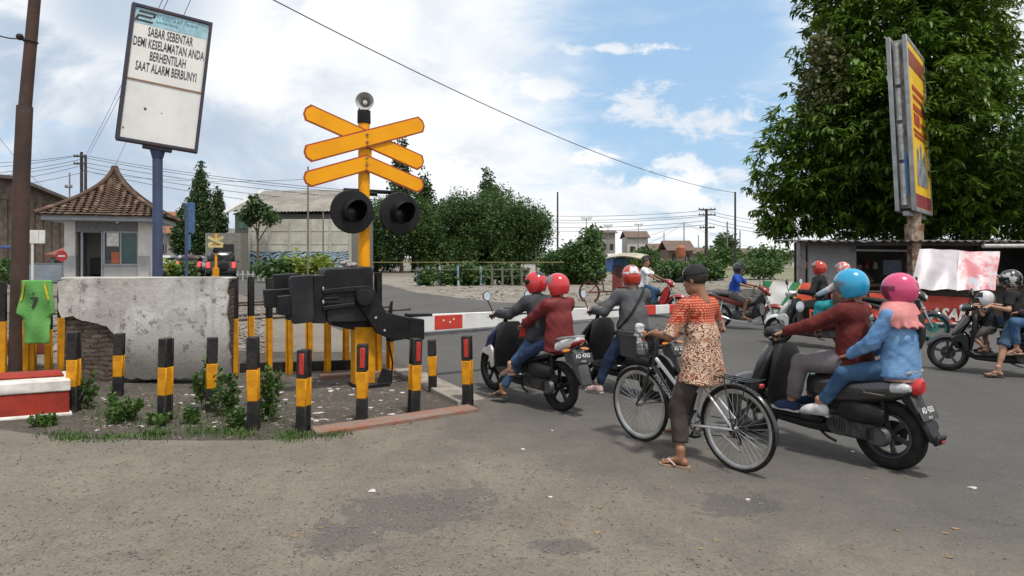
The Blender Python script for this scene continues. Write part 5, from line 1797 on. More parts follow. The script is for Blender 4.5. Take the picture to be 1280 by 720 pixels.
def wheel(parent, c, r, w, rim_m, n=5, wire=False, rimr=None, disc=True, tyre_m=None, name='wheel'):
    """tyre + rim with spokes; axle along X"""
    c = Vector(c)
    rr = rimr or (r - w * 0.92)
    mb = MB()
    hw = w * 0.36
    mb.lathe([(rr - .012, -hw), (rr + .006, -hw), (rr + .006, -hw * .7), (rr - .018, -hw * .45), (rr - .018, hw * .45), (rr + .006, hw * .7), (rr + .006, hw), (rr - .012, hw), (rr - .024, hw * .6), (rr - .03, 0), (rr - .024, -hw * .6)], c, X_, 40, closed=True)
    hub = 0.022 if wire else 0.038
    mb.lathe([(0, -.055), (hub * .6, -.055), (hub, -.03), (hub, .03), (hub * .6, .055), (0, .055)], c, X_, 18)
    if wire:
        for i in range(n):
            a = 2 * math.pi * i / n
            b = a + (0.42 if i % 2 else -0.42)
            s = 0.028 if (i // 2) % 2 else -0.028
            p0 = c + Vector((s, math.cos(b) * hub, math.sin(b) * hub)); p1 = c + Vector((0, math.cos(a) * (rr - .02), math.sin(a) * (rr - .02)))
            mb.tube([p0, p1], 0.0017 if r > .32 else .0022, 4, cap=False)
    else:
        for i in range(n):
            a = 2 * math.pi * i / n + 0.3
            d = Vector((0, math.cos(a), math.sin(a))); q = Vector((0, -math.sin(a), math.cos(a)))
            mb.loft([(c + d * .025, .018, .022, X_, q), (c + d * (rr * .5), .012, .017, X_, q), (c + d * (rr - .015), .014, .026, X_, q)], 8, 4)
    if disc: mb.lathe([(.045, .062), (.10, .062), (.10, .066), (.045, .066)], c, X_, 28, closed=True)
    wo = mk(name, mb, rim_m, parent)
    ty = MB()
    prof = []
    for i in range(14):
        a = 2 * math.pi * i / 14
        ca, sa = math.cos(a), math.sin(a)
        prof.append((r - w * .46 + w * .46 * math.copysign(abs(ca) ** .9, ca), w * .5 * math.copysign(abs(sa) ** .8, sa)))
    ty.lathe(prof, c, X_, 44, closed=True)
    mk('tyre', ty, tyre_m or TYRE, wo)
    return wo


def arc_fender(c, r, hw, a0, a1, th=0.012, n=14, drop=0.03, power=None):
    """curved mudguard: arc in the YZ plane, angles from +Y towards +Z"""
    c = Vector(c)
    mb = MB()
    secs = 7
    verts, faces = [], []
    for i in range(n + 1):
        f = i / n
        a = R(a0 + (a1 - a0) * f)
        d = Vector((0, math.cos(a), math.sin(a)))
        taper = 1 - 0.35 * abs(2 * f - 1) ** 3
        for lay in (0, 1):
            for k in range(secs):
                x = (k / (secs - 1) * 2 - 1)
                verts.append(c + d * (r + lay * th - drop * abs(x) ** 2.4 * 1.6) + X_ * (x * hw * taper * (1 + lay * .04)))
    m = 2 * secs
    for i in range(n):
        for lay in (0, 1):
            for k in range(secs - 1):
                a = i * m + lay * secs + k; b = a + m
                faces.append((a, a + 1, b + 1, b) if lay else (a, b, b + 1, a + 1))
        for k in (0, secs - 1):
            a = i * m + k; b = a + m
            faces.append((a, b, b + secs, a + secs))
    for i in (0, n):
        for k in range(secs - 1):
            a = i * m + k
            faces.append((a, a + 1, a + secs + 1, a + secs))
    return mb.add(verts, faces)


def ysecs(lst):
    """loft sections facing Y: (y, z, half width, half height[, x])"""
    return [((q[4] if len(q) > 4 else 0, q[0], q[1]), q[2], q[3], X_, Z_) for q in lst]


def mirrors(t, x, y, z, m, sp=0.17, up=0.16, r=0.058):
    for s in (-1, 1):
        st = MB().tube([(s * x, y, z), (s * (x + .03), y + .02, z + up * .6), (s * (x + sp * .45), y - .0, z + up)], .006, 6)
        c = Vector((s * (x + sp * .5), y - .01, z + up + .045))
        nrm = Vector((-s * .18, -1, .05)).normalized()
        st.lathe([(0, -.035), (r * .7, -.03), (r, -.008), (r * 1.02, 0), (0, .001)], c, nrm, 18)
        o = mk('mirror', st, m, t)
        mk('mirror_glass', MB().lathe([(0, .003), (r * .88, .003), (r * .88, .001)], c, nrm, 18), MIRR, o)


def handlebar(t, y, z, hw=0.33, back=0.06, levers=True, grip_m=None):
    mk('handlebar', MB().tube([(-hw, y - back, z + .01), (-hw * .55, y - back * .3, z), (-.05, y, z - .02), (.05, y, z - .02), (hw * .55, y - back * .3, z), (hw, y - back, z + .01)], .011, 8), PLAST, t)
    for s in (-1, 1):
        mk('grip', MB().tube([(s * (hw - .115), y - back * .82, z + .008), (s * (hw + .005), y - back, z + .01)], .0175, 10).lathe([(0, .012), (.016, .01), (.018, 0)], (s * (hw + .003), y - back, z + .01), (s, 0, 0), 10), grip_m or SEATM, t)
        mk('brake_lever', MB().tube([(s * (hw - .13), y - back * .6 + .03, z), (s * (hw - .08), y - back + .055, z - .005), (s * (hw + .01), y - back + .05, z - .012)], .006, 6), SILV, t)


def plate(t, y, z, text, tilt=0.3, text2=None):
    W = Vector((0, -math.cos(tilt), math.sin(tilt))); V = Vector((0, math.sin(tilt), math.cos(tilt)))
    o = mk('number_plate', MB().box((0, y, z), (.25, .008, .105), Matrix.Rotation(-tilt, 3, 'X'), .003), PLATE, t)
    lm = text_mb(text, .062, Vector((0, y, z + .004)) + W * .006, X_, V, .002, squeeze=.78, bold=.001)
    if text2: lm.join(text_mb(text2, .026, Vector((0, y, z)) + V * -.040 + W * .006, X_, V, .002))
    mk('plate_lettering', lm, PLTXT, o, sharp=0)


def scooter(label, pos, d, paint, accent=None, style='beat', scale=1.0, plate_t=None, group='motorcycles waiting at the crossing', rim=None, tail_on=False, bag=False, lean=0.0, seat_m=None):
    """step-through scooter, forward = local +Y"""
    t = thing('scooter', label, 'scooter', pos, heading(d), group)
    t.scale = (scale, scale, min(scale, 1.02))
    t.rotation_euler = (0, lean, t.rotation_euler[2])
    accent = accent or paint
    round_ = style == 'retro'
    r = 0.275 if round_ else 0.275
    tw = 0.115 if round_ else 0.085
    fa, ra = (0, .635, r), (0, -.625, r)
    rim = rim or (ALLOY if round_ else BLKALLOY)
    wheel(t, fa, r, tw * .92, rim, 5 if not round_ else 6, rimr=r - tw * .8)
    wheel(t, ra, r, tw, rim, 5 if not round_ else 6, rimr=r - tw * .85)
    # front end
    mk('fork', MB().tube([(-.065, .635, r), (-.065, .50, r + .32)], .022, 8).tube([(.065, .635, r), (.065, .50, r + .32)], .022, 8).tube([(-.065, .50, r + .30), (.065, .50, r + .30)], .025, 8).tube([(0, .51, r + .3), (0, .38, .93)], .026, 8), PLAST, t)
    mk('front_fender', arc_fender(fa, r + .022, .075 if not round_ else .09, 20, 150, drop=.05 if round_ else .035), paint if round_ else accent, t)
    mk('inner_shield', MB().loft(ysecs([]) or [((0, .36, .34), .15, .03, X_, Y_), ((0, .33, .50), .19, .035, X_, Y_), ((0, .29, .68), .20, .04, X_, Y_), ((0, .28, .82), .17, .05, X_, Y_), ((0, .29, .90), .11, .05, X_, Y_)], 18, 3.0), PLAST, t)
    if round_:
        sh = [((0, .53, .30), .12, .03, X_, Y_), ((0, .515, .42), .18, .055, X_, Y_), ((0, .475, .56), .205, .075, X_, Y_), ((0, .425, .70), .20, .085, X_, Y_), ((0, .385, .80), .175, .08, X_, Y_), ((0, .36, .88), .12, .07, X_, Y_)]
    else:
        sh = [((0, .50, .36), .09, .04, X_, Y_), ((0, .53, .47), .15, .06, X_, Y_), ((0, .52, .58), .185, .075, X_, Y_), ((0, .46, .70), .19, .08, X_, Y_), ((0, .40, .80), .16, .075, X_, Y_), ((0, .36, .88), .10, .06, X_, Y_)]
    mk('front_shield', MB().loft(sh, 20, 2.4), paint, t)
    if not round_:
        for s in (-1, 1):
            mk('shield_wing', MB().prism([(.60, .50), (.56, .56), (.42, .62), (.36, .55), (.36, .36), (.41, .33), (.45, .47)], (s * .175, 0, 0), Y_, Z_, X_, .035, bevel=.012), accent, t)
        mk('front_lamp', MB().loft([((0, .60, .53), .05, .035, X_, Z_), ((0, .575, .56), .12, .06, X_, Z_), ((0, .50, .60), .15, .08, X_, Z_)], 16, 2.2), CLEARL, t)
    else:
        for s in (-1, 1): mk('turn_signal', MB().loft([((s * .13, .52, .62), .03, .03, X_, Z_), ((s * .135, .495, .64), .045, .05, X_, Z_)], 12, 2), CLEARL, t)
    # handlebar cowl with headlight
    cz_ = .985
    mk('handlebar_cowl', MB().loft([((0, .47, cz_ - .01), .05, .03, X_, Z_), ((0, .44, cz_), .11, .055, X_, Z_), ((0, .37, cz_ + .01), .165, .065, X_, Z_), ((0, .30, cz_ + .015), .15, .05, X_, Z_), ((0, .26, cz_ + .01), .09, .03, X_, Z_)], 20, 2.4), paint if not round_ else PLAST, t)
    mk('headlight', MB().ball((0, .44, cz_ - .005), (.085, .055, .058), 16), CLEARL, t)
    mk('dash', MB().loft([((0, .355, cz_ + .068), .06, .03, X_, Y_), ((0, .35, cz_ + .085), .045, .02, X_, Y_)], 14, 2.5), DARKW, t)
    handlebar(t, .34, cz_ + .005, .335, .17)
    mirrors(t, .20, .34, cz_ + .03, PLAST)
    # floor and body
    fl = MB().prism([(-.13, .27), (.30, .27), (.42, .36), (.39, .40), (.29, .315), (-.16, .315)], (0, 0, 0), Y_, Z_, X_, .31, bevel=.015)
    mk('floorboard', fl, PLAST, t)
    mk('under_cowl', MB().loft(ysecs([(.40, .30, .06, .05), (.28, .245, .13, .04), (-.0, .235, .14, .045), (-.20, .25, .13, .06)]), 14, 3), PLAST, t)
    mk('seat_post', MB().loft([((0, -.13, .30), .10, .05, X_, Y_), ((0, -.09, .48), .13, .07, X_, Y_), ((0, -.10, .66), .12, .10, X_, Y_)], 16, 3), PLAST, t)
    if round_:
        bs = [(.02, .58, .10, .09), (-.10, .58, .155, .125), (-.28, .59, .185, .135), (-.46, .605, .185, .13), (-.62, .64, .165, .11), (-.76, .67, .12, .085), (-.83, .685, .065, .055)]
    else:
        bs = [(.03, .50, .09, .05), (-.10, .56, .14, .10), (-.30, .63, .165, .095), (-.52, .68, .16, .085), (-.72, .73, .13, .07), (-.88, .785, .085, .05), (-.97, .82, .04, .03)]
    body = mk('side_body', MB().loft(ysecs(bs), 24, 2.6), paint if round_ else accent, t)
    if not round_:
        for s in (-1, 1):
            mk('side_decal', MB().prism([(-.12, .60), (-.36, .665), (-.62, .70), (-.62, .675), (-.38, .63), (-.14, .56)], (s * .158, 0, 0), Y_, Z_, X_, .012, bevel=.004), PLAST, body)
            mk('side_skirt', MB().prism([(.0, .46), (-.34, .56), (-.62, .63), (-.62, .60), (-.30, .50), (-.05, .40)], (s * .135, 0, 0), Y_, Z_, X_, .03, bevel=.01), PLAST, t)
    else:
        for s in (-1, 1):
            mk('badge_script', MB().box((s * .187, -.60, .615), (.006, .16, .010)).box((s * .187, -.525, .617), (.007, .018, .02)), CHROME, body)
    mk('seat', MB().loft(ysecs([(.03, .735, .07, .02), (-.06, .745, .125, .04), (-.22, .75, .155, .055), (-.36, .755, .165, .06), (-.44, .775, .165, .058), (-.62, .79, .145, .055), (-.74, .795, .10, .04), (-.79, .795, .06, .02)]), 20, 2.8), seat_m or SEATM, t)
    if round_:
        mk('grab_rail', MB().tube([(-.13, -.62, .75), (-.15, -.74, .78), (-.10, -.81, .80), (.10, -.81, .80), (.15, -.74, .78), (.13, -.62, .75)], .016, 8).loft([((0, -.74, .785), .14, .05, X_, Y_), ((0, -.75, .80), .12, .06, X_, Y_)], 14, 3), mat('pale_grab_rail', (.45, .45, .44), .4, .4), t)
        tl = MB().loft([((0, -.78, .68), .085, .07, X_, Z_), ((0, -.85, .69), .072, .065, X_, Z_), ((0, -.872, .692), .045, .045, X_, Z_)], 18, 2.2)
        mk('tail_light', tl, emit_mat('lit_tail_red', (0.45, 0.03, 0.03), 0.12), t)
        for s in (-1, 1): mk('rear_turn_signal', MB().loft([((s * .105, -.70, .67), .05, .042, X_, Z_), ((s * .108, -.79, .68), .042, .040, X_, Z_), ((s * .095, -.825, .68), .02, .022, X_, Z_)], 14, 2.3), CLEARL, t)
        mk('rear_fender', MB().prism([(-.70, .62), (-.82, .64), (-.93, .40), (-.985, .30), (-.94, .28), (-.84, .46)], (0, 0, 0), Y_, Z_, X_, .15, bevel=.018), PLAST, t)
        mk('mud_flap', MB().box((0, -.985, .31), (.13, .03, .08), Matrix.Rotation(.35, 3, 'X'), .01), PLAST, t)
        mk('rear_reflector', MB().box((0, -1.005, .30), (.05, .012, .03), Matrix.Rotation(.35, 3, 'X'), .004), TAILR, t)
        if plate_t: plate(t, -.905, .50, plate_t[0], .40, plate_t[1])
    else:
        mk('grab_rail', MB().tube([(-.10, -.66, .79), (-.12, -.82, .83), (-.06, -.93, .85), (.06, -.93, .85), (.12, -.82, .83), (.10, -.66, .79)], .014, 8), SILV, t)
        mk('tail_light', MB().loft(ysecs([(-.84, .75, .08, .035), (-.93, .785, .07, .03), (-.985, .81, .03, .015)]), 14, 2.4), emit_mat('bright_tail_red', (0.8, 0.03, 0.02), 2.5) if tail_on else TAILR, t)
        mk('rear_fender', MB().prism([(-.76, .66), (-.93, .72), (-.985, .60), (-1.07, .36), (-1.04, .34), (-.90, .52), (-.80, .56)], (0, 0, 0), Y_, Z_, X_, .13, bevel=.012), mat('grey_mudguard', (.075, .075, .075), .6), t)
        for s in (-1, 1): mk('rear_turn_signal', MB().loft([((s * .07, -.86, .70), .02, .02, Y_, Z_), ((s * .13, -.87, .70), .03, .022, Y_, Z_), ((s * .165, -.88, .70), .01, .01, Y_, Z_)], 10, 2), AMBER, t)
        if plate_t: plate(t, -.99, .63, plate_t[0], .30, plate_t[1])
    # power unit
    mk('engine', MB().loft(ysecs([(-.10, .33, .08, .07), (-.22, .33, .12, .10), (-.40, .30, .11, .10), (-.52, .29, .08, .09)]), 14, 3).loft(ysecs([(-.16, .42, .06, .05), (-.30, .43, .08, .07), (-.40, .42, .06, .05)]), 10, 3), ENGM, t)
    cv = MB().loft([((-.125, -.28, .30), .115, .095, Y_, Z_), ((-.165, -.30, .30), .10, .082, Y_, Z_)], 18, 2.2).loft([((-.125, -.60, .275), .10, .085, Y_, Z_), ((-.160, -.60, .275), .08, .07, Y_, Z_)], 18, 2.2).box((-.135, -.45, .29), (.05, .30, .15), bevel=.02)
    for k in range(5): cv.box((-.172, -.26 - k * .022, .31), (.01, .008, .10))
    mk('transmission_cover', cv, ENGM, t)
    mk('air_filter_box', MB().loft(ysecs([(-.30, .43, .055, .07, -.12), (-.42, .44, .065, .085, -.13), (-.60, .44, .06, .075, -.13), (-.66, .44, .04, .05, -.13)]), 12, 3.5), PLAST, t)
    mk('exhaust', MB().tube([(.05, -.18, .24), (.10, -.10, .19), (.13, -.30, .19), (.135, -.44, .24)], .016, 8).tube([(.14, -.42, .24), (.15, -.52, .27), (.155, -.86, .37), (.155, -.89, .38)], [.03, .055, .058, .04], 12), PLAST, t)
    sp_ = MB().tube([(-.10, -.66, .32), (-.10, -.60, .62)], .015, 8)
    for k in range(7): sp_.ring((-.10, -.65 + k * .006, .36 + k * .034), (0, .2, 1), .026, .006, 14, 5)
    mk('rear_shock', sp_, PLAST, t)
    for s in (-1, 1): mk('passenger_peg', MB().tube([(s * .10, -.24, .36), (s * .20, -.24, .36)], .014, 8).box((s * .19, -.24, .365), (.10, .035, .02), bevel=.006), SILV, t)
    mk('side_stand', MB().tube([(-.10, -.05, .24), (-.15, -.20, .18), (-.16, -.28, .16)], .011, 6), PLAST, t)
    return t


def underbone(label, pos, d, paint, accent, scale=1.0, group='motorcycles waiting at the crossing', wire=True, tyre=TYRE, rim=None, tank=False):
    """small motorcycle with exposed engine, forward = local +Y"""
    t = thing('motorcycle', label, 'motorcycle', pos, heading(d), group)
    t.scale = (scale,) * 3
    r = .285
    wheel(t, (0, .62, r), r, .075, rim or (SILV if wire else BLKALLOY), 32 if wire else 5, wire, r - .065)
    wheel(t, (0, -.61, r), r, .085, rim or (SILV if wire else BLKALLOY), 32 if wire else 5, wire, r - .07)
    fk = MB()
    for s in (-1, 1): fk.tube([(s * .075, .62, r), (s * .075, .47, .62), (s * .07, .36, .90)], .02, 8)
    mk('fork', fk.box((0, .46, .64), (.19, .07, .05), bevel=.01), SILV, t)
    mk('front_fender', arc_fender((0, .62, r), r + .025, .065, 25, 165, drop=.04), paint, t)
    mk('headlight_cowl', MB().loft(ysecs([(.52, .83, .06, .06), (.48, .86, .11, .09), (.40, .90, .12, .09), (.32, .95, .10, .05), (.26, .96, .06, .03)]), 18, 2.3), paint, t)
    mk('headlight', MB().ball((0, .49, .85), (.085, .05, .065), 14), CLEARL, t)
    handlebar(t, .32, .985, .33, .08)
    mirrors(t, .20, .32, 1.0, PLAST)
    mk('frame', MB().tube([(0, .36, .80), (0, .20, .60), (0, -.05, .52), (0, -.30, .62), (0, -.72, .74)], [.04, .05, .05, .045, .025], 10).tube([(0, -.2, .55), (0, -.22, .30)], .04, 8), PLAST, t)
    for s in (-1, 1):
        mk('leg_shield', MB().prism([(.42, .80), (.36, .84), (.22, .62), (.14, .44), (.16, .32), (.28, .30), (.34, .44), (.40, .60)], (s * .12, 0, 0), Y_, Z_, X_, .03, bevel=.012), accent if not tank else PLAST, t)
    if tank: mk('fuel_tank', MB().loft(ysecs([(.34, .80, .06, .06), (.22, .80, .12, .10), (.02, .76, .12, .10), (-.10, .73, .07, .05)]), 16, 2.3), paint, t)
    mk('side_body', MB().loft(ysecs([(.02, .58, .05, .05), (-.14, .60, .11, .09), (-.40, .66, .12, .08), (-.66, .73, .10, .07), (-.86, .79, .05, .04)]), 18, 2.6), paint, t)
    mk('seat', MB().loft(ysecs([(-.0, .74, .07, .02), (-.10, .755, .115, .04), (-.30, .765, .135, .045), (-.50, .785, .135, .045), (-.74, .80, .10, .035), (-.80, .80, .05, .02)]), 18, 2.8), SEATM, t)
    mk('grab_rail', MB().tube([(-.10, -.60, .76), (-.11, -.84, .82), (.11, -.84, .82), (.10, -.60, .76)], .013, 8), SILV, t)
    mk('tail_light', MB().loft(ysecs([(-.82, .76, .06, .035), (-.90, .775, .05, .025), (-.93, .78, .02, .01)]), 12, 2.4), TAILR, t)
    mk('rear_fender', MB().prism([(-.72, .66), (-.88, .72), (-.96, .52), (-1.0, .38), (-.97, .37), (-.86, .50)], (0, 0, 0), Y_, Z_, X_, .12, bevel=.01), PLAST, t)
    en = MB().loft(ysecs([(.22, .34, .05, .05), (.12, .35, .075, .075), (-.02, .34, .09, .09), (-.20, .32, .12, .11), (-.30, .32, .09, .09)]), 14, 3)
    for k in range(6): en.box((0, .20 - k * .022, .345), (.17, .007, .15))
    en.lathe([(0, .03), (.08, .025), (.095, 0)], (.11, -.17, .31), (1, 0, 0), 16).lathe([(0, .03), (.08, .025), (.095, 0)], (-.11, -.17, .31), (-1, 0, 0), 16)
    mk('engine', en, ENGM, t)
    mk('exhaust', MB().tube([(.03, .22, .32), (.08, .24, .22), (.11, .02, .17), (.12, -.35, .22)], .017, 8).tube([(.12, -.33, .22), (.13, -.45, .25), (.135, -.86, .34), (.135, -.88, .345)], [.022, .045, .048, .03], 12), CHROME, t)
    mk('chain_case', MB().prism([(-.12, .36), (-.60, .34), (-.66, .28), (-.60, .22), (-.12, .26)], (-.09, 0, 0), Y_, Z_, X_, .03, bevel=.008), PLAST, t)
    for s in (-1, 1):
        sp_ = MB().tube([(s * .10, -.58, .32), (s * .10, -.50, .66)], .013, 8)
        for k in range(7): sp_.ring((s * .10, -.57 + k * .009, .37 + k * .036), (0, .24, 1), .024, .006, 12, 5)
        mk('rear_shock', sp_, CHROME, t)
        mk('swing_arm', MB().box((s * .085, -.42, .29), (.03, .42, .04), bevel=.008), PLAST, t)
        mk('foot_peg', MB().tube([(s * .08, -.02, .25), (s * .21, -.02, .25)], .014, 8), SEATM, t)
    return t


def bicycle(label, pos, d, lean=0.0, steer=0.0):
    t = thing('bicycle', label, 'bicycle', pos, heading(d))
    t.rotation_euler = (0, lean, t.rotation_euler[2])
    r = .345
    WB = .53
    RIMA = mat('bike_rim_alloy', (.55, .55, .54), .35, .8, col2=(.42, .42, .41))
    BLF = mat('bike_black_paint', (.02, .02, .022), .3, coat=.5)
    WHF = mat('bike_white_paint', (.62, .62, .61), .35, col2=(.5, .5, .49), coat=.4, nscale=4)
    for y, nm in ((WB, 'front'), (-WB, 'rear')):
        wo = wheel(t, (0, y, r), r, .038, RIMA, 36, True, r - .036, False)
        if y < 0:
            cg = MB()
            for k, (rr_, x) in enumerate(((.045, .048), (.052, .043), (.06, .038), (.067, .033), (.075, .028))):
                cg.lathe([(.02, x - .0015), (rr_, x - .0015), (rr_, x + .0015), (.02, x + .0015)], (0, y, r), X_, 22, closed=True)
            mk('sprocket_cluster', cg, mat('steel_sprocket', (.20, .19, .18), .4, .8), t)
            mk('spoke_guard', MB().lathe([(.03, -.024), (.08, -.022), (.08, -.020), (.03, -.022)], (0, y, r), X_, 24, closed=True), PLAST, t)
    bb = Vector((0, -.08, .285)); ht = Vector((0, .335, .86)); hb_ = Vector((0, .36, .70)); sj = Vector((0, -.20, .70))
    mk('down_tube', MB().tube([bb, (0, .10, .41), hb_ + Vector((0, -.005, .02))], .026, 12), BLF, t)
    mk('top_tube', MB().tube([sj + Vector((0, .03, -.12)), (0, .10, .60), ht + Vector((0, .0, -.06))], .018, 10), WHF, t)
    mk('seat_tube', MB().tube([bb, sj], .019, 10), WHF, t)
    mk('head_tube', MB().tube([hb_, ht], .024, 12), BLF, t)
    ss = MB()
    for s in (-1, 1):
        ss.tube([(s * .03, -.19, .66), (s * .062, -WB, r)], .010, 8).tube([(s * .035, -.10, .285), (s * .062, -WB, r)], .0115, 8)
    mk('rear_stays', ss, WHF, t)
    fo = MB()
    for s in (-1, 1): fo.tube([(s * .045, .372, .69), (s * .05, .42, .52), (s * .05, WB, r)], [.014, .013, .010], 8)
    mk('fork', fo.box((0, .37, .695), (.11, .04, .035), bevel=.008), BLF, t)
    lett = text_mb('POLYGON', .055, Vector((-.0285, .235, .555)), Vector((0, -.70, -.715)).normalized() * 1.0, Vector((0, -.715, .70)), .002, squeeze=.95, bold=.001)
    mk('frame_lettering', lett, PLTXT, t, sharp=0)
    mk('front_fender', arc_fender((0, WB, r), r + .012, .026, 28, 190, .003, 18, .008), BLF, t)
    mk('rear_fender', arc_fender((0, -WB, r), r + .012, .026, -8, 190, .003, 24, .008), BLF, t)
    for s in (-1, 1):
        mk('fender_stay', MB().tube([(s * .055, WB, r), (s * .028, WB - .33, r + .08)], .0028, 5), BLF, t)
        mk('fender_stay', MB().tube([(s * .06, -WB, r), (s * .028, -WB - .35, r + .06)], .0028, 5), BLF, t)
    mk('stem', MB().tube([ht, (0, .325, .93), (0, .345, 1.0), (0, .37, 1.01)], .014, 8), BLF, t)
    mk('handlebar', MB().tube([(-.29, .14, 1.02), (-.26, .26, 1.02), (-.15, .345, 1.02), (0, .37, 1.015), (.15, .345, 1.02), (.26, .26, 1.02), (.29, .14, 1.02)], .0115, 8), BLF, t)
    for s in (-1, 1):
        mk('grip', MB().tube([(s * .277, .20, 1.02), (s * .292, .125, 1.02)], .0165, 10), SEATM, t)
        mk('brake_lever', MB().tube([(s * .262, .27, 1.01), (s * .29, .24, .985), (s * .305, .16, .985)], .006, 6), SILV, t)
    mk('brake_cable', MB().tube([(-.25, .28, 1.02), (-.18, .46, 1.08), (-.06, .46, 1.0), (-.02, .40, .78)], .0035, 5).tube([(.25, .28, 1.02), (.16, .48, 1.09), (.04, .46, 1.0), (.0, .38, .80)], .0035, 5), BLF, t)
    mk('bell', MB().lathe([(0, .026), (.016, .022), (.022, .006), (.02, 0)], (-.12, .36, 1.03), Z_, 12), mat('amber_plastic', (.60, .25, .03), .3), t)
    mk('red_reflector', MB().box((-.20, .31, .985), (.03, .02, .03), bevel=.004), REFL, t)
    mk('saddle', MB().loft(ysecs([(.02, .845, .02, .015), (-.06, .85, .03, .022), (-.16, .855, .06, .03), (-.24, .865, .085, .03), (-.29, .865, .06, .02)]), 14, 2.5).tube([sj, (0, -.215, .84)], .013, 8), SEATM, t)
    rk = MB()
    for s in (-.07, 0, .07): rk.tube([(s, -.27, .745), (s, -.70, .745)], .006, 6)
    for y in (-.27, -.42, -.56, -.70): rk.tube([(-.07, y, .745), (.07, y, .745)], .006, 6)
    for s in (-1, 1): rk.tube([(s * .07, -.45, .745), (s * .066, -WB, r)], .006, 6).tube([(s * .07, -.66, .745), (s * .066, -WB - .005, r)], .006, 6)
    rk.tube([(-.02, -.20, .68), (-.06, -.28, .745)], .006, 6).tube([(-.07, -.68, .745), (-.07, -.73, .76), (.07, -.73, .76), (.07, -.68, .745)], .006, 6).tube([(-.06, -.30, .745), (-.06, -.26, .80), (.06, -.26, .80), (.06, -.30, .745)], .005, 6)
    mk('rear_rack', rk, BLF, t)
    mk('rear_light', MB().box((0, -.745, .72), (.05, .03, .035), bevel=.008), TAILR, t)
    cr = MB().lathe([(.06, .0), (.085, -.002), (.085, .004), (.06, .004)], (.045, bb.y, bb.z), X_, 26, closed=True)
    for k in range(5):
        a = 2 * math.pi * k / 5; cr.tube([(.047, bb.y, bb.z), (.047, bb.y + .07 * math.cos(a), bb.z + .07 * math.sin(a))], .006, 5)
    mk('chainring', cr.tube([(-.06, bb.y, bb.z), (.06, bb.y, bb.z)], .018, 10), mat('steel_sprocket', (.20, .19, .18), .4, .8), t)
    ca = R(-60)
    for s in (-1, 1):
        e = Vector((s * .075, bb.y + s * .165 * math.cos(ca), bb.z + s * .165 * math.sin(ca)))
        mk('crank', MB().tube([(s * .06, bb.y, bb.z), e], .011, 8), BLF, t)
        mk('pedal', MB().box(e + Vector((s * .06, 0, 0)), (.09, .08, .024), bevel=.006), PLAST, t)
    mk('chain', MB().tube([(.045, bb.y, bb.z + .086), (.035, -WB, r + .05)], .004, 5).tube([(.045, bb.y, bb.z - .086), (.035, -WB + .03, r - .09), (.035, -WB, r - .05)], .004, 5), mat('chain_dark', (.06, .055, .05), .5, .6), t)
    mk('derailleur', MB().box((.045, -WB + .01, r - .09), (.02, .04, .12), bevel=.008), PLAST, t)
    mk('kick_stand', MB().tube([(-.06, -.42, .29), (-.10, -.62, .20)], .008, 6), SILV, t)
    # wire basket
    ba = MB()
    bx, by0, by1, z0, z1 = .16, .42, .66, .80, 1.03
    def rect(z, e): return [(-bx - e, by0, z), (-bx - e, by1 + e, z), (bx + e, by1 + e, z), (bx + e, by0, z), (-bx - e, by0, z)]
    for i in range(8):
        f = i / 7; ba.tube(rect(z0 + (z1 - z0) * f, -.035 * (1 - f)), .0045 if i in (0, 7) else .002, 5)
    for i in range(13):
        f = i / 12
        xx = -bx + 2 * bx * f
        for y, e in ((by1, 1), (by0, 0)): ba.tube([(xx * .80, y - .035 * e, z0), (xx, y, z1)], .002, 4, cap=False)
        yy = by0 + (by1 - by0) * f
        for s in (-1, 1): ba.tube([(s * (bx - .035), yy, z0), (s * bx, yy, z1)], .002, 4, cap=False)
        ba.tube([(xx * .8, by0, z0), (xx * .8, by1 - .035, z0)], .002, 4, cap=False)
    mk('basket', ba, BLF, t)
    mk('basket_lining', MB().prism([(-.14, z0), (.14, z0), (.165, z1 - .02), (-.165, z1 - .02)], (0, by1 - .004, 0), X_, Z_, Y_, .005).prism([(by0 + .01, z0), (by1 - .04, z0), (by1 - .01, z1 - .02), (by0 + .01, z1 - .02)], (.148, 0, 0), Y_, Z_, X_, .005).prism([(by0 + .01, z0), (by1 - .04, z0), (by1 - .01, z1 - .03), (by0 + .01, z1 - .03)], (-.150, 0, 0), Y_, Z_, X_, .005), mat('dark_mesh_lining', (.035, .035, .038), .7), t)
    return t


# paints
NAVY = mat('navy_scooter_paint', (.018, .03, .12), .22, coat=.8)
WHP = mat('white_scooter_paint', (.62, .62, .62), .25, coat=.8, col2=(.55, .55, .55), nscale=3, dirt=.12)
GUNM = mat('gunmetal_scooter_paint', (.040, .040, .042), .28, .3, coat=.9, col2=(.048, .047, .047), nscale=2)
BLKS = mat('gloss_black_paint', (.012, .012, .014), .18, coat=.9)
REDS = mat('red_scooter_paint', (.38, .02, .025), .2, coat=.8)
REDD = mat('dark_red_paint', (.25, .03, .02), .3, coat=.6)

VEH = {}
def mid(rear, d, wb=1.26):
    d = Vector((d[0], d[1], 0)).normalized()
    q = Vector((rear[0], rear[1], 0)) + d * (wb / 2)
    return Vector((q.x, q.y, gz(q.x, q.y))), d


# A: blue and white scooter in front, left pair
dA = Vector((-.555, .832, 0)); pA = Vector((.155, 7.76, 0))
VEH['A'] = (scooter('navy blue and white scooter carrying two riders in red helmets', pA, dA, NAVY, WHP, 'beat', 1.10, ('AD 4763', '08.22')), pA, dA, 1.10)
# B
dB = Vector((-.55, .835, 0)).normalized(); pB = Vector((1.38, 8.30, 0))
VEH['B'] = (scooter('black scooter under the rider in the dark grey jacket', pB, dB, BLKS, PLAST, 'beat', 1.05, ('AD 2281', '04.21')), pB, dB, 1.05)
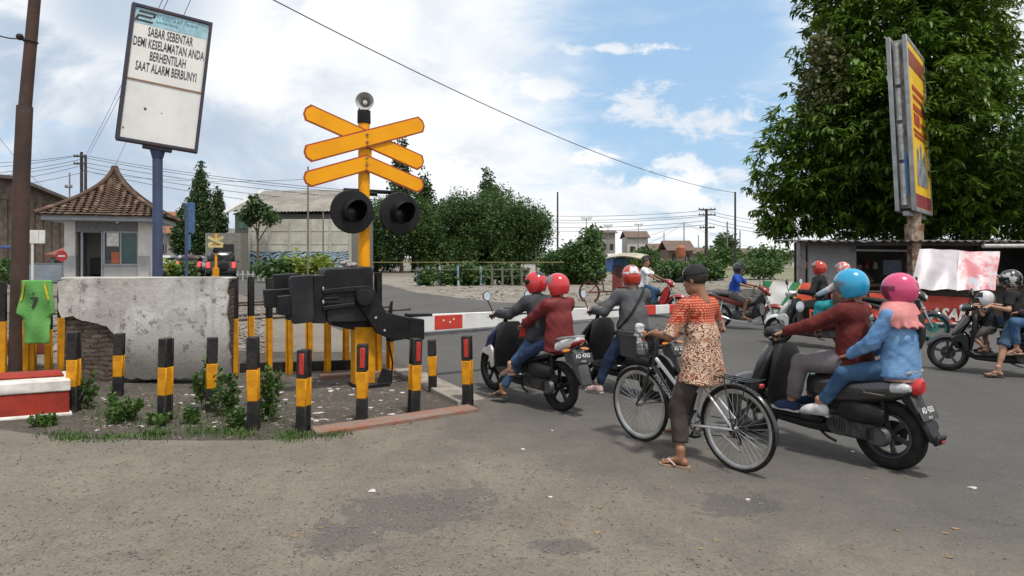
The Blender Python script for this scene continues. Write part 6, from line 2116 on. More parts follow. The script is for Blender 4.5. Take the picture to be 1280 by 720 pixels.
# D: gunmetal retro scooter
pD, dD = mid(gp(1110, 585), (-.545, .838))
VEH['D'] = (scooter('grey retro scooter with oval tail light under the rider in the blue helmet', pD, dD, GUNM, GUNM, 'retro', 1.03, ('AD 4203', '06.21'), tail_on=True), pD, dD, 1.03)
# bicycle
dC = Vector((-.58, .815, 0)).normalized(); pC, _ = mid(gp(922, 589), dC, 1.06)
VEH['C'] = (bicycle('black and white city bicycle with a wire basket', pC, dC, lean=0.0), pC, dC, 1.0)
# G white scooter
dG = Vector((-.68, .73, 0)).normalized(); pG = Vector((5.36, 12.80, 0)) - dG * .63
VEH['G'] = (scooter('white scooter carrying the rider with the sling bag and a woman in teal', pG, dG, WHP, WHP, 'beat', 1.05, ('AD 5510', None), tail_on=True), pG, dG, 1.05)
# H black scooter at the right edge
dH = Vector((-.80, .60, 0)).normalized(); pH = Vector((6.66, 9.74, 0)) - dH * .60
VEH['H'] = (scooter('black scooter at the right edge carrying a child and two adults', pH, dH, BLKS, BLKS, 'beat', .98, None, rim=ALLOY), pH, dH, .98)
# E red scooter, facing right
dE = Vector((.90, -.40, 0)).normalized(); pE = at(818, 17.8)
VEH['E'] = (underbone('red motorcycle ridden by the man in the white t-shirt', pE, dE, REDS, REDS, 1.05, wire=False), pE, dE, 1.05)
# F dark underbone, facing right
dF = Vector((.85, -.52, 0)).normalized(); pF = Vector((5.62, 15.35, 0))
VEH['F'] = (underbone('dark red motorcycle with spoked wheels ridden by the man in the blue shirt', pF, dF, REDD, PLAST, 1.05), pF, dF, 1.05)
# parked motorcycle with teal tyre by the stall
TEAL = mat('teal_tyre', (.03, .22, .19), .6)
pK = gp(1120, 424); dK = Vector((.80, -.60, 0))
pk_ = underbone('parked black motorcycle with a teal front wheel beside the red banner', pK, dK, BLKS, PLAST, 1.05, 'motorcycles parked by the stall', True, TYRE, TEAL, tank=True)
# two more far left: parked motorcycle near guard house
pL = at(180, 24.5); dL = Vector((-.3, -.95, 0))
underbone('black motorcycle parked right of the guard house', pL, dL, BLKS, PLAST, 1.1, 'motorcycles parked by the guard house', False)


# ---- becak: passenger seat in front on two wheels, canopy
def becak():
    p = at(772, 19.3)
    t = thing('pedal_rickshaw', 'red pedal rickshaw with a cream and blue canopy behind the rider in white', 'rickshaw', p, heading((.75, -.5)))
    RD = mat('rickshaw_red', (.22, .04, .03), .5, col2=(.16, .04, .03), nscale=4, dirt=.3)
    wheel(t, (0, -.95, .36), .36, .04, RD, 28, True, .325, False)
    for s in (-1, 1): wheel(t, (s * .52, .55, .36), .36, .04, RD, 28, True, .325, False)
    mk('frame', MB().tube([(0, -.95, .36), (0, -.45, .40), (0, .1, .42)], .025, 8).tube([(0, -.45, .40), (0, -.55, .95)], .022, 8).tube([(-.55, .55, .36), (.55, .55, .36)], .025, 8).tube([(-.3, .05, .42), (-.35, .05, 1.0), (.35, .05, 1.0), (.3, .05, .42)], .02, 8).tube([(0, -.95, .36), (0, -.55, .75)], .015, 8), RD, t)
    mk('passenger_seat', MB().box((0, .35, .60), (.95, .5, .14), bevel=.03).box((0, .08, .92), (.95, .10, .55), bevel=.03), mat('rickshaw_seat', (.10, .03, .03), .6), t)
    for s in (-1, 1): mk('side_panel', MB().prism([(.05, .40), (.75, .36), (.85, .55), (.55, .70), (.05, .95)], (s * .49, 0, 0), Y_, Z_, X_, .03, bevel=.01), RD, t)
    mk('mudguard', arc_fender((-.52, .55, .36), .39, .04, 20, 180).join(arc_fender((.52, .55, .36), .39, .04, 20, 180)), RD, t)
    cn = MB()
    secs = []
    for i in range(9):
        f = i / 8
        secs.append((-.15 + 1.1 * f, 1.42 + .14 * math.sin(math.pi * (.15 + .7 * f))))
    verts, faces = [], []
    for (y, z) in secs:
        for j in range(7):
            x = -.55 + 1.1 * j / 6
            verts.append((x, y, z - .10 * (abs(x) / .55) ** 3))
    for i in range(8):
        for j in range(6): faces.append((i * 7 + j, i * 7 + j + 1, (i + 1) * 7 + j + 1, (i + 1) * 7 + j))
    n0 = len(verts); verts += [(x, y, z + .025) for x, y, z in verts]
    faces += [tuple(k + n0 for k in f[::-1]) for f in faces]
    cn.add(verts, faces)
    mk('canopy', cn, mat('cream_canopy', (.42, .38, .28), .8, col2=(.30, .28, .22), nscale=4, dirt=.4), t)
    mk('canopy_curtain', MB().prism([(-.14, 1.05), (.05, 1.0), (.10, 1.42), (-.12, 1.44)], (0, 0, 0), Y_, Z_, X_, 1.06, bevel=.01), mat('blue_tarp', (.05, .14, .32), .7, col2=(.04, .09, .2), nscale=4), t)
    cp = MB()
    for s in (-1, 1): cp.tube([(s * .5, .06, .95), (s * .53, -.05, 1.40)], .012, 6).tube([(s * .5, .15, .80), (s * .53, .8, 1.40)], .012, 6)
    mk('canopy_pole', cp, RD, t)
    mk('saddle', MB().loft(ysecs([(-.42, .97, .03, .03), (-.56, .98, .10, .035), (-.66, .98, .08, .02)]), 12, 2.5), SEATM, t)
becak()


# ---- cars in the queue
def car(label, pos, d, paint, kind='suv', group='cars queuing beyond the crossing', lit=True):
    t = thing('parked_car' if False else 'car', label, 'car', pos, heading(d), group)
    L, Wd, Hh = (4.4, 1.74, 1.72) if kind == 'suv' else (4.2, 1.68, 1.55)
    hw = Wd / 2
    zb = .32
    mk('body', MB().loft(ysecs([(L / 2, .60, hw * .80, .22), (L / 2 - .12, .66, hw * .94, .32), (L / 2 - 1.0, .72, hw, .38), (0, .72, hw, .40), (-L / 2 + .25, .74, hw, .42), (-L / 2 + .04, .74, hw * .97, .40), (-L / 2, .72, hw * .93, .34)]), 28, 5), paint, t)
    cab = MB().loft([((0, .15 + .0, 1.08), hw * .96, L * .40, X_, Y_), ((0, -.2, 1.3), hw * .88, L * .345, X_, Y_), ((0, -.28, Hh - .08), hw * .80, L * .30, X_, Y_), ((0, -.30, Hh), hw * .70, L * .27, X_, Y_)], 28, 7)
    mk('cabin', cab, paint, t)
    gl = glass_mat('car_glass', (.02, .025, .03), .85, .05)
    mk('rear_window', MB().prism([(-hw * .72, 1.14), (hw * .72, 1.14), (hw * .64, Hh - .18), (-hw * .64, Hh - .18)], (0, -.33 - L * .31, 0), X_, Z_, Vector((0, 1, .0)), .03, bevel=.008).xf(Matrix.Translation((0, -.10, 0))), gl, t)
    for s in (-1, 1):
        mk('side_window', MB().prism([(1.1, 1.14), (.55, Hh - .20), (-.35, Hh - .18), (-.35, 1.14)], (s * hw * .885, 0, 0), Y_, Z_, X_, .05), gl, t)
        mk('side_window', MB().prism([(-.45, 1.14), (-.45, Hh - .18), (-1.28, Hh - .20), (-1.42, 1.14)], (s * hw * .885, 0, 0), Y_, Z_, X_, .05), gl, t)
        mk('tail_light', MB().box((s * hw * .82, -L / 2 + .0, .92), (.20, .08, .34), bevel=.02), emit_mat('car_tail_lit', (.9, .04, .04), 2.2) if lit else TAILR, t)
        mk('side_mirror', MB().box((s * (hw + .09), .95, 1.10), (.16, .08, .12), bevel=.02), paint, t)
        for y in (L * .30, -L * .30):
            wheel(t, (s * (hw - .10), y, .34), .34, .21, ALLOY, 6, rimr=.22, disc=False)
        mk('wheel_arch', MB().ring((s * (hw - .02), L * .30, .34), (1, 0, 0), .38, .03, 20, 6, a0=0, a1=180).ring((s * (hw - .02), -L * .30, .34), (1, 0, 0), .38, .03, 20, 6, a0=0, a1=180), PLAST, t)
    mk('windscreen', MB().prism([(-hw * .80, 1.12), (hw * .80, 1.12), (hw * .68, Hh - .16), (-hw * .68, Hh - .16)], (0, 0, 0), X_, Z_, Y_, .03).xf(Matrix.Translation((0, 1.10, 0))), gl, t)
    mk('rear_bumper', MB().box((0, -L / 2 - .02, .50), (Wd * .96, .20, .22), bevel=.05), PLAST, t)
    mk('number_plate', MB().box((0, -L / 2 - .12, .66 if kind == 'suv' else .8), (.42, .02, .13), bevel=.004), PLATE, t)
    if kind == 'suv':
        mk('spare_wheel', MB().lathe([(0, .16), (.26, .16), (.33, .12), (.34, .0), (.33, -.04)], (.12, -L / 2 - .02, .88), (0, -1, 0), 26), PLAST, t)
        for s in (-1, 1): mk('roof_rail', MB().tube([(s * hw * .62, .8, Hh + .02), (s * hw * .62, .6, Hh + .06), (s * hw * .62, -1.2, Hh + .06), (s * hw * .62, -1.4, Hh + .02)], .02, 6), PLAST, t)
    return t


CBLK = mat('black_car_paint', (.012, .012, .014), .2, coat=.8)
CMAR = mat('dark_maroon_car_paint', (.045, .012, .014), .25, coat=.8)
CWHT = mat('white_car_paint', (.60, .61, .62), .25, coat=.8)
dcar = Vector((-.22, .97, 0)).normalized()
car('black off-road car with a spare wheel cover and lit tail lights in the queue', at(277, 41), Vector((-.40, .92, 0)).normalized(), CBLK)
car('dark maroon car left of the black off-road car in the queue', at(245, 47), dcar, CMAR, 'van')
car('small white car waiting beside the slim grey street pole', at(217, 56), dcar, CWHT, 'van', lit=False)
car('white van roof showing behind the parked black motorcycle', at(191, 62), dcar, CWHT, 'van', lit=False)

# orange traffic cone, blue poster stand
pc_ = at(188, 24)
tc_ = thing('traffic_cone', 'orange traffic cone beside the blue sign post', 'traffic cone', pc_)
mk('cone', MB().lathe([(.0, .72), (.03, .72), (.16, .04), (.20, .04), (.20, 0), (0, 0)], (0, 0, 0), Z_, 20), mat('cone_orange', (.60, .12, .03), .5), tc_)
mk('reflective_band', MB().lathe([(.075, .50), (.112, .32), (.114, .32), (.077, .50)], (0, 0, 0), Z_, 20, closed=True), WHP, tc_)
pb_ = at(233, 20)
tb_ = thing('blue_pole_sign', 'narrow blue upright board on a thin pole left of the weeping evergreen', 'sign', pb_, .9)
mk('pole', MB().tube([(0, 0, 0), (0, 0, zpx(256, 20) - pb_.z)], .05, 8), BLUEP, tb_)
mk('board', MB().box((.12, 0, zpx(272, 20) - pb_.z), (.28, .05, .95), bevel=.01), mat('blue_board', (.06, .13, .26), .6), tb_)
mk('lower_board', MB().box((.05, 0, zpx(303, 20) - pb_.z), (.16, .05, .5), bevel=.01), mat('blue_board', (.06, .13, .26), .6), tb_)

# ================================================================== people
from mathutils.bvhtree import BVHTree
SKIN = mat('brown_skin', (.27, .135, .075), .55, col2=(.225, .105, .058), nscale=11)
SKIN2 = mat('tan_skin', (.36, .20, .125), .55, col2=(.31, .165, .10), nscale=11)
HAIR = mat('black_hair', (.012, .010, .009), .5, col2=(.02, .017, .015), nscale=40, bump=.4)
EYEW = mat('eye_white', (.55, .53, .50), .25)
EYED = mat('eye_dark', (.02, .012, .01), .15)
LIPS = mat('lip_skin', (.22, .085, .06), .5)


def cloth(name, col, col2=None, nscale=9, rough=.85, bump=.25, bs=None):
    return mat(name, col, rough, col2=col2, nscale=nscale, bump=.32, bscale=bs or 38, spec=.2)


def ik(a, t, l1, l2, pole):
    d = t - a
    L = min(d.length, (l1 + l2) * .995)
    u = d.normalized()
    x = (l1 * l1 - l2 * l2 + L * L) / (2 * L)
    h = math.sqrt(max(l1 * l1 - x * x, 0))
    q = pole - u * pole.dot(u)
    q = q.normalized() if q.length > 1e-6 else Vector((0, 0, 1))
    return a + u * x + q * h, a + u * L


def basis(f, up):
    f = f.normalized(); r = f.cross(up).normalized(); u = r.cross(f)
    return r, f, u


def hand_arr(w, f, up, side, S, curl, h=.0045, spread=.0):
    """w wrist, f finger direction, up back of the hand, side +1 right hand: thumb towards -r for right hand when palm faces down"""
    r, f, u = basis(f, up)
    r = r * -side                      # towards the thumb
    s = SDF()
    def p(a, b, c): return w + (r * a + f * b + u * c) * S
    s.seg(p(0, -.05, 0), p(0, .01, 0), .026 * S, .025 * S, (u, .78), .012)
    s.seg(p(.012, .015, 0), p(.022, .075, 0), .024 * S, .020 * S, (u, .62), .012)
    s.seg(p(-.014, .015, 0), p(-.022, .070, 0), .024 * S, .019 * S, (u, .62), .012)
    for i, (x, L) in enumerate(((.030, .068), (.011, .076), (-.009, .071), (-.028, .055))):
        b = p(x, .080 - abs(x - .008) * .25, 0)
        a = 0
        d = f
        for j, (k, rad) in enumerate(((.45, .0090), (.32, .0082), (.23, .0074))):
            a += curl * (1.0 if j else .75)
            d = f * math.cos(a) - u * math.sin(a) + r * (x * spread)
            e = b + d.normalized() * L * k * S
            s.seg(b, e, rad * S, rad * .93 * S, None, .004)
            b = e
    t0 = p(.026, .022, -.004); t1 = p(.048, .050, -.016); t2 = t1 + (f * .8 - u * min(curl, .9) * .7 - r * .12 * curl).normalized() * .030 * S
    t3 = t2 + (f * .6 - u * min(curl, .9) - r * .5 * curl).normalized() * .024 * S
    s.seg(t0, t1, .0135 * S, .0105 * S, None, .008).seg(t1, t2, .0100 * S, .009 * S, None, .003).seg(t2, t3, .009 * S, .0078 * S, None, .003)
    return s.polygonise(h)


def foot_arr(A, f, up, S, side, h=.006):
    r, f, u = basis(f, up)
    s = SDF()
    def p(a, b, c): return A + (r * a + f * b + u * c) * S
    s.seg(p(0, 0, .06), p(0, 0, 0), .040 * S, .037 * S, None, .02)
    s.seg(p(0, -.035, -.045), p(0, .03, -.03), .032 * S, .030 * S, None, .02)
    s.seg(p(0, .02, -.025), p(0, .11, -.052), .034 * S, .024 * S, (u, .75), .02)
    s.seg(p(-.022, .10, -.056), p(.022, .10, -.056), .022 * S, .022 * S, (u, .7), .015)
    for i in range(5):
        x = (-.034 + .017 * i) * (1 if side > 0 else -1)
        L = (.052, .050, .044, .036, .028)[i]
        s.seg(p(x, .115, -.060), p(x * 1.1, .115 + L, -.064), (.013 if i == 0 else .0095) * S, (.011 if i == 0 else .008) * S, None, .005)
    return s.polygonise(h, planes=[(p(0, 0, -.076), -u)])


def head_arr(C, M, S, h=.007):
    """C head centre, M 3x3 with columns right, forward, up"""
    s = SDF()
    def p(x, y, z): return C + M @ Vector((x, y, z)) * S
    Mn = np.array(M)
    s.ell(p(0, -.010, .035), np.array((.076, .096, .090)) * S, .02, Mn)
    s.ell(p(0, .012, -.035), np.array((.064, .078, .082)) * S, .03, Mn)
    s.seg(p(-.028, .052, -.088), p(.028, .052, -.088), .026 * S, None, None, .03)
    s.seg(p(-.045, .0, -.075), p(0, .06, -.092), .024 * S, .020 * S, None, .03)
    s.seg(p(.045, .0, -.075), p(0, .06, -.092), .024 * S, .020 * S, None, .03)
    s.seg(p(-.036, .078, .016), p(.036, .078, .016), .013 * S, None, None, .015)
    s.seg(p(0, .088, .006), p(0, .106, -.030), .009 * S, .0125 * S, None, .010)
    s.seg(p(-.013, .094, -.034), p(.013, .094, -.034), .0095 * S, None, None, .008)
    for e in (-1, 1):
        s.ell(p(e * .032, .092, -.001), np.array((.016, .013, .010)) * S, .012, Mn, True)
        s.ell(p(e * .045, .068, -.028), np.array((.018, .016, .015)) * S, .02, Mn)
        s.ell(p(e * .078, -.008, -.005), np.array((.009, .018, .030)) * S, .008, Mn)
    s.seg(p(-.020, .088, -.056), p(.020, .088, -.056), .0085 * S, None, None, .008)
    s.seg(p(-.016, .086, -.068), p(.016, .086, -.068), .0085 * S, None, None, .008)
    s.seg(p(0, -.02, -.06), p(0, -.045, -.20), .052 * S, .056 * S, None, .03)
    return s.polygonise(h * S)


def arr_obj(name, VF, m, parent, smooth=True):
    return fastmesh(name, VF[0], VF[1], m, parent, smooth)


def helmet(o, C, M, S, m, visor=None, up=False, chin=True, trim=None, graphics=()):
    S *= .89
    C = C + M @ Vector((0, -.004, .004))
    s = SDF()
    s.ell((0, -.010, .022), (.126, .150, .140), .01)
    s.ell((0, -.006, -.045), (.117, .136, .150), .05)
    s.ell((0, 0, -.03), (.094, .114, .125), .01, None, True)
    V, F = s.polygonise(.0085, planes=[((0, 0, -.118), (0, -.15, -1))], clip=[((0, .185, -.10), (.070, .115, .10), .03)])
    Mn = np.array(M)
    ho = fastmesh('helmet', V @ Mn.T * S + np.array(C), F, m, o, True)
    M4 = Matrix.Translation(C) @ (M * S).to_4x4()
    if visor:
        mk('visor', MB().patch((0, -.010, .018), (.131, .156, .145), (-78, 78), (12, 52) if up else (-42, 10), .003, 20, 8).xf(M4), visor, ho)
    if trim: mk('visor_trim', MB().patch((0, -.010, .022), (.1285, .1525, .1425), (-82, 82), (6, 14), .004, 20, 2).ball((-.128, .02, .03), (.012, .02, .02), 10).ball((.128, .02, .03), (.012, .02, .02), 10).xf(M4), trim, ho)
    for (az, el, gm) in graphics: mk('helmet_graphic', MB().patch((0, -.010, .022), (.1265, .1505, .1405), az, el, .0022, 14, 8).xf(M4), gm, ho)
    mk('chin_strap', MB().tube([C + M @ Vector(q) * S for q in ((-.085, .01, -.06), (-.05, .05, -.11), (0, .06, -.122), (.05, .05, -.11), (.085, .01, -.06))], .007 * S, 6), SEATM, ho)
    return ho


def person(label, veh, P, lean, hands, feet, top, bot, skin=SKIN, S=1.0, yaw=0.0, look=(0, 0), twist=0.0, h=.016, shoe=None, hat=None, group=None, curve=.25, curl=.8, elbow=(.5, -.3, -.8), knee=(.15, 1, .6), sho=.175, fine=True, seed=1, girth=1.0, hand_up=None):
    """joints in the vehicle's frame. hands: (palm left, palm right); feet: ((ankle, direction, up), ...) left, right"""
    pos, d, vs = veh
    rz = heading(d)
    off = Vector((P[0], P[1], 0)) * vs
    g = Matrix.Rotation(rz, 3, 'Z') @ off + Vector(pos)
    base_z = 0.0
    def lp(q): return Vector((q[0] * vs, q[1] * vs, q[2] * min(vs, 1.02))) - off
    Pp = lp(P)
    f = Vector((-math.sin(yaw), math.cos(yaw), 0)); r = Vector((math.cos(yaw), math.sin(yaw), 0))
    t1 = Z_ * math.cos(lean) + f * math.sin(lean)
    l2 = lean + curve
    t2 = Z_ * math.cos(l2) + f * math.sin(l2)
    Mi = Pp + t1 * .23 * S
    N = Mi + t2 * .28 * S
    r2 = Matrix.Rotation(twist, 3, 'Z') @ r
    sh = [N - t2 * .045 * S + r2 * (sx * sho * S) for sx in (-1, 1)]
    hp = [Pp + r * (sx * .085 * S) for sx in (-1, 1)]
    hl = lean * .4 + curve * .6
    HC = N + (Z_ * math.cos(hl) + f * math.sin(hl)) * .185 * S
    hyaw = yaw + look[0]
    hf = Vector((-math.sin(hyaw) * math.cos(look[1]), math.cos(hyaw) * math.cos(look[1]), math.sin(look[1])))
    hr, hf, hu = basis(hf, Z_)
    HM = Matrix((hr, hf, hu)).transposed()
    el, wr, hd = [], [], []
    for i, sx in enumerate((-1, 1)):
        gpnt = lp(hands[i][0]) if isinstance(hands[i][0], (tuple, list)) else lp(hands[i])
        hdv = Vector(hands[i][1]) if isinstance(hands[i][0], (tuple, list)) else (gpnt - sh[i])
        hdv.normalize()
        w = gpnt - hdv * .075 * S
        e, w = ik(sh[i], w, .285 * S, .255 * S, r * (sx * elbow[0]) + f * elbow[1] + Z_ * elbow[2])
        el.append(e); wr.append(w); hd.append(hdv)
    kn, an = [], []
    for i, sx in enumerate((-1, 1)):
        a = lp(feet[i][0])
        kv = feet[i][3] if len(feet[i]) > 3 else knee
        k, a = ik(hp[i], a, .425 * S, .405 * S, r * (sx * kv[0]) + f * kv[1] + Z_ * kv[2])
        kn.append(k); an.append(a)
    # ---- the body, one mesh
    s = SDF()
    def torso(s, e, k=.05, gi=1.0):
        s.seg(Pp - r * .05 * S, Pp + r * .05 * S, .105 * S * gi + e, None, (f, .85), k)
        s.seg(Pp, Mi, .120 * S * gi + e, .118 * S * gi + e, (f, .80), k)
        s.seg(Mi, N - t2 * .12 * S, .120 * S * gi + e, .135 * S * gi + e, (f, .76), k)
        s.seg(sh[0] + r2 * .03 * S, sh[1] - r2 * .03 * S, .062 * S + e, None, None, k)
        s.seg(N - t2 * .06 * S, N, .085 * S + e, .055 * S + e, None, k)
    torso(s, -.014)
    for i in (0, 1):
        s.seg(sh[i], el[i], .044 * S, .037 * S, None, .02).seg(el[i], wr[i], .037 * S, .025 * S, None, .015)
        s.seg(hp[i], kn[i], .072 * S, .050 * S, None, .03).seg(kn[i], an[i], .048 * S, .033 * S, None, .02)
        s.seg(kn[i] + (an[i] - kn[i]) * .15 - f * .012, kn[i] + (an[i] - kn[i]) * .5 - f * .01, .042 * S, .036 * S, None, .03)
    s.seg(N, HC - hu * .04 * S, .052 * S, .052 * S, None, .03)
    parts = [s.polygonise(h), head_arr(HC, HM, S, .007 if fine else .011)]
    for i, sx in enumerate((-1, 1)):
        upv = hand_up[i] if hand_up else None
        upv = Vector(upv) if upv else (Z_ * .8 + hd[i].cross(Z_) * sx * .1)
        parts.append(hand_arr(wr[i], hd[i], upv, sx, S, curl if not isinstance(curl, tuple) else curl[i], .0045 if fine else .007))
        ff, fu = Vector(feet[i][1]), Vector(feet[i][2])
        parts.append(foot_arr(an[i], ff, fu, S, sx, .006 if fine else .009))
    V, F = join_arr(parts)
    o = fastmesh('person', V, F, skin, None, True, g)
    o.rotation_euler = (0, 0, rz)
    tag(o, label, 'person', group)
    # ---- trousers
    s = SDF()
    e = bot.get('e', .016)
    s.seg(Pp - r * .05 * S, Pp + r * .05 * S, .105 * S + e, None, (f, .9), .05)
    s.seg(Pp, Pp + t1 * .13 * S, .118 * S + e, .112 * S + e, (f, .82), .05, False, True)
    for i in (0, 1):
        L = bot.get('len', 1.0)
        s.seg(hp[i], kn[i], .084 * S + e, .058 * S + e * bot.get('wide', 1), None, .04, False, L < .5)
        if L > .5:
            end = kn[i] + (an[i] - kn[i]) * (L - .5) * 2
            s.seg(kn[i], end, .058 * S + e * bot.get('wide', 1), .040 * S + e * bot.get('wide', 1), None, .025, False, True)
    arr_obj('trousers' if bot.get('len', 1) > .7 else 'shorts', s.polygonise(h * .9, .017, 5.5, seed + 3), bot['m'], o)
    # ---- shirt or jacket
    s = SDF()
    e = top.get('e', .02)
    torso(s, e, .05, girth)
    hem = top.get('hem', .06)
    for sx in (-1, 1): s.seg(Mi + r * sx * .025 * S, Pp - t1 * hem * S + r * sx * top.get('spread', .058) * S * girth, .106 * S * girth + e, (.116 * S * girth + e) * top.get('flare', 1.0), (f, .94), .05, False, True)
    sl = top.get('sleeve', 1.0)
    for i in (0, 1):
        ea = e * .75
        if sl <= .5:
            end = sh[i].lerp(el[i], sl * 2)
            s.seg(sh[i], end, .052 * S + ea, .052 * S + ea, None, .035, False, True)
        else:
            end = el[i].lerp(wr[i], (sl - .5) * 2)
            s.seg(sh[i], el[i], .052 * S + ea, .044 * S + ea, None, .035)
            s.seg(el[i], end, .044 * S + ea, (.030 + .012 * (1 - sl)) * S + ea, None, .02, False, True)
    cols = [(N + t2 * .035 * S, t2)]
    V, F = s.polygonise(h * .85, top.get('wr', .022), top.get('wf', 5.0), seed, planes=cols)
    tp = fastmesh(top.get('name', 'jacket'), V, F, top['m'], o, True)
    bvh = BVHTree.FromPolygons([Vector(v) for v in V], [tuple(q) for q in F])
    if top.get('collar'):
        mk('collar', MB().lathe([(.060, -.03), (.072, .0), (.066, .035), (.058, .034), (.062, 0), (.052, -.03)], N + t2 * .015 * S, (t2 + f * .15), 20, closed=True), top['m'], tp)
    if top.get('yoke'):
        pass
    # ---- shoes
    for i, sx in enumerate((-1, 1)):
        if not shoe: continue
        A = an[i]
        rr, ff, uu = basis(Vector(feet[i][1]), Vector(feet[i][2]))
        def fp(a, b, c): return A + (rr * a + ff * b + uu * c) * S
        if shoe['kind'] == 'shoe':
            s = SDF()
            s.seg(fp(0, -.02, .015), fp(0, -.03, -.035), .044 * S, .044 * S, None, .03, True)
            s.seg(fp(0, -.035, -.045), fp(0, .10, -.050), .042 * S, .046 * S, None, .03)
            s.seg(fp(0, .02, -.015), fp(0, .12, -.050), .042 * S, .036 * S, None, .03)
            s.seg(fp(0, .10, -.055), fp(0, .155, -.060), .044 * S, .034 * S, (uu, .8), .03)
            so = arr_obj('shoe', s.polygonise(.008, planes=[(fp(0, 0, -.075), -uu)]), shoe['m'], o)
            ol = [(-.030, -.08), (.030, -.08), (.042, -.03), (.042, .05), (.050, .11), (.044, .165), (.020, .195), (-.020, .195), (-.044, .165), (-.050, .11), (-.042, .05), (-.042, -.03)]
            mk('sole', MB().prism([(a * S, b * S) for a, b in ol], fp(0, 0, -.072), rr, ff, uu, .026, bevel=.005), shoe['sole'], so)
        else:
            ol = [(-.030, -.085), (.030, -.085), (.038, -.03), (.038, .05), (.050, .11), (.046, .16), (.022, .185), (-.022, .185), (-.046, .16), (-.050, .11), (-.038, .05), (-.038, -.03)]
            so = mk('sandal', MB().prism([(a * S, b * S) for a, b in ol], fp(0, 0, -.086), rr, ff, uu, .022, bevel=.004), shoe['sole'], o)
            stp = MB()
            for e_ in (-1, 1): stp.tube([fp(0, .135, -.068), fp(e_ * .022, .10, -.030), fp(e_ * .046, .03, -.070)], .008, 6)
            if shoe.get('wide'): stp.loft([(fp(-.052, .06, -.07), .03, .004, ff, rr), (fp(-.03, .06, -.03), .032, .004, ff, uu), (fp(0, .06, -.018), .032, .004, ff, uu), (fp(.03, .06, -.03), .032, .004, ff, uu), (fp(.052, .06, -.07), .03, .004, ff, rr)], 10, 3)
            mk('strap', stp, shoe['m'], so)
    # ---- face
    if fine:
        def fc(x, y, z): return HC + HM @ Vector((x, y, z)) * S
        for e_ in (-1, 1):
            eo = mk('eye', MB().ball(fc(e_ * .032, .080, -.001), .0125 * S, 12), EYEW, o)
            mk('iris', MB().ball(fc(e_ * .032, .0885, -.001), .0058 * S, 8), EYED, eo)
            mk('eyebrow', MB().tube([fc(e_ * .016, .092, .020), fc(e_ * .034, .090, .025), fc(e_ * .050, .076, .018)], [.003, .004, .002], 6), HAIR, o)
        mk('lips', MB().tube([fc(-.022, .088, -.061), fc(-.008, .096, -.0585), (fc(0, .0965, -.0595)), fc(.008, .096, -.0585), fc(.022, .088, -.061)], [.0015, .005, .0055, .005, .0015], 6), LIPS, o)
    o.data.update()
    return dict(o=o, C=HC, M=HM, S=S, bvh=bvh, N=N, P=Pp, Mi=Mi, f=f, r=r, t=t2, sh=sh, wr=wr, el=el, top=tp, kn=kn, an=an)


def hair_shell(q, low=-.03, thick=.010, m=HAIR):
    s = SDF()
    s.ell((0, -.012, .036), (.078 + thick, .098 + thick, .092 + thick), .02)
    V, F = s.polygonise(.008, .006, 14, 3, planes=[((0, .0, low), (0, .55, -1)), ])
    Mn = np.array(q['M'])
    return fastmesh('hair', V @ Mn.T * q['S'] + np.array(q['C']), F, m, q['o'], True)


def strap(q, name, a_top, a_bot, w, m, eps=.006, n=44):
    """a flat band round the trunk: from one shoulder to the opposite hip, laid on the cloth"""
    c = q['Mi'].lerp(q['N'], .25)
    top_ = q['sh'][a_top] * .55 + q['N'] * .45
    bot = q['P'] + q['r'] * (.17 * (1 if a_bot else -1)) + Vector((0, 0, .08))
    ax = (top_ - bot).normalized()
    nrm = q['f']
    pts = []
    for i in range(n):
        a = 2 * math.pi * i / n
        dr = ax * math.cos(a) + nrm * math.sin(a)
        cc = (top_ + bot) / 2
        hit = None
        st = cc + dr * .9
        loc, nn, _, _ = q['bvh'].ray_cast(st, -dr)
        if loc is None: continue
        if (loc - cc).length > .42: loc = cc + dr * .2
        pts.append(loc + dr * eps)
    pts.append(pts[0])
    return mk(name, MB().tube(pts, w, 6, False, sx=.25, up=tuple(ax.cross(nrm))), m, q['o'])


# -------------------------------------------------- cloth colours
GREYJ = cloth('dark_grey_jacket', (.040, .042, .047), (.060, .062, .066), 5)
GREYJ2 = cloth('charcoal_jacket', (.075, .078, .085), (.10, .102, .108), 5)
MAROON = cloth('maroon_rain_jacket', (.17, .026, .026), (.12, .02, .022), 4, .5)
MAROON2 = cloth('maroon_jacket', (.13, .024, .021), (.095, .019, .018), 4)
DENIM = cloth('light_denim', (.10, .22, .42), (.17, .31, .51), 7, bump=.4)
JEANS = cloth('blue_jeans', (.035, .085, .17), (.065, .13, .22), 5, bump=.4)
JEANSD = cloth('dark_blue_jeans', (.016, .028, .065), (.03, .05, .10), 5, bump=.4)
GREYT = cloth('grey_trousers', (.185, .165, .175), (.14, .125, .13), 5)
BROWNT = cloth('dark_brown_trousers', (.040, .032, .028), (.058, .047, .042), 5)
BLACKC = cloth('black_cotton', (.014, .014, .015), (.026, .026, .027), 5)
WHITEC = cloth('white_cotton', (.72, .72, .72), (.62, .62, .63), 5)
BLUEC = cloth('blue_cotton', (.02, .075, .36), (.015, .05, .26), 5)
TEALC = cloth('teal_cloth', (.03, .28, .30), (.02, .19, .22), 5)
PINKC = cloth('pale_pink_blue_cloth', (.60, .42, .45), (.36, .52, .58), 3.5)
PURP = cloth('purple_cloth', (.085, .05, .085), (.06, .035, .06), 5)
GREYS = cloth('grey_shorts', (.14, .13, .12), (.10, .09, .085), 5)
NAVYS = cloth('denim_shorts', (.06, .10, .16), (.045, .075, .12), 6)


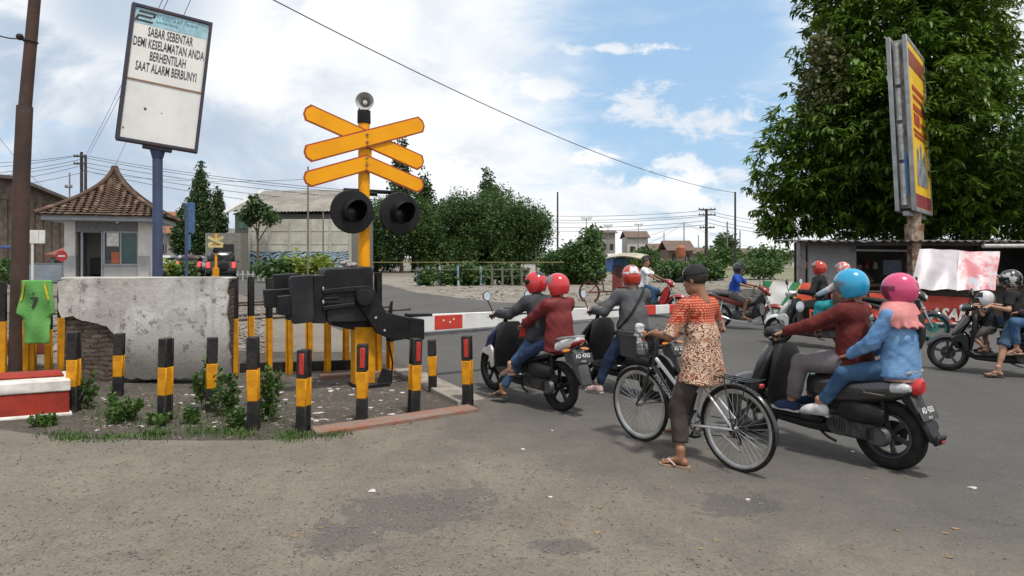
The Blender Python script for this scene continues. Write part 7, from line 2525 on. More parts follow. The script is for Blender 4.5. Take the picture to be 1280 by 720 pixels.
def batik():
    m = bpy.data.materials.new('batik_shirt_cloth'); m.use_nodes = True
    t = NT(m.node_tree); b = t.n['Principled BSDF']
    tc = t.node('ShaderNodeTexCoord').outputs['Object']
    p = t.sep(tc)
    nz = t.noise(tc, 9, 3, .5)
    wv = t.node('ShaderNodeTexWave'); wv.wave_type = 'RINGS'
    wv.inputs['Scale'].default_value = 8.5; wv.inputs['Distortion'].default_value = 16; wv.inputs['Detail'].default_value = 2; wv.inputs['Detail Scale'].default_value = 2.6
    t.put(wv.inputs['Vector'], tc)
    low = t.mix(t.smooth(wv.outputs['Fac'], .34, .42), (.14, .045, .025), (.55, .40, .30))
    low = t.mix(t.math('MULTIPLY', t.smooth(nz, .55, .62), .65), low, (.30, .11, .06))
    ck = t.math('MULTIPLY', t.math('SINE', t.math('MULTIPLY', t.math('ADD', p[0], t.math('ADD', p[1], p[2])), 150)), t.math('SINE', t.math('MULTIPLY', t.math('SUBTRACT', p[2], t.math('ADD', p[0], p[1])), 150)))
    up = t.mix(t.smooth(ck, .10, .30), (.33, .035, .018), (.52, .22, .13))
    edge = t.math('ADD', p[2], t.math('MULTIPLY', t.math('SUBTRACT', nz, .5), .05))
    c = t.mix(t.smooth(edge, 1.185, 1.195), low, up)
    band = t.math('MULTIPLY', t.smooth(edge, 1.170, 1.175), t.smooth(edge, 1.192, 1.187))
    c = t.mix(t.math('MULTIPLY', band, .6), c, (.30, .06, .04))
    t.put(b.inputs['Base Color'], c); b.inputs['Roughness'].default_value = .85
    b.inputs['Specular IOR Level'].default_value = .25
    return m


H_RED = mat('red_helmet_shell', (.52, .025, .03), .22, dirt=.18, coat=.6, col2=(.48, .022, .028), nscale=2)
H_ORG = mat('orange_red_helmet_shell', (.50, .035, .018), .22, dirt=.18, coat=.6)
H_BLUE = mat('blue_helmet_shell', (.01, .30, .52), .22, dirt=.18, coat=.6, col2=(.01, .27, .48), nscale=2)
H_PINK = mat('pink_helmet_shell', (.58, .06, .17), .22, dirt=.18, coat=.6, col2=(.52, .05, .15), nscale=2)
H_BLK = mat('black_helmet_shell', (.015, .015, .017), .22, dirt=.18, coat=.6)
H_WHT = mat('white_helmet_shell', (.66, .66, .66), .22, dirt=.18, coat=.6)
H_FLOR = mat('floral_helmet_shell', (.55, .10, .09), .22, dirt=.18, coat=.6, col2=(.60, .45, .40), nscale=17, lo=.46, hi=.52)
H_GRAF = mat('grey_patterned_helmet', (.02, .02, .022), .22, dirt=.18, coat=.6, col2=(.45, .45, .43), nscale=8, lo=.52, hi=.56)
H_DGRY = mat('dark_graphic', (.03, .03, .035), .3)
VIS_D = glass_mat('dark_visor', (.015, .015, .02), .85, .04)
VIS_C = glass_mat('clear_visor', (.30, .32, .34), .35, .04)
VIS_P = glass_mat('pink_visor', (.30, .05, .10), .7, .06)
SOLE_W = mat('white_sole', (.60, .60, .58), .7, dirt=.3)
SOLE_D = mat('dark_sole', (.05, .04, .035), .8)
SOLE_B = mat('tan_sole', (.30, .20, .13), .8)
STRAP_B = mat('brown_strap', (.14, .075, .045), .7)
SHOE_N = cloth('navy_shoe', (.02, .03, .075), (.03, .045, .10), 12)
SHOE_W = cloth('white_shoe', (.60, .58, .58), (.50, .48, .50), 12)
SHOE_B = cloth('black_shoe', (.02, .02, .022), (.03, .03, .03), 12)
FWD, UP = (0, 1, 0), (0, 0, 1)
GL, GRt = (-.315, .175, 1.010), (.315, .175, 1.010)     # scooter grips
gr = 'riders waiting at the barrier'

# A1 driver, left foot on the ground
v = VEH['A'][1:]
q = person('rider in dark grey jacket and red helmet gripping the blue and white scooter', v, (0, -.30, .775), .06,
           (GL, GRt), (((-.33, .02, .085), (-.25, 1, -.02), UP, (.35, 1, .9)), ((.14, .20, .40), FWD, UP)),
           dict(m=GREYJ, name='jacket', hem=.05, e=.028, collar=True), dict(m=JEANS, len=.93), SKIN, .91, curve=.24, look=(.40, -.05), shoe=dict(kind='sandal', sole=SOLE_D, m=SEATM), group=gr, seed=3, girth=1.05)
helmet(q['o'], q['C'], q['M'], 1.02, H_RED, VIS_D, False, True, PLAST, [((120, 240), (35, 80), H_DGRY)])
rb = MB()
mk('red_shirt_front', MB().loft([(q['Mi'] + q['f'] * .13 + q['r'] * -.06, .10, .05, q['r'], q['f']), (q['P'] + q['f'] * .17 + q['r'] * -.06, .12, .07, q['r'], q['f'])], 14, 2.4), cloth('red_cotton', (.42, .03, .02), (.32, .025, .02)), q['o'])
# A2 pillion
q = person('pillion passenger in maroon rain jacket and red helmet with the visor raised', v, (0, -.62, .785), .0,
           (((-.20, -.14, .86), (.2, 1, -.25)), ((.20, -.14, .86), (-.2, 1, -.25))), (((-.27, -.08, .40), (-.35, 1, -.12), UP, (.55, 1, .6)), ((.27, -.08, .40), (.25, 1, -.1), UP, (.55, 1, .6))),
           dict(m=MAROON, name='jacket', hem=.16, e=.034, flare=1.02, wr=.032, wf=4.5, collar=True), dict(m=JEANSD, len=.93), SKIN2, .86, curve=.16, look=(.60, -.05), shoe=dict(kind='sandal', sole=SOLE_B, m=STRAP_B, wide=True), group=gr, seed=5, girth=1.05, curl=.5)
helmet(q['o'], q['C'], q['M'], 1.02, H_RED, VIS_C, True, True, None, [((-60, 60), (18, 36), mat('pale_grey_graphic', (.45, .43, .42), .3)), ((-118, -62), (-48, -28), mat('dark_red_graphic', (.16, .02, .02), .3))])
# B
v = VEH['B'][1:]
q = person('rider seen from behind in charcoal jacket with a black strap across the back', v, (-.06, -.32, .79), .04,
           (GL, GRt), (((-.36, -.02, .085), (-.2, 1, 0), UP, (.3, 1, .7)), ((.16, .2, .40), FWD, UP)),
           dict(m=GREYJ2, name='jacket', hem=.10, e=.026, collar=True, wr=.024), dict(m=JEANSD, len=.95), SKIN2, .97, curve=.14, look=(-.05, -.12), shoe=dict(kind='shoe', sole=SOLE_W, m=mat('pale_pink_shoe', (.50, .36, .36), .8)), group=gr, seed=8, girth=1.08, yaw=-.42, sho=.19)
helmet(q['o'], q['C'], q['M'], 1.04, H_ORG, VIS_D, False, True, PLAST, [((150, 210), (5, 48), WHP), ((172, 188), (0, 60), H_DGRY), ((105, 145), (-10, 14), WHP), ((215, 255), (-10, 14), WHP)])
strap(q, 'bag_strap', 1, 0, .022, SEATM)

# C: the man standing astride the bicycle
v = VEH['C'][1:]
q = person('man in red and cream batik shirt and black cap standing astride the bicycle', v, (-.05, -.22, .86), .02,
           (((-.285, .185, 1.045), (.0, .85, -.35)), ((.285, .185, 1.045), (0, .85, -.35))), (((-.31, -.21, .095), (-.42, 1, 0), UP, (.1, 1, .1)), ((.17, .24, .095), (.1, 1, 0), UP, (.2, 1, .1))),
           dict(m=batik(), name='shirt', hem=.20, e=.022, sleeve=.50, flare=1.12, wr=.022, wf=4.5, collar=True, spread=.095), dict(m=BROWNT, len=.87, e=.022, wide=1.25), SKIN, .97, curve=.16, look=(.20, -.18), shoe=dict(kind='sandal', sole=SOLE_B, m=mat('pale_strap', (.55, .45, .38), .7)), seed=11, h=.013, girth=1.0, sho=.18, curl=.75)
hair_shell(q, -.035)
M4 = Matrix.Translation(q['C']) @ (q['M'] * .97).to_4x4()
cp_ = mk('cap', MB().patch((0, -.012, .045), (.092, .113, .093), (-180, 180), (2, 90), .004, 36, 12).ball((0, -.012, .143), (.008, .008, .005), 8).xf(M4), cloth('black_cap_cloth', (.018, .018, .02), (.03, .03, .032), 8), q['o'])
br = MB()
vs_, fs_ = [], []
for lay in (0, 1):
    for i in range(5):
        for j in range(11):
            a = R(-62 + 124 * j / 10); e = i / 4
            rx, ry = .095 + .0 * e, .115 + .075 * e
            vs_.append((math.sin(a) * rx * (1 - .08 * e), math.cos(a) * ry - .012 if e else math.cos(a) * .113 - .012, .050 - .028 * e - .018 * abs(math.sin(a)) ** 2 * e + .004 * lay))
for lay in (0, 1):
    for i in range(4):
        for j in range(10):
            a = lay * 55 + i * 11 + j
            fs_.append((a, a + 1, a + 12, a + 11))
for j in range(10): fs_.append((44 + j, 45 + j, 100 + j, 99 + j))
mk('cap_brim', br.add(vs_, fs_).xf(M4), cloth('black_cap_cloth', (.018, .018, .02)), cp_)
mk('cap_panel', MB().patch((0, -.012, .045), (.094, .115, .095), (-42, 42), (10, 58), .003, 14, 8).xf(M4), cloth('pale_cap_panel', (.42, .40, .33), (.34, .32, .27), 8), cp_)

# D1, D2
v = VEH['D'][1:]
q = person('rider in maroon jacket, grey trousers and bright blue helmet on the retro scooter', v, (0, -.34, .81), .0,
           (GL, GRt), (((-.145, .13, .405), (-.12, 1, .02), UP, (.30, 1, .7)), ((.145, .13, .405), FWD, UP, (.30, 1, .7))),
           dict(m=MAROON2, name='jacket', hem=.09, e=.026, collar=True, wr=.026, wf=5), dict(m=GREYT, len=.93, e=.022, wide=1.2), SKIN2, .94, curve=.10, look=(.35, -.06), shoe=dict(kind='shoe', sole=SOLE_W, m=SHOE_N), group=gr, seed=15, h=.013, girth=1.02)
helmet(q['o'], q['C'], q['M'], 1.02, H_BLUE, VIS_C, False, True, None, [((95, 118), (20, 34), H_DGRY)])
q2 = person('woman in denim jacket, pink headscarf and pink helmet riding pillion', v, (0, -.70, .82), -.03,
            (((-.17, -.34, .87), (.25, .95, -.35)), ((.17, -.34, .87), (-.25, .95, -.3))), (((-.215, -.17, .44), (-.15, 1, -.05), UP, (.5, 1, .6)), ((.215, -.17, .44), (.15, 1, 0), UP, (.5, 1, .6))),
            dict(m=DENIM, name='denim_jacket', hem=.08, e=.026, wr=.026, wf=5.5), dict(m=JEANS, len=.93), SKIN2, .89, curve=.08, look=(.40, -.06), shoe=dict(kind='shoe', sole=mat('grey_sole', (.32, .31, .29), .7), m=SHOE_W), group=gr, seed=19, h=.013, girth=1.04, sho=.165, curl=.35)
helmet(q2['o'], q2['C'], q2['M'], .98, H_PINK, VIS_P, False, True, None, [((160, 200), (-18, 18), mat('deep_pink_graphic', (.30, .03, .09), .3)), ((70, 110), (-12, 30), VIS_P)])
s = SDF()
N_, sA, sB, t_, r_2, f_2 = q2['N'], q2['sh'][0], q2['sh'][1], q2['t'], q2['r'], q2['f']
s.seg(sA + r_2 * .045, sB - r_2 * .045, .105, None, (f_2, 1.0), .05).seg(N_ - t_ * .16 - f_2 * .01, N_ - t_ * .02, .165, .120, None, .06).seg(N_ - t_ * .02, N_ + t_ * .085, .120, .088, None, .06)
zb_ = N_.z - .125
V, F = s.polygonise(.011, .010, 6, 77, planes=[((0, 0, zb_), (0, 0, -1)), (tuple(N_ + t_ * .08), tuple(t_))])
dx_, dy_ = V[:, 0] - N_.x, V[:, 1] - N_.y
a_, rad_ = np.arctan2(dy_, dx_), np.hypot(dx_, dy_) + 1e-6
w_ = np.clip(1 - (V[:, 2] - zb_) / .06, 0, 1) * (rad_ > .08)
amp = (.014 * np.sin(a_ * 15) + .007 * np.sin(a_ * 23 + 1) + .012) * w_
V[:, 0] += dx_ / rad_ * amp; V[:, 1] += dy_ / rad_ * amp
V[:, 2] += .010 * np.sin(a_ * 15 + 1.4) * w_
arr_obj('headscarf', (V, F), cloth('pink_scarf', (.60, .25, .24), (.50, .19, .19), 8), q2['o'])
ht_ = q2['N'] - q2['f'] * .135 + q2['r'] * .03
mk('hair', MB().tube([ht_ + Vector((0, 0, -.02)), ht_ + Vector((0, -.02, -.12)), ht_ + Vector((.005, -.02, -.22)), ht_ + Vector((.0, -.012, -.29))], [.03, .034, .026, .008], 10), HAIR, q2['o'])
mk('shirt_hem', MB().lathe([(.150, -.012), (.154, .012), (.146, .012), (.142, -.012)], q2['P'] - Vector((0, .0, .085)), Z_, 26, closed=True).xf(Matrix.Identity(4)), cloth('pink_hem', (.50, .28, .26)), q2['o'])

# E
v = VEH['E'][1:]
q = person('bareheaded man in white t-shirt and jeans on the red motorcycle', v, (0, -.30, .83), .06, (((-.32, .22, 1.0), (0, 1, -.2)), ((.32, .22, 1.0), (0, 1, -.2))),
           (((-.2, -.02, .32), FWD, UP, (.3, 1, .6)), ((.2, -.02, .32), FWD, UP, (.3, 1, .6))), dict(m=WHITEC, name='shirt', hem=.06, e=.022, sleeve=.42), dict(m=JEANS, len=.93), SKIN, .96, curve=.14, look=(0, -.05), shoe=dict(kind='sandal', sole=SOLE_D, m=SEATM), group='riders on the street beyond the barrier', seed=23, girth=1.1)
hair_shell(q, .015, .004)
# F
v = VEH['F'][1:]
q = person('rider in blue shirt, shorts and dark helmet on the spoked wheel motorcycle', v, (0, -.28, .82), .12, (((-.32, .22, 1.0), (0, 1, -.2)), ((.32, .22, 1.0), (0, 1, -.2))),
           (((-.2, -.02, .32), FWD, UP, (.3, 1, .6)), ((.2, -.02, .32), FWD, UP, (.3, 1, .6))), dict(m=BLUEC, name='shirt', hem=.06, e=.020, sleeve=.42), dict(m=GREYS, len=.42, e=.03), SKIN, .91, curve=.18, look=(0, -.08), shoe=dict(kind='sandal', sole=SOLE_D, m=SEATM), group='riders on the street beyond the barrier', seed=29)
helmet(q['o'], q['C'], q['M'], .98, H_BLK, VIS_D, True, True)
# G1, G2
v = VEH['G'][1:]
q = person('rider in black jacket with a sling bag and orange red helmet on the white scooter', v, (0, -.20, .83), .08, (GL, GRt),
           (((-.145, .15, .405), FWD, UP, (.2, 1, .7)), ((.145, .15, .405), FWD, UP)), dict(m=BLACKC, name='jacket', hem=.08, e=.022, collar=True), dict(m=cloth('olive_grey_trousers', (.085, .085, .075)), len=.95), SKIN2, .97, curve=.14, look=(0, -.05), shoe=dict(kind='shoe', sole=SOLE_D, m=SHOE_B), group=gr, seed=31)
helmet(q['o'], q['C'], q['M'], 1.02, H_ORG, VIS_C, True, True, PLAST)
strap(q, 'bag_strap', 1, 0, .028, cloth('grey_strap', (.16, .15, .14)))
q = person('woman in pink and pale blue top and teal trousers riding pillion on the white scooter', v, (0, -.56, .85), .02, (((-.18, -.06, .95), (.2, 1, -.2)), ((.18, -.06, .95), (-.2, 1, -.2))),
           (((-.215, -.14, .44), FWD, UP, (.45, 1, .5)), ((.215, -.14, .44), FWD, UP, (.45, 1, .5))), dict(m=PINKC, name='blouse', hem=.08, e=.022), dict(m=TEALC, len=.95, e=.03, wide=1.6), SKIN2, .91, curve=.10, look=(.1, -.05), shoe=dict(kind='shoe', sole=SOLE_D, m=SHOE_B), group=gr, seed=37)
helmet(q['o'], q['C'], q['M'], .98, H_FLOR, VIS_C, True, True)
strap(q, 'bag_strap', 1, 0, .012, STRAP_B)
hb_ = q['P'] - q['r'] * .24 + Vector((0, .02, .10))
mk('shoulder_bag', MB().loft([(hb_ + Vector((0, 0, -.11)), .03, .09, X_, Y_), (hb_, .05, .11, X_, Y_), (hb_ + Vector((0, 0, .10)), .03, .10, X_, Y_)], 16, 3), mat('brown_bag', (.085, .055, .04), .6), q['o'])
# H: child, driver, pillion
v = VEH['H'][1:]
q = person('small child in black shirt and white helmet standing before the driver', v, (0, .12, .70), .08, (((-.20, .30, 1.04), (0, 1, .1)), ((.20, .30, 1.04), (0, 1, .1))),
           (((-.10, .16, .39), FWD, UP), ((.10, .16, .39), FWD, UP)), dict(m=BLACKC, name='shirt', hem=.06, e=.020, sleeve=.40), dict(m=GREYS, len=.45, e=.022), SKIN2, .60, curve=.12, look=(0, -.1), shoe=dict(kind='sandal', sole=SOLE_D, m=SEATM), group='family on the black scooter', seed=41)
helmet(q['o'], q['C'], q['M'], .90, H_WHT, VIS_D, True, True, None, [((30, 75), (-25, 10), H_DGRY)])
q = person('driver in black t-shirt and denim shorts with patterned helmet, foot on the road', v, (0, -.18, .79), .04, (GL, GRt),
           (((-.36, .02, .095), (-.25, 1, 0), UP, (.3, 1, .7)), ((.15, .15, .40), FWD, UP)), dict(m=BLACKC, name='shirt', hem=.06, e=.022, sleeve=.40), dict(m=NAVYS, len=.48, e=.03), SKIN2, .90, curve=.10, look=(.1, -.05), shoe=dict(kind='sandal', sole=SOLE_D, m=STRAP_B, wide=True), group='family on the black scooter', seed=43)
helmet(q['o'], q['C'], q['M'], 1.04, H_GRAF, VIS_D, False, True)
q = person('pillion passenger in purple jacket, jeans and green helmet at the right edge', v, (0, -.54, .82), .04, (((-.15, -.16, .95), (.2, 1, -.1)), ((.15, -.22, .98), (-.2, 1, -.1))),
           (((-.215, -.20, .44), (-.3, 1, -.1), UP, (.45, 1, .6)), ((.215, -.20, .44), FWD, UP, (.45, 1, .6))), dict(m=PURP, name='jacket', hem=.10, e=.026), dict(m=JEANS, len=.93), SKIN2, .92, curve=.14, look=(.1, -.1), shoe=dict(kind='sandal', sole=SOLE_B, m=mat('pink_strap', (.5, .25, .25), .7)), group='family on the black scooter', seed=47)
helmet(q['o'], q['C'], q['M'], 1.0, mat('green_helmet_shell', (.03, .25, .07), .2, coat=.8), VIS_D, False, True)

# ================================================================== roadside stall, banners, small things
def cloth_sheet(name, label, cat, A, B, C, D, m, fold=.02, nf=5, nu=30, nv=14, sag=.0, seed=1, group=None, nrm=None):
    """A top left, B top right, C bottom right, D bottom left (world)"""
    A, B, C, D = map(Vector, (A, B, C, D))
    o = A.copy()
    n = (B - A).cross(D - A).normalized()
    rr = random.Random(seed)
    ph = [rr.uniform(0, 6.28) for _ in range(6)]
    vs, fs = [], []
    for lay in (0, 1):
        for j in range(nv + 1):
            v = j / nv
            for i in range(nu + 1):
                u = i / nu
                p = A.lerp(B, u).lerp(D.lerp(C, u), v)
                w = fold * (math.sin(u * nf * 6.28 + ph[0] + 1.2 * math.sin(v * 3 + ph[1])) * (.3 + .7 * v) + .6 * math.sin((u * 1.7 + v * 2.1) * nf + ph[2]) + .4 * math.sin((u * 3.1 - v * 2.7) * nf + ph[3]))
                p = p + n * (w + lay * .004) - Vector((0, 0, 1)) * (sag * 4 * u * (1 - u) * (1 - v * .5))
                vs.append(p - o)
    L = (nu + 1) * (nv + 1)
    for j in range(nv):
        for i in range(nu):
            a = j * (nu + 1) + i
            fs.append((a, a + 1, a + nu + 2, a + nu + 1)); fs.append((L + a, L + a + nu + 1, L + a + nu + 2, L + a + 1))
    ob = mk(name, MB().add(vs, fs), m, None, 60, o)
    return tag(ob, label, cat, group), n


st0 = Vector((7.75, 17.0, 0)); sd = Vector((1, .10, 0)).normalized()
TIN = mat('stall_tin_roof', (.14, .135, .13), .75, .2, (.20, .19, .18), 2.5, dirt=.4)
SW = mat('stall_grey_wall', (.34, .34, .345), .85, col2=(.25, .25, .255), nscale=1.5, dirt=.4)
CONP = mat('stall_concrete_post', (.30, .285, .26), .9, col2=(.19, .175, .16), nscale=4, bump=.4, dirt=.3)
SDK = mat('stall_dark', (.035, .033, .032), .9, col2=(.06, .05, .045), nscale=3)
stl = thing('market_stall', 'low roadside stall with corrugated tin roof under the mango tree', 'stall', st0, math.atan2(sd.y, sd.x))
mk('roof_post', MB().box((-.02, .1, 1.05), (.17, .17, 2.2), bevel=.01), CONP, stl)
for x in (3.1, 5.2, 7.6): mk('roof_post', MB().box((x, .25, 1.05), (.10, .10, 2.1), bevel=.01), SDK, stl)
rf = MB()
vs_, fs_ = [], []
n = 150
for lay in (0, 1):
    for i in range(n + 1):
        x = -.35 + 9.6 * i / n
        dz = .022 * math.sin(i * 1.6)
        vs_ += [(x, -.75, 2.14 + dz + lay * .01), (x + .45, 1.7, 2.22 + dz + lay * .01)]
for i in range(n):
    fs_.append((2 * i, 2 * i + 2, 2 * i + 3, 2 * i + 1)); k = 2 * (n + 1); fs_.append((k + 2 * i, k + 2 * i + 1, k + 2 * i + 3, k + 2 * i + 2))
mk('roof', rf.add(vs_, fs_), TIN, stl)
mk('roof_beam', MB().box((4.3, -.55, 2.08), (9.3, .07, .09)), SDK, stl)
mk('wall', MB().box((.82, .05, 1.02), (1.35, .06, 2.04)), SW, stl)
mk('back_wall', MB().box((5.1, 2.4, 1.1), (8.0, .06, 2.2)), SDK, stl)
mk('side_wall', MB().box((9.0, 1.3, 1.2), (.06, 2.3, 2.4)), SDK, stl)
mk('counter', MB().box((4.0, .0, .98), (5.4, .6, .06), bevel=.01).box((4.0, .15, .5), (5.2, .06, .95)), mat('stall_counter_wood', (.10, .075, .055), .85, col2=(.06, .045, .035), nscale=4), stl)
mk('shelf', MB().box((2.4, 2.1, 1.35), (2.6, .35, .04)).box((2.4, 2.1, 1.75), (2.6, .35, .04)), SDK, stl)
mk('awning_pipe', MB().tube([(4.4, -.85, 2.02), (9.3, -.9, 2.04)], .055, 10), mat('pale_pipe', (.50, .49, .46), .6), stl)
mk('awning_cloth', MB().prism([(7.0, 1.98), (9.3, 1.99), (9.3, 1.80), (7.4, 1.82)], (0, -.86, 0), X_, Z_, Y_, .02), mat('pale_awning', (.48, .48, .45), .8, dirt=.3), stl)
mk('rafter_pipe', MB().tube([(1.4, -.1, 1.92), (3.0, -.12, 1.90)], .03, 8), mat('pale_pipe', (.50, .49, .46), .6), stl)
mk('grille', MB().box((2.75, .3, 1.45), (.55, .03, .40)), mat('grille_blue', (.07, .10, .14), .5), stl)
def stp(x, y, z): return st0 + Matrix.Rotation(math.atan2(sd.y, sd.x), 3, 'Z') @ Vector((x, y, z))
# goods along the back shelves
for i in range(9):
    cc = stp(1.3 + i * .27, 2.05, 1.37)
    jr = MB().lathe([(0, 0), (.07, 0), (.075, .02), (.075, .17), (.05, .2), (.05, .22), (0, .22)], (0, 0, 0), Z_, 10)
    tag(mk('jar', jr, mat(('jar_amber', 'jar_red', 'jar_pale')[i % 3], ((.3, .15, .04), (.25, .04, .03), (.4, .38, .32))[i % 3], .3), loc=cc), 'jar standing on the dark back shelf of the stall', 'jar', 'jars on the back shelf of the stall')

# hanging plastic sheets over the counter
TR1 = mat('grey_pink_tarp', (.50, .47, .49), .45, col2=(.40, .36, .39), nscale=2.5, bump=.15, dirt=.15)
def printed(name, base, c2, c3, sc):
    m = mat(name, base, .45, col2=c2, nscale=sc, lo=.42, hi=.58)
    t = NT(m.node_tree); b = m.node_tree.nodes['Principled BSDF']
    src = b.inputs['Base Color'].links[0].from_socket
    tc = t.node('ShaderNodeTexCoord').outputs['Object']
    t.put(b.inputs['Base Color'], t.mix(t.smooth(t.noise(tc, sc * 2.3, 4, .6, .8), .56, .60), src, c3))
    return m
TR2 = printed('printed_pink_tarp', (.50, .16, .18), (.58, .46, .46), (.42, .50, .56), 2.0)
k16 = 15.6
cloth_sheet('hanging_tarp', 'greyish pink plastic sheet hung sloping over the stall counter', 'tarp', at(1150, 15.9, 311), at(1199, 15.9, 313), at(1196, 15.3, 362), at(1138, 15.3, 361), TR1, .03, 2, seed=3, group=None)
cloth_sheet('hanging_tarp', 'printed red and pale blue sheet beside the greyish pink one', 'tarp', at(1199, 15.9, 313), at(1249, 15.9, 315), at(1246, 15.3, 362), at(1196, 15.3, 363), TR2, .03, 2, seed=9)
# banners
def banner_mat():
    m = bpy.data.materials.new('green_white_red_banner'); m.use_nodes = True
    t = NT(m.node_tree); b = t.n['Principled BSDF']
    tc = t.node('ShaderNodeTexCoord').outputs['Object']
    p = t.sep(tc)
    u = t.math('ADD', p[0], t.math('MULTIPLY', p[2], -.55))
    nz = t.noise(tc, 3, 3, .5)
    u = t.math('ADD', u, t.math('MULTIPLY', t.math('SUBTRACT', nz, .5), .12))
    c = t.mix(t.smooth(u, .26, .28), (.02, .17, .06), (.60, .60, .57))
    c = t.mix(t.smooth(u, .78, .80), c, (.03, .20, .07))
    c = t.mix(t.smooth(u, .98, 1.0), c, (.50, .06, .025))
    wh = t.math('SUBTRACT', 1.0, t.smooth(t.math('ABSOLUTE', t.math('SUBTRACT', u, 1.02)), .02, .035))
    c = t.mix(wh, c, (.5, .4, .08))
    t.put(b.inputs['Base Color'], c); b.inputs['Roughness'].default_value = .6
    return m
bY = 16.2
cloth_sheet('cloth_banner', 'green, white and red banner hung behind the rider in blue', 'banner', at(953, bY, 351), at(1082, bY + .1, 357), at(1085, bY, 398), at(957, bY - .1, 402), banner_mat(), .025, 5, 44, 12, seed=5)
RB = mat('red_banner_cloth', (.52, .055, .025), .6, col2=(.40, .04, .02), nscale=1.8)
A_, B_, C_, D_ = at(1086, 15.6, 366), at(1214, 15.6, 372), at(1216, 15.5, 404), at(1088, 15.5, 402)
rbn, nn = cloth_sheet('cloth_banner', 'red banner with white slanted letters hung under the stall counter', 'banner', A_, B_, C_, D_, RB, .018, 6, 44, 12, seed=7)
tU = (B_ - A_).normalized()
mk('banner_lettering', text_mb('ASAN', .40, at(1187, 15.48, 400) - rbn.location, tU, Vector((0, 0, 1)), .012, squeeze=.95, shear=.25, bold=.012), mat('banner_white', (.66, .62, .58), .6), rbn, sharp=0)
mk('banner_stripe', MB().box(at(1194, 15.50, 404) - rbn.location, (1.0, .012, .05)), mat('banner_white', (.66, .62, .58), .6), rbn)
rp = thing('bamboo_rail', 'dark pole carrying the red banner below the counter', 'pole', A_)
mk('pole_shaft', MB().tube([(-.1, .03, .03), B_ - A_ + Vector((.1, .03, .03))], .03, 8), SDK, rp)
for f in (0.0, .5, 1.0):
    e = (B_ - A_) * f
    mk('pole_leg', MB().tube([e + Vector((0, .05, .02)), Vector((e.x, e.y + .05, -A_.z))], .025, 6), SDK, rp)
# baskets, blue bag
WEAVE = mat('woven_basket', (.40, .20, .12), .8, col2=(.50, .40, .28), nscale=26, bump=.6, lo=.45, hi=.55)
for i, (px, lab) in enumerate(((1203, 'woven basket with reddish rim, left of two on the stall counter'), (1233, 'woven basket, right of two on the stall counter'))):
    p = at(px, 16.7, 371)
    p.z = stp(0, 0, 1.012).z
    bk = thing('woven_basket', lab, 'basket', p, 0, 'woven baskets on the counter')
    mk('basket_body', MB().lathe([(0, 0), (.25, 0), (.30, .10), (.29, .24), (.27, .24), (.27, .12), (0, .1)], (0, 0, 0), Z_, 20), WEAVE, bk)
    mk('basket_rim', MB().ring((0, 0, .24), Z_, .285, .02, 24, 6), mat('basket_rim_red', (.45, .13, .08), .7), bk)
    mk('basket_lid', MB().lathe([(0, .34), (.15, .32), (.26, .26), (.26, .24), (0, .26)], (0, 0, 0), Z_, 20), mat('basket_food', (.42, .22, .15), .8, col2=(.5, .4, .3), nscale=14), bk)
p = at(1172, 16.7, 370); p.z = stp(0, 0, 1.012).z
s = SDF(); s.ell((0, 0, .09), (.17, .10, .10), .05).seg((-.08, 0, .1), (-.12, 0, .26), .03, .015, None, .05).seg((.06, 0, .1), (.10, .02, .20), .035, .012, None, .05)
V, F = s.polygonise(.016, .03, 7, 4, planes=[((0, 0, 0), (0, 0, -1))])
tag(fastmesh('plastic_bag', V, F, mat('blue_plastic', (.02, .10, .45), .35), None, True, p), 'crumpled blue plastic bag on the stall counter', 'bag')
# silver bag in the bicycle basket
s = SDF(); s.seg((0, 0, .03), (0, -.02, .24), .07, .04, (0, 1, 0), .05)if False else s.seg((0, 0, .06), (.01, 0, .26), .085, .045, (Y_, .7), .05)
V, F = s.polygonise(.008, .028, 8, 4, planes=[((0, 0, 0.005), (0, 0, -1))])
gm = VEH['C']
p = Matrix.Rotation(heading(gm[2]), 3, 'Z') @ Vector((-.045, .50, .81)) + gm[1]
tag(fastmesh('carrier_bag', V, F, mat('silver_white_plastic', (.55, .55, .56), .35, col2=(.42, .42, .43), nscale=9), None, True, p), 'crumpled silver white bag standing in the bicycle basket', 'bag')
# vendor
vp = stp(2.25, 1.0, 0)
q = person('stall vendor in dark shirt looking out over the counter', (vp, Vector((-.3, -1, 0)).normalized(), 1.0), (0, 0, .84), .06, ((-.25, .35, 1.08), (.25, .35, 1.08)), (((-.1, 0, .09), FWD, UP), ((.1, 0, .09), FWD, UP)),
           dict(m=GREYJ2, name='shirt', hem=.12, e=.02, sleeve=.42), dict(m=BROWNT, len=.93), SKIN, .93, curve=.05, shoe=dict(kind='sandal', sole=SOLE_D, m=SEATM), fine=True, seed=51)
hair_shell(q, -.02)

# billboard on a rusty post
bo_ = at(1140, 16.6)
bbd = thing('billboard', 'tall double sided billboard with yellow poster on a rusty post by the stall', 'billboard', bo_)
wd = Vector((.655, .756, 0)).normalized(); nd = Vector((.756, -.655, 0)).normalized()
ul = (Vector((0, 0, 1)) + Vector((-.055, .0, 0))).normalized()
ALU = mat('billboard_aluminium', (.36, .37, .37), .5, .4, (.26, .27, .27), 3, dirt=.35)
e0 = at(1122, 16.3, 264) - bo_; hh = 4.42; ww = 2.6
def bpnt(a, b, c): return e0 + wd * a + nd * b + ul * c
Mb = Matrix((wd, nd, ul)).transposed()
for b in (0, .36):
    fr = MB()
    for a in (0, ww): fr.box(bpnt(a, b, hh / 2), (.10, .10, hh), Mb, .008)
    for c in (.04, hh - .04): fr.box(bpnt(ww / 2, b, c), (ww - .10, .095, .10), Mb, .008)
    mk('side_frame', fr, ALU, bbd)
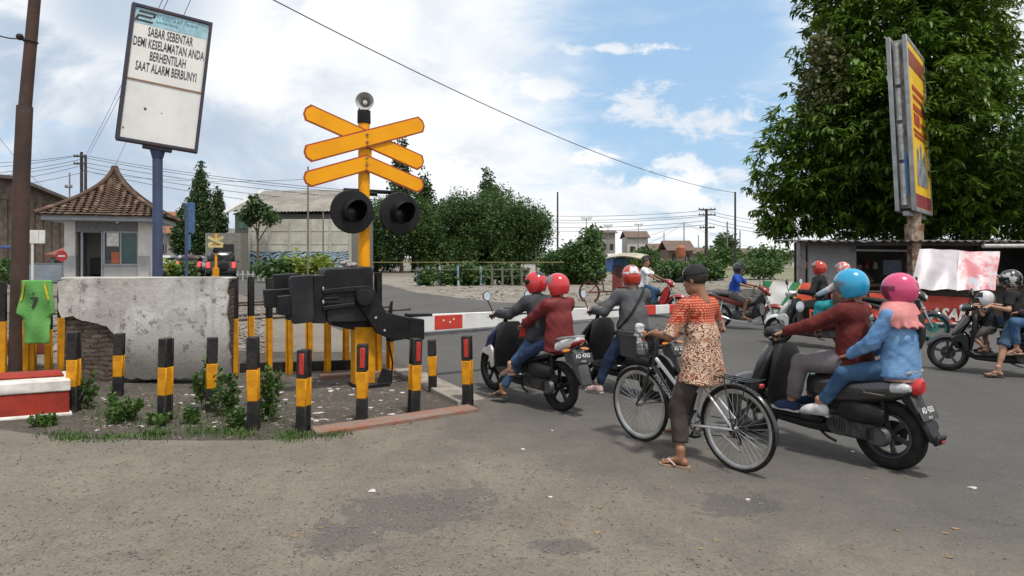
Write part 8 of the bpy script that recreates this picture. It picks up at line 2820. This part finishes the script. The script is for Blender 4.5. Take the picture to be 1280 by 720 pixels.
mk('core_panel', MB().box(bpnt(ww / 2, .18, hh / 2), (ww - .2, .26, hh - .15), Mb), mat('billboard_core', (.16, .16, .16), .8, col2=(.36, .35, .33), nscale=3, dirt=.6), bbd)
tb = MB()
for (c0_, c1_) in ((.15, 1.2), (1.3, 2.2), (2.3, 3.1), (3.2, 4.25)): tb.tube([bpnt(.03, .16, c0_), bpnt(.03, .16, c1_)], .075, 8)
mk('lamp_tube', tb, mat('dusty_tube', (.42, .42, .41), .6, col2=(.25, .25, .24), nscale=6, dirt=.5), bbd)
mk('blue_strip', MB().box(bpnt(.0, .22, .95), (.03, .08, 1.1), Mb), mat('blue_strip', (.04, .18, .42), .6), bbd)
def bpan(a, c, w, h, m, name, e=0, par=None): return mk(name, MB().box(bpnt(a, .385 + e, c), (w, .012, h), Mb), m, par or bbd)
po_ = bpan(ww / 2, hh / 2, ww - .14, hh - .18, mat('poster_yellow', (.80, .50, .02), .5, col2=(.72, .42, .02), nscale=1.5), 'poster')
bpan(ww / 2, hh - .50, ww - .16, .42, mat('poster_dark_red', (.20, .035, .02), .5, col2=(.30, .07, .02), nscale=2), 'poster_top_band', .01, po_)
bpan(ww / 2, .28, ww - .16, .34, mat('poster_maroon', (.26, .04, .04), .5), 'poster_foot_band', .01, po_)
prd = mat('poster_red', (.42, .05, .02), .5)
pm_ = MB()
for (a, c, w, h) in ((1.3, 3.2, 1.7, .12), (1.2, 2.98, 1.4, .10), (1.35, 2.7, 1.8, .16), (.9, 2.4, .8, .3), (1.8, 2.35, .7, .12), (1.3, 2.1, 1.9, .07), (1.3, 1.98, 1.7, .07)):
    pm_.box(bpnt(a, .397, c), (w, .012, h), Mb)
mk('poster_print', pm_, prd, po_)
pf_ = MB()
for (a, h) in ((.75, 1.0), (1.25, 1.15), (1.75, 1.0)):
    pf_.prism([(-.2, 0), (.2, 0), (.22, h * .55), (.10, h * .72), (.11, h * .9), (0, h), (-.11, h * .9), (-.10, h * .72), (-.22, h * .55)], bpnt(a, .40, .70), wd, ul, nd, .012)
mk('poster_figures', pf_, mat('poster_blue_grey', (.10, .16, .24), .5, col2=(.35, .33, .30), nscale=3), po_)
RUSTP = mat('rusty_white_post', (.40, .33, .26), .85, col2=(.17, .08, .04), nscale=5, bump=.4, dirt=.2)
mk('post', MB().box((.15, .15, 1.5), (.24, .24, 3.1), bevel=.015), RUSTP, bbd)
mk('post_collar', MB().box((.15, .15, 2.35), (.34, .30, .50), bevel=.015), RUSTP, bbd)
mk('carrier_beam', MB().box(bpnt(ww / 2, .18, -.06), (ww, .14, .12), Mb, .01), ALU, bbd)

# hanging green jersey
jo = at(46, 8.60, 351)
s = SDF()
s.seg((0, 0, -.06), (0, 0, -.84), .205, .225, (Y_, .2), .03, False, True)
for e in (-1, 1): s.seg((e * .11, 0, -.05), (e * .225, 0, -.45), .085, .080, (Y_, .30), .05, False, True)
V, F = s.polygonise(.012, .004, 4.5, 6, planes=[((0, 0, .01), (0, 0, 1))])
V[:, 0] *= .80
V[:, 1] += .018 * np.sin(V[:, 0] * 26 + 1.5 * np.sin(V[:, 2] * 4)) * (.25 - V[:, 2]) + .012 * np.sin(V[:, 2] * 13 + V[:, 0] * 9)
jr = fastmesh('sports_jersey', V, F, cloth('green_jersey', (.13, .34, .09), (.10, .28, .075), 3.5), None, True, jo)
jr.rotation_euler = (0, 0, .08)
tag(jr, 'light green sports jersey with number 7 hanging on the rail posts', 'jersey')
jb = BVHTree.FromPolygons([Vector(q_) for q_ in V], [tuple(q_) for q_ in F])
def drape(mb):
    out = []
    for p_ in mb.v:
        hit = jb.ray_cast(Vector((p_[0], -1, p_[2])), Vector((0, 1, 0)))[0]
        out.append((p_[0], (hit.y if hit else -.05) - .012 - (.002 if p_[1] < 0 else 0), p_[2]))
    mb.v = out
    return mb
mk('shirt_number', drape(text_mb('7', .20, (0, 0, -.36), X_, Z_, .004, bold=.006)), INK, jr, sharp=0)
mk('shirt_letter', drape(text_mb('A', .07, (0, 0, -.19), X_, Z_, .004)), INK, jr, sharp=0)
for e in (-1, 1):
    yb = MB()
    for i_ in range(9): yb.box((e * (.125 + .055 * i_ / 8), 0, -.045 - .20 * i_ / 8), (.022, .004, .04))
    mk('shoulder_stripe', drape(yb), cloth('jersey_yellow', (.55, .45, .03)), jr, sharp=0)
tag(mk('drying_line', MB().tube([at(20, 9.2, 352), at(46, 9.2, 354), at(80, 9.2, 353)], .012, 6), BLACKP), 'dark rod on which the green jersey hangs', 'rod')

# ---------------------------------------------------------------- weeds, grass, litter, grit
def weed(px, py, hpx, wpx, n, label, m=LEAF_WEED, seed=1, name='weed'):
    b = gp(px, py); k = b.y / FPX
    h, w = hpx * k, wpx * k
    t = thing(name, label, 'weed', b, 0, 'weeds growing round the posts')
    r = random.Random(seed)
    st = MB(); C = []
    for i in range(max(4, n // 22)):
        a = r.uniform(0, 6.28); hh_ = h * r.uniform(.45, 1.0)
        e = Vector((math.cos(a) * w * r.uniform(.1, .5), math.sin(a) * w * r.uniform(.1, .4), hh_))
        m_ = e * .5 + Vector((r.uniform(-.03, .03), r.uniform(-.03, .03), hh_ * .12))
        s0 = Vector((r.uniform(-.06, .06), r.uniform(-.06, .06), 0))
        st.tube([s0, s0 + m_, s0 + e], [.005, .004, .0015], 4)
        for j in range(22):
            f = r.uniform(.15, 1)
            C.append(s0 + (m_ * (f * 2) if f < .5 else m_.lerp(e, f * 2 - 1)))
    mk('stem', st, mat('weed_stem', (.10, .13, .04), .8), t)
    V, F = quads_leaves(np.array([tuple(c) for c in C]), np.tile([0, 0, .6], (len(C), 1)), .055, 3, .022, .0, seed)
    fastmesh('leaves', V, F, m, t)
for i, a in enumerate([(262, 512, 66, 26, 200, 'tall leafy weed standing against the white wall behind the post', LEAF_WEED), (284, 520, 60, 22, 160, 'leafy weed between the white wall and the tallest post', LEAF_MID),
                       (334, 528, 66, 24, 200, 'tall weed right of the tallest front post', LEAF_WEED), (300, 536, 30, 26, 120, 'low weed at the foot of the tallest post', LEAF_MID),
                       (152, 528, 36, 38, 200, 'round bushy weed below the exposed bricks', LEAF_WEED), (108, 512, 44, 22, 130, 'weed beside the post at the red and white block', LEAF_MID),
                       (60, 532, 14, 34, 90, 'low weed at the corner of the red and white block', LEAF_WEED), (245, 528, 20, 26, 90, 'small weed in the rubble before the wall', LEAF_MID),
                       (286, 400, 44, 8, 60, 'weed climbing the right end of the white wall', LEAF_MID), (200, 532, 12, 26, 70, 'low weed left of the third front post', LEAF_WEED)]):
    weed(*a[:6], m=a[6], seed=i + 3)
r_ = np.random.default_rng(21)
pts = []
for _ in range(4200):
    u = r_.random()
    px = 45 + u * 400
    py = 545 + 4 * math.sin(u * 9) - 7 * max(0, u - .75) * 4 + r_.normal() * 3.2
    if r_.random() < .5 + .5 * math.sin(px * .09) * math.sin(px * .023): pts.append(gp(px, py))
for _ in range(900): pts.append(gp(100 + 260 * r_.random(), 505 + 30 * r_.random()))
B_ = np.array([tuple(q_) for q_ in pts]) + np.array([0, 0, .004])
n = len(B_)
a = r_.uniform(0, 6.28, n); L = r_.uniform(.012, .055, n)
dirs = np.stack([np.cos(a) * .6, np.sin(a) * .6, np.ones(n)], 1); sd_ = np.stack([-np.sin(a), np.cos(a), np.zeros(n)], 1) * .006
V = np.stack([B_ - sd_, B_ + sd_, B_ + dirs * L[:, None] + sd_ * .3, B_ + dirs * L[:, None] - sd_ * .3], 1).reshape(-1, 3)
tag(fastmesh('grass', V, np.arange(n * 4).reshape(n, 4), LEAF_WEED), 'short grass fringing the edge of the asphalt', 'grass', kind='stuff')


def scatter(name, label, cat, P, smin, smax, flat, m, seed):
    r = np.random.default_rng(seed)
    oc = np.array([(1, 0, 0), (0, 1, 0), (-1, 0, 0), (0, -1, 0), (.6, .6, .9), (-.6, .6, .8), (-.6, -.6, .9), (.6, -.6, .8)], float)
    fc = np.array([(0, 1, 5, 4), (1, 2, 6, 5), (2, 3, 7, 6), (3, 0, 4, 7), (4, 5, 6, 7)])
    n = len(P)
    a = r.uniform(0, 6.28, n); s = r.uniform(smin, smax, (n, 1, 1)) * np.stack([r.uniform(.6, 1.2, n), r.uniform(.6, 1.2, n), r.uniform(.5, 1, n) * flat], 1)[:, None, :]
    q = (oc[None] + r.normal(size=(n, 8, 3)) * .16) * s
    ca, sa = np.cos(a)[:, None], np.sin(a)[:, None]
    q = np.stack([q[..., 0] * ca - q[..., 1] * sa, q[..., 0] * sa + q[..., 1] * ca, q[..., 2]], -1)
    V = (q + P[:, None, :]).reshape(-1, 3)
    F = (np.arange(n)[:, None, None] * 8 + fc[None]).reshape(-1, 4)
    return tag(fastmesh(name, V, F, m), label, cat, kind='stuff')


def pixpts(n, x0, x1, y0, y1, seed, dz=.008, fn=None):
    r = np.random.default_rng(seed)
    out = []
    for _ in range(n):
        px, py = r.uniform(x0, x1), r.uniform(y0, y1)
        if fn and not fn(px, py, r): continue
        g_ = gp(px, py); out.append((g_.x, g_.y, g_.z + dz))
    return np.array(out)
STONE = mat('pale_rubble', (.30, .275, .245), .95, col2=(.17, .15, .13), nscale=6)
GRIT = mat('road_grit', (.22, .20, .175), .95, col2=(.10, .09, .08), nscale=3)
LITT = mat('white_litter', (.55, .54, .52), .7, col2=(.36, .33, .30), nscale=9)
scatter('rubble', 'broken bricks and stones at the foot of the white wall', 'rubble', pixpts(620, 90, 520, 470, 538, 1), .006, .035, .5, mat('brown_rubble', (.17, .14, .115), .95, col2=(.09, .075, .06), nscale=6), 1)
scatter('rubble', 'stones strewn over the pale dirt beyond the barrier', 'rubble', pixpts(900, 500, 1000, 350, 378, 2, fn=lambda x, y, r: y < 352 + (x - 480) * .2 or x > 640), .03, .16, .5, STONE, 2)
scatter('ballast', 'loose ballast stones between the rails on the left', 'ballast', pixpts(2600, -20, 330, 384, 442, 3), .02, .06, .8, mat('ballast_stone', (.27, .25, .23), .95, col2=(.15, .135, .12), nscale=3), 3)
scatter('grit', 'loose grit on the dusty asphalt in the foreground', 'grit', pixpts(5200, -20, 1300, 545, 735, 4, fn=lambda x, y, r: r.random() < (1.0 if x < 620 else max(.08, 1 - (x - 620) / 420))), .0035, .010, .8, GRIT, 4)
scatter('litter', 'scraps of white paper and plastic on the soil of the barrier island', 'litter', np.concatenate([pixpts(60, 300, 520, 474, 528, 5), pixpts(26, 120, 300, 488, 540, 6), pixpts(9, 460, 1220, 500, 640, 7)]), .012, .055, .22, LITT, 5)
scatter('dry_leaves', 'dry leaves and bark bits on the road edge', 'dry leaves', np.concatenate([pixpts(120, 40, 620, 505, 560, 8), pixpts(70, 60, 1200, 550, 700, 9)]), .008, .024, .25, mat('dry_leaf', (.16, .11, .06), .9, col2=(.26, .18, .10), nscale=4), 6)
